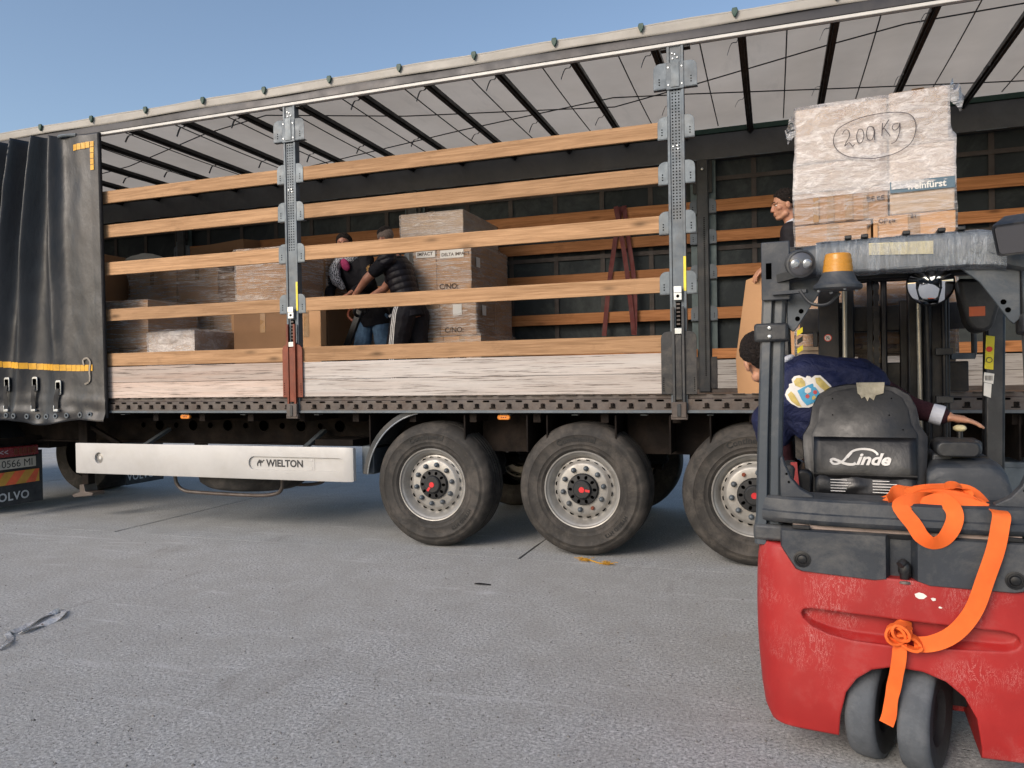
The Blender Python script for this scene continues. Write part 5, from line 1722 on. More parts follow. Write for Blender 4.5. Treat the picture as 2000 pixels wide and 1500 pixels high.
# the heap lying on the sill
for ctrl in ([(1725, 990, 0.05, (0, 0.6, 0.8)), (1760, 970, 0.05, (0, 0.7, 0.7)), (1810, 957, 0.08, (0, 0.8, 0.5)), (1860, 955, 0.10, (0.2, 0.9, 0.3)), (1900, 968, 0.10, (0.4, 0.8, -0.2)), (1945, 1000, 0.05, (0.3, 0.9, 0))],
             [(1685, 986, 0.06, (0, 1, 0.1)), (1740, 992, 0.05, (0, 1, 0.25)), (1800, 990, 0.06, (0, 0.9, 0.4)), (1860, 992, 0.05, (0, 1, 0.3)), (1935, 1000, 0.06, (0, 1, 0.1))],
             [(1770, 985, 0.09, (0, 0.4, 0.9)), (1820, 972, 0.07, (0.1, 0.3, 0.9)), (1875, 975, 0.06, (-0.1, 0.4, 0.9)), (1925, 992, 0.07, (-0.3, 0.5, 0.8))],
             [(1830, 955, 0.12, (0.5, 0.8, 0)), (1850, 948, 0.11, (0.2, 0.9, 0.4)), (1872, 950, 0.10, (-0.3, 0.9, 0.3)), (1885, 965, 0.09, (-0.6, 0.6, 0.5)), (1865, 985, 0.06, (-0.3, 0.9, 0.3)), (1800, 985, 0.06, (0, 0.9, 0.5))],
             [(1700, 988, 0.10, (0, 0.8, 0.6)), (1745, 975, 0.11, (0.2, 0.7, 0.7)), (1790, 962, 0.12, (0.1, 0.5, 0.9)), (1835, 958, 0.13, (0, 0.5, 0.9)), (1890, 960, 0.13, (-0.2, 0.6, 0.8)), (1930, 985, 0.11, (-0.3, 0.8, 0.5))],
             [(1735, 978, 0.02, (0.3, 0.2, 0.9)), (1752, 962, 0.05, (0.5, 0.6, 0.6)), (1785, 955, 0.09, (0.2, 0.9, 0.2)), (1830, 952, 0.11, (0, 1, 0.1)), (1868, 962, 0.10, (-0.2, 0.9, 0.3)), (1900, 985, 0.08, (-0.3, 0.8, 0.5))],
             [(1790, 995, 0.03, (0, 0.5, 0.9)), (1830, 978, 0.03, (0, 0.3, 0.95)), (1880, 985, 0.035, (0, 0.3, 0.95)), (1930, 998, 0.04, (0, 0.5, 0.9))]):
    band(ctrl, 0.052, 'heaped_fold')

# ================================================================== CARGO
def WP(u, v, y):
    """photo pixel -> world point on the plane at distance y"""
    k = _d + (u - 1000) / FPX * _r - (v - 750) / FPX * _u
    return CAM + k * ((y - CAM.y) / k.y)


def cardboard(name, hexcol, v=0.12):
    t = NT(name)
    c = lin(hexcol)
    co = t.co(rand=True)
    n1 = t.noise(co, 2.2, 5)
    fib = t.noise(t.co((1, 1, 7), rand=True), 26, 4, 0.7)
    col = t.ramp(n1, [(0.3, tuple(x * (1 - v) for x in c)), (0.7, tuple(min(1, x * (1 + v)) for x in c))])
    col = t.mix(t.math('MULTIPLY', fib, 0.22), col, tuple(x * 0.7 for x in c))
    oi = t.n('ObjectInfo')
    hv = t.n('HueSaturation')
    t.l(col, hv.inputs['Color'])
    t.l(t.math('ADD', t.math('MULTIPLY', oi.outputs['Random'], 0.36), 0.80), hv.inputs['Value'])
    t.set(Base_Color=hv.outputs[0], Roughness=0.8)
    t.b.inputs['Specular IOR Level'].default_value = 0.25
    t.bump(t.math('ADD', n1, t.math('MULTIPLY', fib, 0.15)), 0.35, 0.02)
    return t.m


M['carton'] = cardboard('carton', '#b58d68')
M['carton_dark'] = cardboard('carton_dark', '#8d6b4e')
M['carton_pale'] = cardboard('carton_pale', '#b39d88')
M['packing_tape'] = plain('packing_tape', '#8f6c45', 0.3, 0, 0.1)
M['teal_tape'] = plain('teal_tape', '#47606f', 0.4, 0, 0.12)
M['paper_label'] = plain('paper_label', '#d2cfc9', 0.6, 0, 0.06)
M['stamp'] = plain('stamp', '#4a3a2e', 0.7, bump=0)


def carton_mesh(w, d, h, seed):
    """box of card with slightly bulging sides; origin at its front-left-bottom corner"""
    rnd = random.Random(seed)
    mb = MB()
    N = 5
    bul = [rnd.uniform(0.0, 0.010) for _ in range(6)]
    ph = rnd.uniform(0, 9)

    def P(u, v, f):
        b = math.sin(math.pi * u) * math.sin(math.pi * v) * bul[f] + 0.002 * mnoise.noise(V(u * 3 + ph, v * 3, f))
        if f == 0: return (w * u, -b, h * v)
        if f == 1: return (w + b, d * u, h * v)
        if f == 2: return (w * (1 - u), d + b, h * v)
        if f == 3: return (-b, d * (1 - u), h * v)
        if f == 4: return (w * u, d * v, h + b * 0.6)
        return (w * (1 - u), d * v, 0)
    for f in range(6):
        mb.grid(N, N, lambda u, v, f=f: P(u, v, f))
    me = mb.mesh('cardboard_box')
    bm = bmesh.new()
    bm.from_mesh(me)
    bmesh.ops.remove_doubles(bm, verts=bm.verts, dist=0.004)
    bmesh.ops.recalc_face_normals(bm, faces=bm.faces)
    bm.to_mesh(me)
    bm.free()
    return me


def carton(parent, x, y, z, w, d, h, mat='carton', seed=0, tape=True, tape_mat='packing_tape', rz=0.0):
    o = link('cardboard_box', carton_mesh(w, d, h, seed), M[mat], parent, bevel=0.006, smooth=50)
    o.location = (x, y, z)
    o.rotation_euler = (0, 0, rz)
    if tape and w > 0.2:
        rnd = random.Random(seed)
        bl = rnd.uniform(0.0, 0.010)
        MB().grid(2, 6, lambda u, v: (w / 2 - 0.03 + 0.06 * u, -0.0032 - bl * math.sin(math.pi * (0.70 + 0.29 * v)), h * (0.70 + 0.29 * v))).build('box_tape', M[tape_mat], o)
        MB().box(w / 2 - 0.03, w / 2 + 0.03, 0.004, d - 0.004, h + 0.0062, h + 0.0072).build('box_tape', M[tape_mat], o)
    # flap seam along the upper edge
    return o


def pallet(parent, x0, x1, y0, y1, z):
    """euro pallet: deck boards, blocks and skids"""
    n = 5
    w = (x1 - x0)
    bw = w / n * 0.72
    for k in range(n):
        xa = x0 + (w - bw) * k / (n - 1)
        MB().box(0, bw, 0, y1 - y0, 0, 0.022).build('deck_board', M['pallet_wood'], parent, bevel=0.002, loc=(xa, y0, z + 0.122))
    for ya in (y0, (y0 + y1) / 2 - 0.07, y1 - 0.14):
        MB().box(0, w, 0, 0.12, 0, 0.022).build('stringer_board', M['pallet_wood'], parent, bevel=0.002, loc=(x0, ya, z + 0.0995))
        for xa in (x0, x0 + w / 2 - 0.06, x1 - 0.12):
            MB().box(0, 0.12, 0, 0.12, 0, 0.077).build('pallet_block', M['pallet_wood'], parent, bevel=0.002, loc=(xa, ya, z + 0.022))
    for xa in (x0, x0 + w / 2 - 0.06, x1 - 0.12):
        MB().box(0, 0.12, 0, y1 - y0, 0, 0.0215).build('skid_board', M['pallet_wood'], parent, bevel=0.002, loc=(xa, y0, z))


def film_shell(parent, boxes, z0, z1, mat, off=0.010, nang=120, dz=0.028, wr=0.004, cap=0.18, seed=0, lumps=0.0, frill=0.0):
    """stretch film round a pile of boxes (x0,x1,y0,y1,za,zb): a wrinkled, draped skin"""
    cx = sum((b[0] + b[1]) / 2 for b in boxes) / len(boxes)
    cy = sum((b[2] + b[3]) / 2 for b in boxes) / len(boxes)
    # angles packed towards the corners of the bounding box
    X0, X1 = min(b[0] for b in boxes), max(b[1] for b in boxes)
    Y0, Y1 = min(b[2] for b in boxes), max(b[3] for b in boxes)
    per = []
    m = nang // 4
    for (ax, ay), (bx, by) in (((X0, Y0), (X1, Y0)), ((X1, Y0), (X1, Y1)), ((X1, Y1), (X0, Y1)), ((X0, Y1), (X0, Y0))):
        for k in range(m):
            t = k / m
            per.append((ax + (bx - ax) * t - cx, ay + (by - ay) * t - cy))
    nz = max(3, int((z1 - z0) / dz) + 1)
    rad = []
    for j in range(nz):
        z = z0 + (z1 - z0) * j / (nz - 1)
        act = [b for b in boxes if b[4] - 0.03 <= z <= b[5] + 0.03] or boxes
        row = []
        for dx, dy in per:
            best = 0.05
            for b in act:
                t0, t1 = 0.0, 9.0
                for o_, d_, lo, hi in ((cx, dx, b[0], b[1]), (cy, dy, b[2], b[3])):
                    if abs(d_) < 1e-9:
                        if not lo <= o_ <= hi:
                            t1 = -1
                        continue
                    a, c = (lo - o_) / d_, (hi - o_) / d_
                    if a > c:
                        a, c = c, a
                    t0, t1 = max(t0, a), min(t1, c)
                if t1 >= t0 and t1 > best:
                    best = t1
            row.append(best)
        rad.append(row)
    # stretch: the film bridges steps between boxes
    for _ in range(2):
        for j in range(nz):
            row = rad[j]
            up, dn = rad[min(j + 1, nz - 1)], rad[max(j - 1, 0)]
            rad[j] = [max(row[i], 0.5 * row[i] + 0.25 * (up[i] + dn[i])) for i in range(len(row))]
    rings = []
    n = len(per)
    for j in range(nz):
        z = z0 + (z1 - z0) * j / (nz - 1)
        rg = []
        for i, (dx, dy) in enumerate(per):
            t = rad[j][i]
            L = math.hypot(dx, dy)
            w = wr * (mnoise.noise(V(dx * 6 + seed, dy * 6, z * 34)) + 0.6 * mnoise.noise(V(dx * 15, dy * 15 + seed, z * 60 + (dx + dy) * 14)))
            w += lumps * max(0, mnoise.noise(V(dx * 4 + seed, dy * 4, z * 5)))
            r = t * L + off + w + wr
            rg.append((cx + dx / L * r, cy + dy / L * r, z))
        rings.append(rg)
    if cap:
        top = rings[-1]
        for q in (0.25, 0.6, 1.0):
            rg = []
            for i, (x, y, z) in enumerate(top):
                L = math.hypot(x - cx, y - cy)
                k_ = cap * q * (1 + 0.4 * mnoise.noise(V(i * 0.35, seed, q)))
                zz = z + 0.010 + 0.5 * lumps * q + frill * max(0, mnoise.noise(V(i * 0.22 + seed * 3, q * 1.5, 1.0))) * math.sin(math.pi * min(q, .8))
                rg.append((x + (cx - x) / L * k_, y + (cy - y) / L * k_, zz + 0.008 * mnoise.noise(V(x * 18, y * 18, q * 4 + seed))))
            rings.append(rg)
    mb = MB().loft(rings, cap=False)
    return mb.build('stretch_film', mat, parent, smooth=70)


# ---- the pallet on the forks ------------------------------------------------
LF = 1.70
load = thing('wrapped_pallet_load', 'tall film-wrapped pallet of cartons marked 200 Kg raised on the forklift forks', 'pallet load', FK_P + FK_F * LF + V(0, 0, 1.4465), -FK_A)
LB = lambda u, v: FP(u, v, LF + 0.02)
z_ = lambda zz: zz - 1.4465
XL, XRr = LB(1551, 380).x, LB(1867, 380).x
pallet(load, XL + 0.01, XRr - 0.01, 0.0, 1.2, 0.0)
xm = LB(1737, 380).x
xm2 = LB(1704, 430).x
zt = [LB(1640, y).z for y in (434, 371, 312, 203)]      # tops of bottom pair, BEBE, third, top (left column)
zr_ = [LB(1800, y).z for y in (415, 280, 172)]
print('load', XL, XRr, xm, zt, zr_)
lb = []


def lbox(x0, x1, za, zb, mat, seed, y0=0.028, y1=0.6, **kw):
    o = carton(load, x0, y0, z_(za), x1 - x0, y1 - y0, zb - za, mat, seed, **kw)
    lb.append((x0, x1, y0, y1, z_(za), z_(zb)))
    return o


zb0 = 1.4465 + 0.145
mid = (zb0 + zt[0]) / 2
lbox(XL, xm2 - 0.007, zb0, mid - 0.002, 'carton', 1)
lbox(xm2 + 0.004, XRr, zb0, mid - 0.002, 'carton', 2)
lbox(XL + 0.004, xm2 - 0.007, mid, zt[0] - 0.002, 'carton', 3, tape=True)
b_open = lbox(xm2 + 0.004, XRr, mid, zr_[0], 'carton', 4)
b_bebe = lbox(XL, xm - 0.007, zt[0] + 0.003, zt[1], 'carton', 5, tape=False)
lbox(XL + 0.004, xm - 0.008, zt[1] + 0.006, zt[2] - 0.006, 'carton_pale', 6)
lbox(XL + 0.012, xm - 0.008, zt[2] + 0.006, zt[3], 'carton_pale', 7)
b_teal = lbox(xm + 0.003, XRr - 0.004, zr_[0] + 0.003, zr_[1], 'carton_pale', 8, tape=False)
lbox(xm + 0.003, XRr - 0.03, zr_[1] + 0.003, zr_[2], 'carton_pale', 9)
for k, (za, zb) in enumerate(((zb0, mid), (mid + .003, zt[0]), (zt[0] + .003, zt[2]), (zt[2] + .003, zr_[2] - 0.03))):
    lbox(XL + 0.01, 0.0, za, zb, 'carton', 10 + k, 0.605, 1.19)
    lbox(0.004, XRr - 0.01, za, zb, 'carton_pale', 20 + k, 0.605, 1.19)
low = [b for b in lb if b[5] < z_(zt[0]) + 0.02 or True]
film_shell(load, lb, z_(zt[1]) - 0.03, z_(zr_[2]) - 0.008, M['film_thick'], off=0.010, wr=0.0032, seed=3, cap=0.22, lumps=0.012, frill=0.05)
film_shell(load, lb, z_(zb0) - 0.06, z_(zt[1]) + 0.02, M['film_low'], off=0.010, wr=0.0032, seed=8, cap=0)
# loose film ears at the top corners
for cx_, sx_ in ((XL + 0.03, -1), (XRr - 0.03, 1)):
    mb = MB()
    mb.grid(10, 8, lambda u, v: (cx_ + sx_ * (0.02 + 0.03 * v) + (u - 0.5) * 0.08 * (1 - 0.3 * v), 0.03 + 0.04 * math.sin(u * 9) * v, z_(zr_[2]) - (0.16 if sx_ < 0 else 0.10) + 0.085 * v - 0.10 * (u - 0.5) * sx_ + 0.02 * mnoise.noise(V(u * 5, v * 5, sx_ * 3))))
    mb.build('loose_film', M['film'], load, smooth=70)
# handwriting on the film
HW = lambda u, v: V(LB(u, v).x, 0.0, LB(u, v).z - 1.4465)
hw = []
ell = [(1706, 312), (1660, 309), (1635, 295), (1628, 275), (1640, 252), (1680, 233), (1730, 223), (1770, 224), (1786, 238), (1787, 262), (1775, 285), (1745, 303), (1706, 312)]
hw.append(ell)
hw += [[(1645, 265), (1650, 257), (1657, 258), (1659, 268), (1653, 280), (1650, 288), (1658, 281), (1665, 288), (1669, 284)],
       [(1677, 255), (1673, 268), (1676, 281), (1683, 280), (1687, 268), (1684, 256), (1677, 255)],
       [(1695, 251), (1692, 263), (1695, 275), (1703, 275), (1707, 262), (1704, 251), (1695, 251), (1706, 252), (1708, 276)],
       [(1723, 243), (1722, 268)], [(1736, 236), (1724, 255), (1727, 254), (1738, 268)],
       [(1754, 244), (1745, 246), (1742, 253), (1748, 257), (1755, 250), (1757, 243), (1756, 262), (1749, 278), (1740, 283)]]
stroke_mb(hw, 0.0045, lambda u, v: HW(u, v), (0, -1, 0), 0.006).build('handwriting', M['pen'], load, smooth=0)
beb = [[(1693, 385), (1695, 394)], [(1693, 385), (1699, 386), (1695, 389), (1701, 391), (1695, 394)], [(1708, 384), (1703, 385), (1704, 392), (1710, 391)], [(1703, 388), (1708, 388)],
       [(1713, 383), (1714, 391)], [(1713, 383), (1718, 384), (1714, 387), (1720, 389), (1714, 391)], [(1727, 382), (1722, 383), (1723, 390), (1728, 389)], [(1722, 386), (1727, 386)]]
stroke_mb(beb, 0.0045, lambda u, v: HW(u, v), (0, -1, 0), -0.0150).build('handwriting', M['pen'], load, smooth=0)
opn = [[(1716, 433), (1720, 428), (1725, 431), (1722, 436), (1716, 433)], [(1728, 437), (1728, 428), (1733, 429), (1729, 432)], [(1735, 431), (1739, 430), (1736, 435), (1740, 434)], [(1742, 434), (1743, 428), (1747, 433), (1748, 427)], [(1778, 421), (1781, 418), (1783, 421), (1779, 425), (1784, 424)], [(1787, 418), (1788, 425)]]
stroke_mb(opn, 0.004, lambda u, v: HW(u, v), (0, -1, 0), -0.0150).build('handwriting', M['pen'], load, smooth=0)
za_, zb_ = LB(1800, 372).z, LB(1800, 350).z
tt = MB().box(xm + 0.003, XRr - 0.004, 0.0, 0.0015, z_(za_) , z_(zb_))
tt.v = [(x, y + 0.0160, z) for x, y, z in tt.v]
tt.build('teal_band', M['teal_tape'], load)
text_mb('weinfürst', 0.050, (xm + 0.085, 0.0158, z_(za_) + 0.012), (1, 0, 0), (0, 0, 1), 0.001, 0.0012).build('band_lettering', M['paper_label'], load, smooth=0)
for k, u in enumerate((1588, 1615, 1650, 1685)):
    a, b = LB(u, 372 + (1737 - u) * 0.0).x, LB(u, 372).z
    w = (0.03, 0.035, 0.04, 0.025)[k]
    MB().box(a, a + w, 0.0165, 0.0172, z_(zt[0]) + 0.01, z_(zt[1]) - 0.006).build('box_tape', M['packing_tape'], load)

# ---- stacks inside the trailer ----------------------------------------------
FLZ = FL


def stack(label, boxes, film=None, base=None, pal=None, group=None, filmz=None, name='wrapped_pallet_load', cat='pallet load', **fk_):
    FLZ = base if base else FL
    """boxes: (x0,x1,y0,y1,z0,z1,mat)"""
    X0 = min(b[0] for b in boxes)
    Y0 = min(b[2] for b in boxes)
    t = thing(name, label, cat, (X0, Y0, FLZ), 0, group)
    if pal:
        pallet(t, 0.0, pal[1] - pal[0], 0.0, pal[3] - pal[2], 0.0)
        for c in t.children:
            c.location.x += pal[0] - X0
            c.location.y += pal[2] - Y0
    loc = []
    objs = []
    for k, b in enumerate(boxes):
        bb = (b[0] - X0, b[1] - X0, b[2] - Y0, b[3] - Y0, b[4] - FLZ, b[5] - FLZ)
        loc.append(bb)
        objs.append(carton(t, bb[0], bb[2], bb[4], bb[1] - bb[0], bb[3] - bb[2], bb[5] - bb[4], b[6] if len(b) > 6 else 'carton', k + int(abs(X0) * 50)))
    if film:
        z0, z1 = filmz or (min(b[4] for b in loc) - 0.02, max(b[5] for b in loc) - 0.004)
        if filmz:
            z0, z1 = z0 - FLZ, z1 - FLZ
        film_shell(t, [b for b in loc if b[5] > z0 and b[4] < z1], z0, z1, film, seed=int(abs(X0) * 7), **fk_)
    return t, objs, (X0, Y0)


def single(label, b):
    """one unwrapped carton"""
    t = thing('cardboard_carton', label, 'carton', (b[0], b[2], b[4]))
    carton(t, 0, 0, 0, b[1] - b[0], b[3] - b[2], b[5] - b[4], b[6], int(abs(b[0] + b[4]) * 50))
    return t


# cartons marked C/NO in the middle of the trailer
zp = FLZ + 0.146
mbx = [(-2.16, -1.46, 1.20, 2.20, 2.80, 3.13, 'carton_pale')]
for y0, y1 in ((1.20, 1.74), (1.745, 2.28)):
    for (a, b, c, d, z0, z1) in ((-2.02, -1.765, -1.76, -1.385, 2.31, 2.79), (-2.00, -1.735, -1.73, -1.335, 1.87, 2.30), (-1.98, -1.705, -1.70, -1.295, zp, 1.86)):
        mbx.append((a, b, y0, y1, z0, z1, 'carton'))
        mbx.append((c, d, y0, y1, z0, z1, 'carton'))
mt, mo, (mx0, my0) = stack('wrapped carton stack printed C/NO beside the man in the quilted vest', mbx, M['film_mid'], pal=(-2.02, -1.29, 1.2, 2.3), off=0.006, wr=0.0045, cap=0.2, lumps=0.006)


def mark(obj, txt, size, x, z, mat='stamp', label=None, bold=0.001, yo=-0.0125):
    if label:
        MB().box(x - 0.015, x + label[0], yo - 0.001, yo, z - 0.02, z + label[1]).build('paper_label', M['paper_label'], obj)
        yo -= 0.0015
    if txt:
        text_mb(txt, size, (x, yo, z), (1, 0, 0), (0, 0, 1), 0.0005, bold).build('box_lettering', M[mat], obj, smooth=0)


front = [o for o in mo if abs(o.location.y) < 0.01]
mark(front[2], 'C/NO:', 0.075, 0.03, 0.03)
mark(front[2], 'DELTA IMPACT', 0.045, 0.06, 0.36, label=(0.24, 0.06))
mark(front[1], 'IMPACT', 0.05, 0.05, 0.38, label=(0.2, 0.07))
mark(front[4], 'C/NO:', 0.075, 0.05, 0.03)
mark(front[4], None, 0.04, 0.16, 0.22, label=(0.08, 0.09))
mark(front[6], 'C/NO:', 0.075, 0.04, 0.25)
for o, zz in ((front[2], 0.25), (front[4], 0.2)):
    w_ = o.dimensions.x
    MB().box(w_ + 0.011, w_ + 0.013, 0.10, 0.20, zz, zz + 0.10).build('paper_label', M['paper_label'], o)

# left bay, near the curtain
stack('low film-wrapped carton under the slats beside the curtain edge', [(-5.30, -4.61, 0.30, 1.0, zp, 1.80, 'carton'), (-5.30, -4.60, 0.30, 1.0, 1.805, 2.30, 'carton')], M['film_mid'], pal=(-5.35, -4.6, 0.28, 1.08), off=0.006, wr=0.006, cap=0.15, lumps=0.01)
stack('small crumpled white-wrapped carton low beside the glow-tinted post', [(-4.56, -3.98, 0.26, 0.86, FLZ + 0.002, 1.96, 'carton_pale')], M['film_thick'], off=0.008, wr=0.008, cap=0.2, lumps=0.05, name='wrapped_carton', cat='carton')
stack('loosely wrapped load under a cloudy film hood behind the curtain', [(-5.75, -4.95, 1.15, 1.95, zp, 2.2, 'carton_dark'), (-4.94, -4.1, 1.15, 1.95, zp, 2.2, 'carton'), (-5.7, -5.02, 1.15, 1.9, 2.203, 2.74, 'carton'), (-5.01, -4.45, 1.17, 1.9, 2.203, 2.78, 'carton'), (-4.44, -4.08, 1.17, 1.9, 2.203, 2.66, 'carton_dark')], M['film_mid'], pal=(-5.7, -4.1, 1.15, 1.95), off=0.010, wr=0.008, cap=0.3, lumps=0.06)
single('small carton on the floor between the wrapped loads', (-4.10, -3.80, 0.93, 1.13, FLZ + 0.002, 1.98, 'carton'))
single('smallest carton resting on another between the wrapped loads', (-4.08, -3.86, 0.93, 1.13, 1.985, 2.24, 'carton'))
single('big dark brown carton under the glossy load behind the glow-tinted post', (-3.74, -3.02, 0.55, 1.15, FLZ + 0.002, 2.22, 'carton_dark'))
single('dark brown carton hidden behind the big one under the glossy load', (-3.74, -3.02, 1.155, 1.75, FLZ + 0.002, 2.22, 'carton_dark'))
stack('glossy film-topped cartons stacked on big brown cartons behind the glow-tinted post', [(-3.70, -3.04, 0.55, 1.12, 2.23, 2.78, 'carton'), (-3.70, -3.04, 1.13, 1.7, 2.23, 2.72, 'carton')], M['film_mid'], off=0.008, wr=0.007, cap=0.25, lumps=0.03, name='wrapped_cartons', cat='cartons', base=2.23)
single('plain unwrapped tan carton standing next to the pallet jack', (-3.00, -2.68, 0.50, 0.60, FLZ + 0.002, 2.13, 'carton'))
stack('bright film-wrapped carton behind the pallet jack handle', [(-3.25, -2.62, 1.78, 2.3, zp, 2.16, 'carton_pale')], M['film_thick'], pal=(-3.3, -2.6, 1.76, 2.35), off=0.006, wr=0.006, cap=0.15)
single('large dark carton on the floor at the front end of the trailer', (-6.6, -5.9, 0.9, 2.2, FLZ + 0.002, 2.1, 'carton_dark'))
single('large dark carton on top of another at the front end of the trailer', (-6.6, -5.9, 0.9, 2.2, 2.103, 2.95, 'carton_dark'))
# pale sheet and an opened carton lying on the upper loads
M['pale_sack'] = plain('pale_sack', '#8f8f88', 0.6, 0, 0.15, 4, 0.3, 12)
q = WP(235, 445, 1.5)
mb = MB()
mb.grid(18, 14, lambda u, v: (-6.05 + 0.62 * u, 1.25 + 0.6 * v, 2.80 + 0.30 * math.sin(math.pi * min(1, u * 1.05)) ** 0.6 * math.sin(math.pi * (0.15 + 0.7 * v)) * (1 - 0.5 * u) + 0.03 * mnoise.noise(V(u * 5, v * 5, 2))))
sk = mb.build('padded_sack', M['pale_sack'], None, smooth=80)
sk.modifiers.new('thick', 'SOLIDIFY').thickness = 0.01
tag(sk, 'pale padded sack lying on the uppermost load beside the curtain edge', 'sack')
ob_ = thing('tilted_carton', 'flat tilted carton resting on the loads just under the top slat', 'carton', (-5.5, 1.95, 3.0), 0)
o = link('cardboard_box', carton_mesh(0.75, 0.4, 0.12, 77), M['carton_dark'], ob_, bevel=0.005)
o.location = (0, 0.0, 0.02)
o.rotation_euler = (0.12, -0.10, 0.1)
single('wide dark carton on the floor by the far boards', (-5.7, -4.6, 1.96, 2.38, FLZ + 0.002, 2.2, 'carton_dark'))
single('wide dark carton by the far boards, under the tilted one', (-5.7, -4.6, 1.96, 2.38, 2.203, 2.98, 'carton_dark'))

# ---- pallet jack
jack = thing('pallet_jack', 'pallet jack with a long dark steering handle pulled by the two men', 'pallet jack', (-2.86, 1.0, FLZ))
mb = MB().box(-0.09, 0.09, -0.1, 0.1, 0.10, 0.45)
mb.cyl((0, 0, 0.10), (0, 0, 0.55), 0.05, None, 16)
mb.build('pump_body', M['steel_dark'], jack, bevel=0.01)
h0 = V(0.05, 0, 0.30)
h1 = WP(705, 603, 1.0) - V(-2.86, 1.0, FLZ)
MB().bar(h0, h0 + (h1 - h0) * 0.98, 0.045, 0.07).build('handle', M['fk_black'], jack, bevel=0.008)
dirh = (h1 - h0).normalized()
sd = V(0, 1, 0)
nn = dirh.cross(sd)
MB().tube([h1 + dirh * (0.06 * math.sin(a)) - dirh * 0.02 + sd * 0.11 * math.cos(a) for a in [k * 2 * math.pi / 20 for k in range(20)]], 0.016, 8, closed=True).build('handle_loop', M['fk_black'], jack)
MB().tube(smooth_path([h1 - dirh * 0.16 - nn * 0.03, h1 - dirh * 0.13 + nn * 0.10, h1 - dirh * 0.05 + nn * 0.11, h1 - dirh * 0.02 + nn * 0.02], 4), 0.014, 8).build('release_lever', M['rust_glow_paint'], jack)
for y in (-0.18, 0.18):
    MB().box(-1.1, -0.05, y - 0.08, y + 0.08, 0.07, 0.12).build('fork', M['steel_dark'], jack, bevel=0.008)
for y in (-0.06, 0.06):
    MB().cyl((0.03, y - 0.025, 0.09), (0.03, y + 0.025, 0.09), 0.09, None, 24).build('steer_wheel', M['rubber_dark'], jack)

# ---- red lashing straps hanging on the far boards
M['strap_red'] = plain('strap_red', '#5c2320', 0.7, 0, 0.2)
for nm, lab, pts in (('a', 'dark red lashing strap hanging straight down from the far top board', [(1212, 408), (1200, 480), (1188, 570), (1180, 656)]),
                     ('b', 'dark red lashing strap looped back up to the far top board', [(1219, 406), (1228, 470), (1240, 560), (1240, 655), (1234, 600), (1222, 500), (1205, 406)])):
    ps = [WP(u, v, FY - 0.045) for u, v in pts]
    t = thing('lashing_strap', lab, 'strap', ps[0])
    r_ = [tuple(p_ - ps[0]) for p_ in ps]
    if nm == 'b':
        r_ = [(x, y - 0.012 * i, z) for i, (x, y, z) in enumerate(r_)]
    MB().ribbon([(q_, (1, 0, 0)) for q_ in smooth_path(r_, 4)], 0.05, 0.004).build('webbing', M['strap_red'], t)
    MB().ribbon([((0, -0.002, -0.02), (1, 0, 0)), ((0, 0.002, 0.02), (1, 0, 0)), ((0, 0.03, 0.03), (1, 0, 0)), ((0, 0.048, 0.02), (1, 0, 0))], 0.05, 0.004).build('top_hook', M['strap_red'], t)

# ---- loose cardboard sheet held by the standing man
a = [WP(1457, 547, 0.50), WP(1437, 700, 0.46), WP(1441, 773, 0.44)]
poly = [(a[0].x, a[0].z), (a[1].x, a[1].z), (a[2].x, FLZ + 0.004), (1.92, FLZ + 0.004), (1.92, 2.20), (1.40, 2.24)]
sh = thing('cardboard_sheet', 'tan sheet of cardboard stood on edge under the hand of the standing man', 'cardboard', (1.5, 0.47, FLZ))
mb = MB().prism([(x - 1.5, z - FLZ) for x, z in poly], (0, 0, 0), (1, 0, 0), (0, 0.05, 1), (0, 1, 0), 0.006)
mb.build('sheet', M['carton'], sh, smooth=0)

# ================================================================== SMALL THINGS ON THE GROUND
M['plastic_white'] = film_material('plastic_white', 0.9, 0.1, tint=(0.82, 0.83, 0.84), sc=(3, 3, 3))


def GZ(u, v, z=0.0):
    k = _d + (u - 1000) / FPX * _r - (v - 750) / FPX * _u
    return CAM + k * ((z - CAM.z) / k.z)


gp = [(-6, 1272), (12, 1262), (20, 1250), (14, 1242), (25, 1238), (60, 1222), (90, 1205), (120, 1196), (124, 1200), (112, 1212), (80, 1224), (40, 1240)]
c0 = GZ(60, 1225)
pr_ = thing('plastic_strip', 'crumpled strip of white plastic film lying on the concrete', 'litter', c0)
pts = smooth_path([tuple(GZ(u, v) - c0 + V(0, 0, 0.008 + 0.006 * (i % 2))) for i, (u, v) in enumerate(gp)], 5)
MB().ribbon([(p_, (0.3, 1, 0.25 * math.sin(i * 0.5))) for i, p_ in enumerate(pts)], 0.034, 0.003).build('film_ribbon', M['plastic_white'], pr_, smooth=70)
M['yellow_cord'] = plain('yellow_cord', '#b98a2c', 0.8, 0, 0.2)
c0 = GZ(1162, 1100)
ts = thing('yellow_tie', 'small frayed yellow cord tie lying beside the middle tyre', 'cord', c0)
rnd = random.Random(4)
for end, nm in ((GZ(1140, 1096), 'a'), (GZ(1184, 1103), 'b')):
    mb = MB()
    e = end - c0
    for k in range(46):
        p_ = e + V(rnd.gauss(0, 0.016), rnd.gauss(0, 0.016), 0.006)
        q_ = p_ + V(rnd.gauss(0, 0.022), rnd.gauss(0, 0.022), rnd.uniform(0, 0.02))
        mb.tube([p_, (p_ + q_) / 2 + V(0, 0, 0.008), q_], 0.0022, 4)
    mb.build('frayed_end', M['yellow_cord'], ts, kind='stuff')
a_, b_ = GZ(1140, 1096) - c0, GZ(1184, 1103) - c0
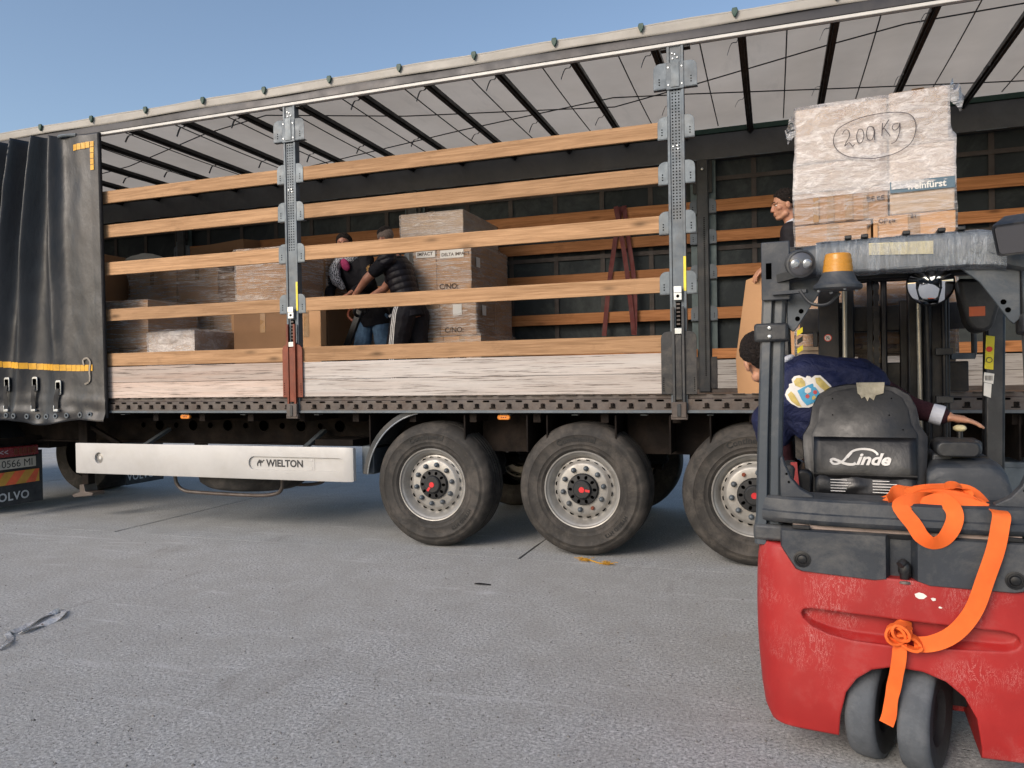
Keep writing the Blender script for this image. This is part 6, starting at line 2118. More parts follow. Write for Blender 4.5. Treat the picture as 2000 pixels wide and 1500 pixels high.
MB().tube(smooth_path([a_ + V(0, 0, .008), (a_ * 2 + b_) / 3 + V(0.0, 0.02, 0.008), (a_ + 2 * b_) / 3 + V(0, -0.01, 0.008), b_ + V(0, 0, .008)], 5), 0.005, 6).build('cord', M['yellow_cord'], ts)
c0 = GZ(942, 1143)
tag(MB().ribbon([(V(-0.06, 0.01, 0.004), (0, 1, 0)), (V(-0.03, 0, 0.010), (0, 1, 0.2)), (V(0.03, 0, 0.010), (0, 1, 0)), (V(0.06, 0.012, 0.004), (0, 1, 0))], 0.018, 0.003).build('rubber_scrap', M['rubber_dark'], None, loc=c0), 'thin curled scrap of dark rubber lying alone on the concrete', 'litter')
# grit
mb = MB()
rnd = random.Random(11)
for k in range(1500):
    u = rnd.uniform(-30, 2030)
    v = 980 + 540 * rnd.random() ** 1.4
    p_ = GZ(u, v)
    if p_.y > 1.5:
        continue
    s_ = rnd.choice((0.0022, 0.003, 0.003, 0.0045, 0.007)) * rnd.uniform(0.7, 1.3)
    r6 = [p_ + V(math.cos(i * 1.257 + k) * s_ * rnd.uniform(.7, 1.2), math.sin(i * 1.257 + k) * s_ * rnd.uniform(.7, 1.2), 0.0) for i in range(5)]
    mb.add(r6 + [p_ + V(0, 0, s_ * 0.9)], [(0, 1, 5), (1, 2, 5), (2, 3, 5), (3, 4, 5), (4, 0, 5)])
M['grit'] = plain('grit', '#6f6d6a', 0.9, 0, 0.5, 40)
gr = mb.build('grit', M['grit'], None, smooth=0, kind='stuff')
gr['label'] = 'loose grit and tiny stones scattered over the concrete'
gr['category'] = 'grit'

# ================================================================== PEOPLE
from mathutils.bvhtree import BVHTree


def cloth(name, hexcol, rough=0.85, fold=0.5, scale=9.0, var=0.2):
    t = NT(name)
    c = lin(hexcol)
    co = t.co()
    n1 = t.noise(co, scale, 5, 0.6, 0.8)
    weave = t.noise(co, 260, 2)
    col = t.ramp(n1, [(0.3, tuple(x * (1 - var) for x in c)), (0.7, tuple(min(1, x * (1 + var)) for x in c))])
    t.set(Base_Color=col, Roughness=rough)
    t.b.inputs['Specular IOR Level'].default_value = 0.25
    t.bump(t.math('ADD', n1, t.math('MULTIPLY', weave, 0.08)), fold, 0.03)
    return t.m


def skin_mat(name, hexcol, red='#b56a58'):
    t = NT(name)
    co = t.co()
    n1 = t.noise(co, 14, 4)
    col = t.mix(t.ramp(n1, [(0.4, 0.0), (0.7, 0.5)]), lin(hexcol), lin(red))
    t.set(Base_Color=col, Roughness=0.5)
    t.b.inputs['Subsurface Weight'].default_value = 0.08
    t.b.inputs['Subsurface Radius'].default_value = (0.01, 0.004, 0.002)
    t.bump(t.noise(co, 180, 3), 0.08, 0.005)
    return t.m


M['skin'] = skin_mat('skin', '#b5876c', '#a06450')
M['skin_tan'] = skin_mat('skin_tan', '#a87660', '#8f5645')
M['hair_dark'] = cloth('hair_dark', '#1d1613', 0.6, 0.8, 60, 0.5)
M['hair_grey'] = cloth('hair_grey', '#75675d', 0.7, 0.6, 90, 0.4)
M['cloth_black'] = cloth('cloth_black', '#16151a', 0.8)
M['cloth_black2'] = cloth('cloth_black2', '#1c1a1f', 0.7)
M['vest_quilt'] = cloth('vest_quilt', '#1b191f', 0.45, 0.4, 7)
M['jeans'] = cloth('jeans', '#5a7590', 0.85, 0.6, 8, 0.4)
M['navy'] = cloth('navy', '#1b2140', 0.6, 1.0, 7, 0.3)
M['burgundy'] = cloth('burgundy', '#2e151d', 0.9, 0.4, 9)
M['shirt_white'] = cloth('shirt_white', '#c3c6d0', 0.8, 0.4, 9, 0.1)
M['magenta'] = cloth('magenta', '#8f3158', 0.8)
M['stripe_white'] = cloth('stripe_white', '#d6d3d0', 0.8, 0.1)
M['gold_print'] = plain('gold_print', '#a9814b', 0.6, 0, 0.4, 30)
M['eye_white'] = plain('eye_white', '#c9c2ba', 0.2, bump=0)
M['eye_dark'] = plain('eye_dark', '#17100c', 0.15, bump=0)


def scarf_material():
    t = NT('scarf_check')
    co = t.co((1, 1, 1))
    w = t.n('TexWave')
    w.inputs['Scale'].default_value = 17
    w.inputs['Distortion'].default_value = 9
    w.inputs['Detail Scale'].default_value = 3.0
    t.l(co, w.inputs['Vector'])
    col = t.ramp(w.outputs['Fac'], [(0.42, lin('#23252d')), (0.55, lin('#b9b9bd'))])
    t.set(Base_Color=col, Roughness=0.85)
    t.bump(t.noise(co, 30, 4), 0.5, 0.02)
    return t.m


M['scarf'] = scarf_material()


def capsule(mb, a, ra, b, rb, n=14):
    a, b = Vector(a), Vector(b)
    t = (b - a)
    L = t.length
    t.normalize()
    x = t.cross(V(0, 0, 1))
    if x.length < 1e-3:
        x = t.cross(V(1, 0, 0))
    x.normalize()
    y = t.cross(x)
    rings = []
    for p, r, angs in ((a, ra, (-80, -50, -20, 0)), (b, rb, (0, 20, 50, 80))):
        for q in angs:
            c = p + t * r * math.sin(R(q))
            rr = r * math.cos(R(q))
            rings.append([c + (x * math.cos(k * 2 * math.pi / n) + y * math.sin(k * 2 * math.pi / n)) * rr for k in range(n)])
    mb.loft(rings)


def ellipsoid(mb, c, S, F, U, r, n=18, m=12):
    rings = []
    for i in range(1, m):
        a = math.pi * i / m
        rings.append([c + S * (math.sin(a) * math.cos(k * 2 * math.pi / n) * r[0]) + F * (math.sin(a) * math.sin(k * 2 * math.pi / n) * r[1]) - U * (math.cos(a) * r[2]) for k in range(n)])
    mb.loft(rings)


def sections(mb, secs, n=22):
    """torso-like loft: (centre, side vector, front vector) with the half widths in the vectors' lengths"""
    rings = []
    for c, s, f in secs:
        rings.append([c + s * (abs(math.cos(t)) ** 0.85 * math.copysign(1, math.cos(t))) + f * (abs(math.sin(t)) ** 0.85 * math.copysign(1, math.sin(t))) for t in (k * 2 * math.pi / n for k in range(n))])
    mb.loft(rings)


def fuse(mb, voxel=0.007, smooth=3, wrinkle=0.0, seed=0, wsc=(9, 9, 14)):
    """union of the overlapping volumes as one continuous skin"""
    ob = bpy.data.objects.new('f', mb.mesh('f'))
    COL.objects.link(ob)
    r = ob.modifiers.new('r', 'REMESH')
    r.mode = 'VOXEL'
    r.voxel_size = voxel
    s = ob.modifiers.new('s', 'SMOOTH')
    s.iterations = smooth
    s.factor = 0.5
    bpy.context.view_layer.update()
    me = bpy.data.meshes.new_from_object(ob.evaluated_get(bpy.context.evaluated_depsgraph_get()))
    bpy.data.objects.remove(ob, do_unlink=True)
    if wrinkle:
        ns = [v.normal.copy() for v in me.vertices]
        for v, nn in zip(me.vertices, ns):
            c = v.co
            d = mnoise.noise(V(c.x * wsc[0] + seed, c.y * wsc[1], c.z * wsc[2])) + 0.5 * mnoise.noise(V(c.x * 22, c.y * 22 + seed, c.z * 30))
            v.co = c + nn * d * wrinkle
    return me


def frame(f, up=(0, 0, 1)):
    f = Vector(f).normalized()
    s = f.cross(Vector(up)).normalized()      # the person's right
    return s, f, s.cross(f)


def head_prims(mb, c, S, F, U, k=1.0):
    P = lambda x, y, z: c + (S * x + F * y + U * z) * k
    ellipsoid(mb, P(0, -0.012, 0.036), S, F, U, (0.074 * k, 0.094 * k, 0.086 * k))
    ellipsoid(mb, P(0, 0.028, -0.030), S, F, U, (0.060 * k, 0.064 * k, 0.082 * k))
    ellipsoid(mb, P(0, 0.060, -0.092), S, F, U, (0.030 * k, 0.026 * k, 0.024 * k))
    capsule(mb, P(-0.045, 0.01, -0.075), 0.026 * k, P(-0.015, 0.055, -0.095), 0.020 * k)
    capsule(mb, P(0.045, 0.01, -0.075), 0.026 * k, P(0.015, 0.055, -0.095), 0.020 * k)
    capsule(mb, P(0, 0.088, 0.012), 0.010 * k, P(0, 0.106, -0.032), 0.0115 * k)
    for s in (-1, 1):
        capsule(mb, P(0, 0.098, -0.036), 0.009 * k, P(s * 0.013, 0.096, -0.036), 0.008 * k)
        capsule(mb, P(s * 0.012, 0.088, 0.026), 0.011 * k, P(s * 0.044, 0.070, 0.024), 0.010 * k)
        ellipsoid(mb, P(s * 0.045, 0.052, -0.022), S, F, U, (0.022 * k, 0.026 * k, 0.022 * k))
        ellipsoid(mb, P(s * 0.076, -0.010, -0.012), S, F, U, (0.011 * k, 0.020 * k, 0.031 * k), 12, 8)
    capsule(mb, P(-0.018, 0.086, -0.060), 0.0095 * k, P(0.018, 0.086, -0.060), 0.0095 * k)
    capsule(mb, P(-0.015, 0.084, -0.072), 0.0095 * k, P(0.015, 0.084, -0.072), 0.0095 * k)


def eyes(par, base, c, S, F, U, k=1.0, brow='hair_dark'):
    P = lambda x, y, z: c + (S * x + F * y + U * z) * k - base
    for s in (-1, 1):
        mb = MB()
        ellipsoid(mb, P(s * 0.031, 0.0715, 0.003), S, F, U, (0.012 * k, 0.011 * k, 0.0062 * k), 14, 10)
        e = mb.build('eye', M['eye_white'], par)
        mb = MB()
        ellipsoid(mb, P(s * 0.030, 0.0785, 0.003), S, F, U, (0.0062 * k, 0.0050 * k, 0.0055 * k), 12, 8)
        mb.build('iris', M['eye_dark'], e)
        mb = MB()
        capsule(mb, P(s * 0.012, 0.099, 0.027), 0.0035, P(s * 0.032, 0.088, 0.033), 0.0042, 8)
        capsule(mb, P(s * 0.032, 0.088, 0.033), 0.0042, P(s * 0.050, 0.068, 0.026), 0.003, 8)
        mb.build('eyebrow', M[brow], par)


def hair(par, base, c, S, F, U, mat, k=1.0, thick=0.012, line=0.045, back=-0.09, tuft=0.008, sides=-0.02, seed=0, pw=0.9):
    """a cap of hair: scalp grid kept where the hairline allows, roughened"""
    bm = bmesh.new()
    n, m = 64, 44
    idx = {}
    for j in range(m + 1):
        a = math.pi * j / m
        for i in range(n):
            t = 2 * math.pi * i / n
            d = V(math.sin(a) * math.cos(t), math.sin(a) * math.sin(t), math.cos(a))
            # scalp sits on the cranium ellipsoid
            rr = V(0.074 * d.x, 0.094 * d.y, 0.086 * d.z)
            p = V(rr.x, rr.y - 0.012, rr.z + 0.036)
            front = max(0.0, d.y)
            lim = back + (line - back) * (0.5 + 0.5 * d.y) ** pw if d.y > -0.3 else back
            lim = max(lim, sides if abs(d.x) > 0.6 and d.y > -0.35 else -1)
            keep = p.z > lim + 0.006 * mnoise.noise(V(t * 3, seed, 0))
            if p.z < 0.0:
                p.x *= 0.97
            nz = mnoise.noise(V(d.x * 7 + seed, d.y * 7, d.z * 7)) + 0.7 * mnoise.noise(V(d.x * 17, d.y * 17 + seed, d.z * 9))
            edge = min(1, max(0.15, (p.z - lim) / 0.03))
            q = p + d * (thick * edge + tuft * nz * edge)
            idx[(i, j)] = (bm.verts.new(c + (S * q.x + F * q.y + U * q.z) * k - base), keep)
    for j in range(m):
        for i in range(n):
            q = [idx[(i, j)], idx[((i + 1) % n, j)], idx[((i + 1) % n, j + 1)], idx[(i, j + 1)]]
            if all(z[1] for z in q):
                try:
                    bm.faces.new([z[0] for z in q])
                except ValueError:
                    pass
    for v in [v for v in bm.verts if not v.link_faces]:
        bm.verts.remove(v)
    bmesh.ops.recalc_face_normals(bm, faces=bm.faces)
    me = bpy.data.meshes.new('hair')
    bm.to_mesh(me)
    bm.free()
    o = link('hair', me, M[mat], par, smooth=80)
    s = o.modifiers.new('thick', 'SOLIDIFY')
    s.thickness = 0.012
    s.offset = -1
    return o


def hand_prims(mb, w, D, Nn, right=True, curl=0.5, k=1.0, spread=1.0):
    """w wrist, D towards the fingers, Nn palm normal (the side fingers curl to)"""
    D = Vector(D).normalized()
    Nn = Vector(Nn)
    Nn = (Nn - D * Nn.dot(D)).normalized()
    S = D.cross(Nn) * (1 if right else -1)     # towards the thumb side
    capsule(mb, w - D * 0.02, 0.024 * k, w + D * 0.02, 0.025 * k)
    for q in (-0.026, -0.009, 0.009, 0.026):
        capsule(mb, w + D * 0.022 + S * q * 0.75, 0.0155 * k, w + D * 0.085 + S * q * 1.05, 0.0135 * k, 10)
    for i, (q, L) in enumerate(((0.031, 0.072), (0.0105, 0.080), (-0.0105, 0.074), (-0.031, 0.058))):
        p = w + D * 0.088 + S * q * spread
        d = (D + S * q * 1.2 * spread).normalized()
        ang = 0.0
        r = 0.0092 * k
        for s_ in (0.46, 0.31, 0.23):
            ang += curl * (0.75 if s_ == 0.46 else 0.9)
            dd = d * math.cos(ang) + Nn * math.sin(ang)
            e = p + dd * L * s_ * k
            capsule(mb, p, r, e, r * 0.92, 10)
            p, r = e, r * 0.92
    b = w + D * 0.025 + S * 0.026
    e = b + (D * 0.5 + S * 0.75 + Nn * 0.25).normalized() * 0.042
    f = e + (D * 0.85 + S * 0.25 + Nn * 0.3).normalized() * 0.034
    capsule(mb, b, 0.014 * k, e, 0.0115 * k, 10)
    capsule(mb, e, 0.0112 * k, f, 0.0095 * k, 10)


def body_prims(mb, J, f, bare=True, fem=1.0):
    """the continuous body under the clothes"""
    S, F, U = frame(f)
    up = (J['neck'] - J['pelvis']).normalized()
    Sb = (J['sr'] - J['sl']).normalized()
    Fb = up.cross(Sb) * 1.0
    if Fb.dot(F) < 0:
        Fb = -Fb
    mid = J['pelvis'].lerp(J['neck'], 0.5)
    secs = [(J['pelvis'] - up * 0.10, Sb * 0.10, Fb * 0.085), (J['pelvis'], Sb * 0.155, Fb * 0.105), (J['pelvis'].lerp(J['neck'], 0.28), Sb * 0.138, Fb * 0.098), (mid, Sb * 0.148, Fb * 0.105),
            (J['pelvis'].lerp(J['neck'], 0.78), Sb * 0.168, Fb * 0.108), (J['neck'] - up * 0.04, Sb * 0.125, Fb * 0.078), (J['neck'] + up * 0.01, Sb * 0.065, Fb * 0.06)]
    sections(mb, secs)
    capsule(mb, J['neck'] - up * 0.03, 0.058, J['head'] - (J['head'] - J['neck']).normalized() * 0.03, 0.052)
    for a in 'lr':
        capsule(mb, J['s' + a], 0.060, J['e' + a], 0.043)
        capsule(mb, J['e' + a], 0.042, J['w' + a], 0.027)
        capsule(mb, J['h' + a], 0.088, J['k' + a], 0.058)
        capsule(mb, J['k' + a], 0.056, J['a' + a], 0.038)
        ft = J['a' + a] + V(0, 0, -0.045)
        capsule(mb, ft, 0.040, ft + F * 0.15, 0.030)
    return secs, Sb, Fb, up


def garment(secs, grow, J, sleeves, neck_cut=1.0, low=None, r=(0.076, 0.060), fr=(0.056, 0.045), hem=1.0):
    mb = MB()
    ss = []
    for c, s, f in secs:
        ss.append((c, s.normalized() * (s.length + grow), f.normalized() * (f.length + grow)))
    if hem:
        ss[0] = (ss[0][0] + (ss[0][0] - ss[1][0]) * (hem - 1), ss[1][1] * 1.05, ss[1][2] * 1.08)
        ss[1] = (ss[1][0], ss[1][1] * 1.02, ss[1][2] * 1.04)
    sections(mb, ss[:-1] if neck_cut else ss)
    for a in sleeves:
        t = sleeves[a]
        if t <= 1:
            capsule(mb, J['s' + a], r[0], J['s' + a].lerp(J['e' + a], t), r[1])
        else:
            capsule(mb, J['s' + a], r[0], J['e' + a], r[1])
            capsule(mb, J['e' + a], fr[0], J['e' + a].lerp(J['w' + a], t - 1), fr[1])
    return mb


def trousers(J, grow=0.02, up=V(0, 0, 1), Sb=None, Fb=None, flare=0.0):
    mb = MB()
    sections(mb, [(J['pelvis'] + up * 0.09, Sb * (0.142 + grow), Fb * (0.10 + grow)), (J['pelvis'], Sb * (0.158 + grow), Fb * (0.112 + grow)), (J['pelvis'] - V(0, 0, 0.09), Sb * (0.13 + grow), Fb * (0.10 + grow))])
    for a in 'lr':
        capsule(mb, J['h' + a], 0.090 + grow, J['k' + a], 0.064 + grow + flare)
        capsule(mb, J['k' + a], 0.063 + grow + flare, J['a' + a] + V(0, 0, 0.02), 0.052 + grow + flare)
    return mb


def shoes(par, base, J, F, mat='rubber_dark'):
    for a in 'lr':
        mb = MB()
        ft = J['a' + a] + V(0, 0, -0.05) - base
        capsule(mb, ft - F * 0.03, 0.044, ft + F * 0.16, 0.036)
        mb2 = MB()
        mb2.v = [(x, y, max(z, 0.004)) for x, y, z in mb.v]
        mb2.f = mb.f
        mb2.build('shoe', M[mat], par, smooth=60)


def rel(mb, base):
    mb.v = [tuple(Vector(v) - base) for v in mb.v]
    return mb


def on_surface(me, o, d):
    """first hit of a ray on a mesh (in that mesh's coordinates)"""
    key = me.name
    if key not in _bvh:
        _bvh[key] = BVHTree.FromPolygons([v.co.copy() for v in me.vertices], [tuple(p.vertices) for p in me.polygons])
    h = _bvh[key].ray_cast(Vector(o), Vector(d).normalized())
    return h[0], h[1]


_bvh = {}
print('people')

# ---- the man in the quilted vest -------------------------------------------
B = V(-1.95, 0.98, FL)
f = V(-0.96, 0.18, 0)
J = dict(pelvis=V(-1.96, 1.0, 2.13), neck=V(-2.125, 0.99, 2.665), head=V(-2.215, 0.985, 2.845))
J['sl'], J['sr'] = V(-2.10, 0.80, 2.62), V(-2.16, 1.17, 2.60)
J['wl'] = WP(692, 578, 0.84)
J['el'] = WP(716, 545, 0.77)
J['er'], J['wr'] = V(-2.36, 1.20, 2.38), V(-2.56, 1.08, 2.24)
J['hl'], J['hr'] = V(-1.99, 0.90, 2.08), V(-1.93, 1.09, 2.08)
J['kl'], J['kr'] = V(-2.09, 0.90, 1.70), V(-1.96, 1.10, 1.68)
J['al'], J['ar'] = V(-2.06, 0.92, 1.335), V(-1.86, 1.12, 1.335)
p1 = thing('person', 'man in black quilted vest and striped black track trousers bending over the pallet jack', 'person', B)
mb = MB()
secs, Sb, Fb, up = body_prims(mb, J, f)
HS, HF, HU = frame((-0.80, 0.42, -0.42), (-0.3, 0, 1))
head_prims(mb, J['head'], HS, HF, HU)
hand_prims(mb, J['wl'], V(-0.7, 0.25, -0.55), V(-0.5, 0.2, -0.8), False, 0.75)
hand_prims(mb, J['wr'], V(-0.8, -0.1, -0.5), V(-0.4, 0, -0.9), True, 0.75)
link('body', fuse(rel(mb, B), 0.0052, 2), M['skin_tan'], p1, smooth=80)
eyes(p1, B, J['head'], HS, HF, HU)
hair(p1, B, J['head'], HS, HF, HU, 'hair_grey', thick=0.0025, tuft=0.001, line=0.07, back=-0.03, sides=0.0, seed=1, pw=1.8)
hair(p1, B, J['head'] + HU * 0.004, HS, HF, HU, 'hair_dark', thick=0.009, tuft=0.003, line=0.07, back=0.045, sides=0.055, seed=2)
g_ = garment(secs, 0.014, J, {'l': 0.62, 'r': 0.62}, r=(0.078, 0.066))
link('t_shirt', fuse(rel(g_, B), 0.007, 3, 0.004), M['cloth_black'], p1, smooth=80)
g_ = garment(secs[1:], 0.034, J, {'l': 0.10, 'r': 0.10}, r=(0.092, 0.088), hem=0)
capsule(g_, J['neck'] - up * 0.02, 0.078, J['neck'] + up * 0.055, 0.070)
vm = fuse(rel(g_, B), 0.007, 3)
for v, nn in zip(vm.vertices, [v.normal.copy() for v in vm.vertices]):
    h = (v.co - (J['pelvis'] - B)).dot(up)
    ph = (h / 0.062) % 1.0
    v.co += nn * (0.012 * math.sqrt(max(0, math.sin(math.pi * ph))) - 0.008 + 0.004 * mnoise.noise(V(v.co.x * 16, v.co.y * 16, v.co.z * 16)))
link('quilted_vest', vm, M['vest_quilt'], p1, smooth=80)
tr = fuse(rel(trousers(J, 0.034, up, Sb, Fb, 0.008), B), 0.008, 3, 0.005, 2)
to = link('track_trousers', tr, M['cloth_black2'], p1, smooth=80)
# three stripes down the near leg
for k in range(3):
    rows = []
    for i in range(40):
        z = 2.17 - 0.80 * i / 39
        t = (2.17 - z)
        xc = -2.035 - 0.075 * math.sin(min(1, t / 0.6) * 1.5) + (0.03 if t > 0.5 else 0) * (t - 0.5) / 0.3 + 0.020 * k
        a = []
        for e in (-0.0055, 0.0055):
            h, nn = on_surface(tr, V(xc + e, -1.0, z) - V(B.x, 0, B.z), V(0, 1, 0))
            if h is None:
                break
            a.append(h + nn * 0.003)
        if len(a) == 2:
            rows.append(a)
    if len(rows) > 2:
        MB().loft(rows, False, False).build('side_stripe', M['stripe_white'], p1, smooth=80)
rows = []
hh, nn = on_surface(tr, V(-2.085, -1.0, 2.06) - V(B.x, 0, B.z), V(0, 1, 0))
if hh is not None:
    for k in range(3):
        MB().bar(hh + V(0.012 * k - 0.014, -0.003, -0.012), hh + V(0.012 * k - 0.022, -0.003, 0.004 + 0.007 * k), 0.006, 0.002, up=(0, 1, 0)).build('emblem_bar', M['stripe_white'], p1, smooth=0)
shoes(p1, B, J, Vector(f).normalized())

# ---- the man in jeans and scarf ---------------------------------------------
YJ = 1.42
B = V(-2.42, YJ, FL)
f = V(0.10, -0.99, 0)
hp = WP(728, 596, YJ)
J = dict(pelvis=V(hp.x, YJ, 2.12), neck=WP(684, 502, YJ - 0.10), head=WP(672, 479, YJ - 0.16))
print('P1 head z', J['head'], J['neck'])
S, F, U = frame(f)
up = (J['neck'] - J['pelvis']).normalized()
Sx = (S + V(0, 0, 0.1)).normalized()
J['sr'], J['sl'] = J['neck'] - up * 0.06 + V(-0.165, 0.02, -0.02), J['neck'] - up * 0.06 + V(0.175, 0.0, 0.015)
J['er'], J['el'] = J['sr'] + V(-0.06, -0.10, -0.25), J['sl'] + V(0.05, -0.06, -0.27)
J['wr'], J['wl'] = J['er'] + V(0.10, -0.18, -0.14), J['el'] + V(-0.08, -0.20, -0.10)
J['hr'], J['hl'] = J['pelvis'] + V(-0.095, 0, -0.04), J['pelvis'] + V(0.095, 0, -0.04)
J['kr'], J['kl'] = J['hr'] + V(-0.02, -0.08, -0.40), J['hl'] + V(0.05, -0.03, -0.40)
J['ar'], J['al'] = V(J['kr'].x - 0.0, YJ, 1.335), V(J['kl'].x + 0.03, YJ + 0.05, 1.335)
p2 = thing('person', 'man in blue jeans, dark shirt and black-and-white scarf standing behind the pallet jack', 'person', B)
mb = MB()
secs, Sb, Fb, up = body_prims(mb, J, f)
HS, HF, HU = frame((0.30, -0.93, -0.12))
head_prims(mb, J['head'], HS, HF, HU)
hand_prims(mb, J['wr'], V(0.4, -0.6, -0.5), V(0.2, -0.3, -0.9), True, 0.75)
hand_prims(mb, J['wl'], V(-0.4, -0.6, -0.4), V(-0.2, -0.3, -0.9), False, 0.75)
link('body', fuse(rel(mb, B), 0.0056, 2), M['skin_tan'], p2, smooth=80)
eyes(p2, B, J['head'], HS, HF, HU)
hair(p2, B, J['head'], HS, HF, HU, 'hair_dark', thick=0.012, line=0.085, back=-0.06, tuft=0.008, seed=5, pw=1.6)
g_ = garment(secs, 0.024, J, {'l': 1.85, 'r': 1.85}, r=(0.082, 0.062), fr=(0.060, 0.044))
gm_ = fuse(rel(g_, B), 0.007, 3, 0.006, 4)
link('dark_shirt', gm_, M['cloth_black'], p2, smooth=80)
link('jeans', fuse(rel(trousers(J, 0.016, up, Sb, Fb), B), 0.007, 3, 0.007, 6), M['jeans'], p2, smooth=80)
# printed motif over the chest
mb = MB()
rnd = random.Random(9)
for k in range(60):
    u, w = rnd.random(), rnd.random()
    c = WP(716 + 26 * u, 505 + 14 * w + 16 * (1 - u), 0.5)
    dr = (c - CAM).normalized()
    h, nn = on_surface(gm_, c - B, dr)
    if h is None:
        continue
    t1 = nn.cross(V(rnd.uniform(-1, 1), rnd.uniform(-1, 1), 1)).normalized()
    t2 = nn.cross(t1)
    s_ = rnd.uniform(0.004, 0.010)
    mb.add([h + nn * 0.003 + t1 * math.cos(q * 1.05) * s_ * 1.6 + t2 * math.sin(q * 1.05) * s_ * 0.7 for q in range(6)], [tuple(range(6))])
mb.build('shirt_print', M['gold_print'], p2, smooth=0, kind='stuff')
# scarf: a wound loop and a hanging fold
N0 = J['neck'] + up * 0.005 - B
mb = MB()
pts = []
for k in range(22):
    a = k * 2 * math.pi / 21
    pts.append(N0 + Sb * 0.095 * math.cos(a) + Fb * 0.095 * math.sin(a) + V(0, 0, 0.02 * math.sin(a * 2) - 0.03 * max(0, math.sin(a))))
mb.tube(pts, [0.042 + 0.008 * math.sin(k * 1.9) for k in range(22)], 12)
q0 = N0 + Fb * 0.12 + V(-0.06, 0, -0.03)
mb.tube(smooth_path([tuple(q0), tuple(q0 + V(-0.035, -0.03, -0.10)), tuple(q0 + V(-0.02, -0.04, -0.20)), tuple(q0 + V(0.03, -0.035, -0.27)), tuple(q0 + V(0.07, -0.02, -0.32))], 5), [0.045, 0.048, 0.05, 0.052, 0.055, 0.058, 0.06, 0.062, 0.062, 0.060, 0.058, 0.056, 0.055, 0.052, 0.05, 0.046, 0.04, 0.034, 0.028, 0.02, 0.012], 12)
link('scarf', fuse(mb, 0.007, 2, 0.008, 3, (16, 16, 16)), M['scarf'], p2, smooth=80)
mb = MB()
ellipsoid(mb, N0 + Fb * 0.115 + V(0.03, -0.03, -0.09), Sb, Fb, up, (0.05, 0.03, 0.07))
mb.build('undershirt', M['magenta'], p2)
shoes(p2, B, J, Vector(f).normalized())

# ---- the man beside the load -------------------------------------------------
YS = 0.80
B = V(1.66, YS, FL)
f = V(-0.93, -0.30, 0)
hd = WP(1532, 401, YS)
J = dict(pelvis=V(1.70, YS + 0.03, 2.16), neck=V(hd.x + 0.075, YS + 0.02, hd.z - 0.175), head=hd)
print('P3 head', hd)
J['sl'], J['sr'] = V(1.60, YS - 0.17, J['neck'].z - 0.07), V(1.68, YS + 0.21, J['neck'].z - 0.08)
J['wl'] = WP(1497, 520, 0.52)
J['el'] = V(1.60, YS - 0.20, 2.33)
J['er'], J['wr'] = V(1.74, YS + 0.26, 2.32), V(1.66, YS + 0.22, 2.10)
J['hl'], J['hr'] = V(1.68, YS - 0.07, 2.10), V(1.72, YS + 0.13, 2.10)
J['kl'], J['kr'] = V(1.67, YS - 0.07, 1.70), V(1.70, YS + 0.14, 1.70)
J['al'], J['ar'] = V(1.68, YS - 0.07, 1.335), V(1.72, YS + 0.14, 1.335)
p3 = thing('person', 'dark-haired man in a black jacket standing in the trailer behind the wrapped load', 'person', B)
mb = MB()
secs, Sb, Fb, up = body_prims(mb, J, f)
HS, HF, HU = frame((-0.97, -0.22, -0.14))
head_prims(mb, J['head'], HS, HF, HU)
hand_prims(mb, J['wl'], V(-0.75, -0.15, -0.62), V(0.55, 0.35, -0.7), False, 0.40, 1.05)
hand_prims(mb, J['wr'], V(-0.2, 0, -1), V(-0.3, -0.9, 0), True, 0.5)
link('body', fuse(rel(mb, B), 0.0046, 4), M['skin'], p3, smooth=80)
eyes(p3, B, J['head'], HS, HF, HU)
hair(p3, B, J['head'], HS, HF, HU, 'hair_dark', thick=0.010, tuft=0.016, line=0.09, back=-0.05, sides=-0.01, seed=7, pw=1.9)
g_ = garment(secs, 0.024, J, {'l': 1.93, 'r': 1.9}, r=(0.084, 0.066), fr=(0.062, 0.046))
link('black_jacket', fuse(rel(g_, B), 0.007, 3, 0.005, 8), M['cloth_black2'], p3, smooth=80)
mb = MB()
n0 = J['neck'] + up * 0.022 - B
mb.tube([n0 + Sb * 0.072 * math.cos(a) + Fb * (0.070 * math.sin(a)) + V(0, 0, 0.012 - 0.02 * math.sin(a)) for a in [k * 2 * math.pi / 28 for k in range(28)]], 0.015, 8, closed=True)
mb.build('white_collar', M['shirt_white'], p3, smooth=80)
link('trousers', fuse(rel(trousers(J, 0.018, up, Sb, Fb), B), 0.009, 3, 0.005, 6), M['cloth_black'], p3, smooth=80)
shoes(p3, B, J, Vector(f).normalized())

# ---- the forklift driver (forklift coordinates, seated, leaning out to his left) ----
p4 = thing('person', 'forklift driver in a navy vest with a printed crest leaning out of the seat', 'person', FK_P, -FK_A)
hd = FP(1486, 700, 0.80)
J = dict(pelvis=V(SX + 0.02, 0.78, 1.08), head=hd)
J['neck'] = FP(1535, 728, 0.79)
print('driver', J)
J['sr'] = FP(1672, 742, 0.80)
J['sl'] = FP(1508, 822, 0.80)
J['er'] = FP(1765, 792, 0.86)
J['wr'] = FP(1842, 813, 0.84)
J['el'] = FP(1528, 905, 0.86)
J['wl'] = FP(1560, 915, 1.06)
J['hl'], J['hr'] = V(SX - 0.09, 0.80, 1.06), V(SX + 0.13, 0.80, 1.06)
J['kl'], J['kr'] = V(SX - 0.13, 1.13, 1.06), V(SX + 0.13, 1.13, 1.06)
J['al'], J['ar'] = V(SX - 0.14, 1.12, 0.52), V(SX + 0.14, 1.12, 0.52)
O0 = V(0, 0, 0)
mb = MB()
secs, Sb, Fb, up = body_prims(mb, J, V(0, 1, 0))
HS, HF, HU = frame((-0.30, 0.93, -0.12), (-0.35, 0.0, 1))
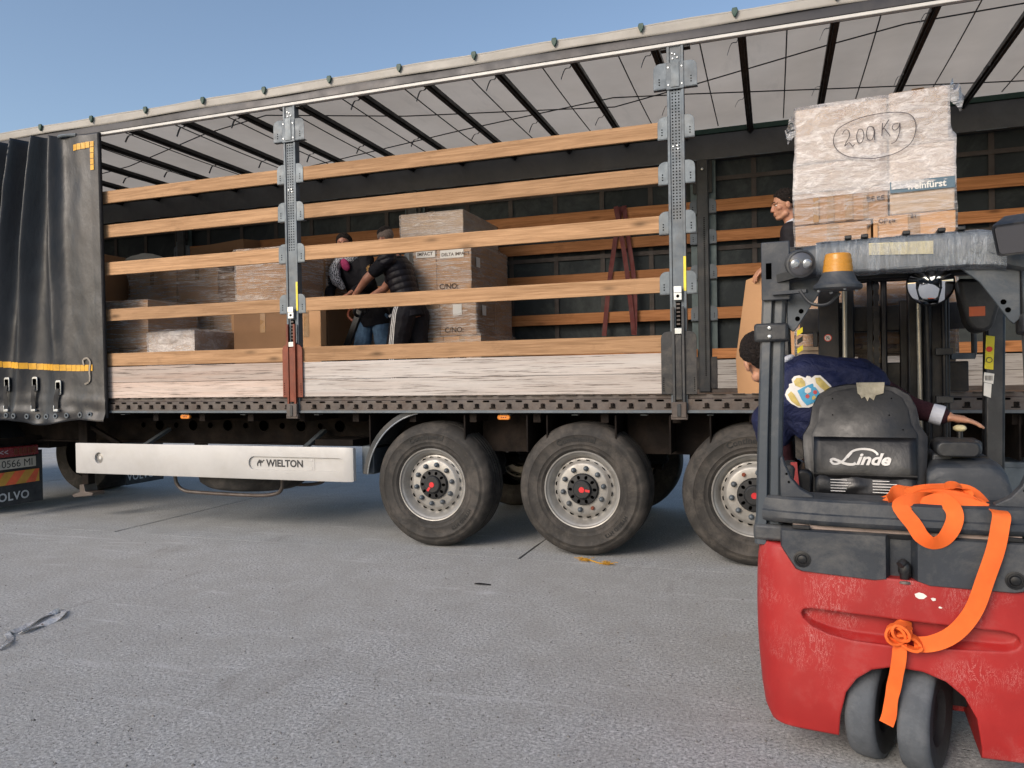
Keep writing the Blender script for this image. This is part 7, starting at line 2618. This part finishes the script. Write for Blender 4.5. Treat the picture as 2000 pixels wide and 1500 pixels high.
head_prims(mb, J['head'], HS, HF, HU)
hand_prims(mb, J['wr'], V(0.95, 0.10, -0.16), V(0.1, 0.1, -1), True, 0.22, 1.0, 1.1)
hand_prims(mb, J['wl'], V(0.1, 0.9, -0.1), V(0.9, 0.1, -0.3), False, 0.7)
link('body', fuse(mb, 0.0046, 2), M['skin'], p4, smooth=80)
eyes(p4, O0, J['head'], HS, HF, HU)
hair(p4, O0, J['head'], HS, HF, HU, 'hair_dark', thick=0.012, tuft=0.004, line=0.05, back=-0.065, sides=-0.005, seed=9)
g_ = garment(secs, 0.014, J, {'l': 1.95, 'r': 1.94}, r=(0.078, 0.058), fr=(0.054, 0.040))
link('burgundy_sweater', fuse(g_, 0.0065, 3, 0.004, 8), M['burgundy'], p4, smooth=80)
g_ = garment(secs, 0.032, J, {'l': 0.22, 'r': 0.22}, neck_cut=0, r=(0.098, 0.098))
capsule(g_, J['neck'].lerp(J['sr'], 0.3), 0.10, J['sr'], 0.095)
capsule(g_, J['neck'] - up * 0.06, 0.10, J['neck'] + up * 0.015, 0.078)
vst = fuse(g_, 0.0065, 3, 0.011, 12, (6, 6, 9))
link('navy_vest', vst, M['navy'], p4, smooth=80)
for w_, e_ in ((J['wr'], J['er']), (J['wl'], J['el'])):
    d_ = (w_ - e_).normalized()
    MB().lathe([(0.030, 0.012), (0.044, 0.012), (0.046, 0.0), (0.044, -0.035), (0.035, -0.04)], w_ - d_ * 0.012, d_, 24).build('shirt_cuff', M['shirt_white'], p4)
mb = MB()
n0 = J['neck'] + up * 0.045
mb.tube([n0 + Sb * 0.070 * math.cos(a) + Fb * 0.068 * math.sin(a) + up * 0.008 for a in [k * 2 * math.pi / 28 for k in range(28)]], 0.015, 8, closed=True)
mb.build('shirt_collar', M['shirt_white'], p4, smooth=80)
mb = MB()
sections(mb, [(J['pelvis'] + V(0, 0, 0.02), V(0.175, 0, 0), V(0, 0.13, 0)), (J['pelvis'] - V(0, 0, 0.07), V(0.18, 0, 0), V(0, 0.14, 0))])
for a in 'lr':
    capsule(mb, J['h' + a], 0.10, J['k' + a], 0.078)
    capsule(mb, J['k' + a], 0.076, J['a' + a], 0.062)
link('dark_trousers', fuse(mb, 0.009, 3, 0.006, 3), M['cloth_black'], p4, smooth=80)
for a in 'lr':
    mb = MB()
    ft = J['a' + a] + V(0, 0, -0.075)
    capsule(mb, ft - V(0, 0.03, 0), 0.044, ft + V(0, 0.16, 0), 0.036)
    mb.build('shoe', M['rubber_dark'], p4, smooth=60)

# crest on the vest's back, laid on the cloth
def crest(poly, lift, name, mat, seg=0):
    """pixel polygon projected along the view onto the vest, filled as a fan"""
    pts = []
    for u, v in poly:
        c = FP(u, v, 0.2)
        far = FP(u, v, 0.9)
        d = (far - c).normalized()
        h, nn = on_surface(vst, c, d)
        if h is not None:
            pts.append((u, v))
    poly = pts
    if len(poly) < 4:
        return
    cx, cy = sum(p[0] for p in poly) / len(poly), sum(p[1] for p in poly) / len(poly)
    mb = MB()
    rings = []
    for q in (1.0, 0.75, 0.5, 0.25):
        row = []
        for u, v in poly:
            uu, vv = cx + (u - cx) * q, cy + (v - cy) * q
            c = FP(uu, vv, 0.2)
            d = (FP(uu, vv, 0.9) - c).normalized()
            h, nn = on_surface(vst, c, d)
            if h is None:
                return
            row.append(h - d * lift)
        rings.append(row)
    mb.loft(rings, cap=False)
    n = len(poly)
    mb.f.append(tuple(range(3 * n, 4 * n)))
    mb.build(name, M[mat], p4, smooth=80)


M['crest_blue'] = plain('crest_blue', '#3f93b8', 0.6)
M['crest_gold'] = plain('crest_gold', '#b9a45c', 0.6, 0, 0.3, 40)
M['crest_white'] = plain('crest_white', '#d0ccc6', 0.6)
M['crest_red'] = plain('crest_red', '#b33a36', 0.6)
outer = [(1533, 771), (1536, 762), (1541, 756), (1541, 750), (1548, 748), (1546, 741), (1551, 735), (1561, 733), (1568, 736), (1573, 738), (1576, 734), (1582, 735), (1585, 738), (1592, 733), (1602, 733), (1612, 742), (1622, 752), (1628, 762), (1622, 775), (1600, 788), (1580, 796), (1560, 796), (1545, 788), (1537, 780)]
crest(outer, 0.004, 'crest_ground', 'crest_white')
crest([(1538, 771), (1545, 764), (1551, 770), (1560, 785), (1566, 795), (1556, 792), (1545, 783)], 0.006, 'crest_supporter', 'crest_gold')
crest([(1592, 738), (1601, 737), (1612, 747), (1624, 760), (1612, 764), (1602, 757), (1594, 748)], 0.006, 'crest_supporter', 'crest_gold')
crest([(1550, 745), (1556, 738), (1566, 738), (1572, 745), (1573, 753), (1563, 757), (1553, 753)], 0.006, 'crest_helm', 'crest_gold')
crest([(1557, 763), (1576, 753), (1587, 749), (1597, 762), (1604, 774), (1590, 786), (1576, 792), (1566, 781)], 0.007, 'crest_shield', 'crest_blue')
crest([(1572, 760), (1578, 756), (1584, 759), (1584, 765), (1577, 769), (1572, 766)], 0.009, 'crest_charge', 'crest_white')
for cx, cy in ((1577, 774), (1592, 766)):
    crest([(cx + 4.2 * math.cos(a * 0.785), cy + 4.2 * math.sin(a * 0.785)) for a in range(8)], 0.009, 'crest_charge', 'crest_red')
crest([(1586, 775), (1590, 772), (1594, 776), (1590, 781), (1586, 780)], 0.009, 'crest_charge', 'crest_gold')
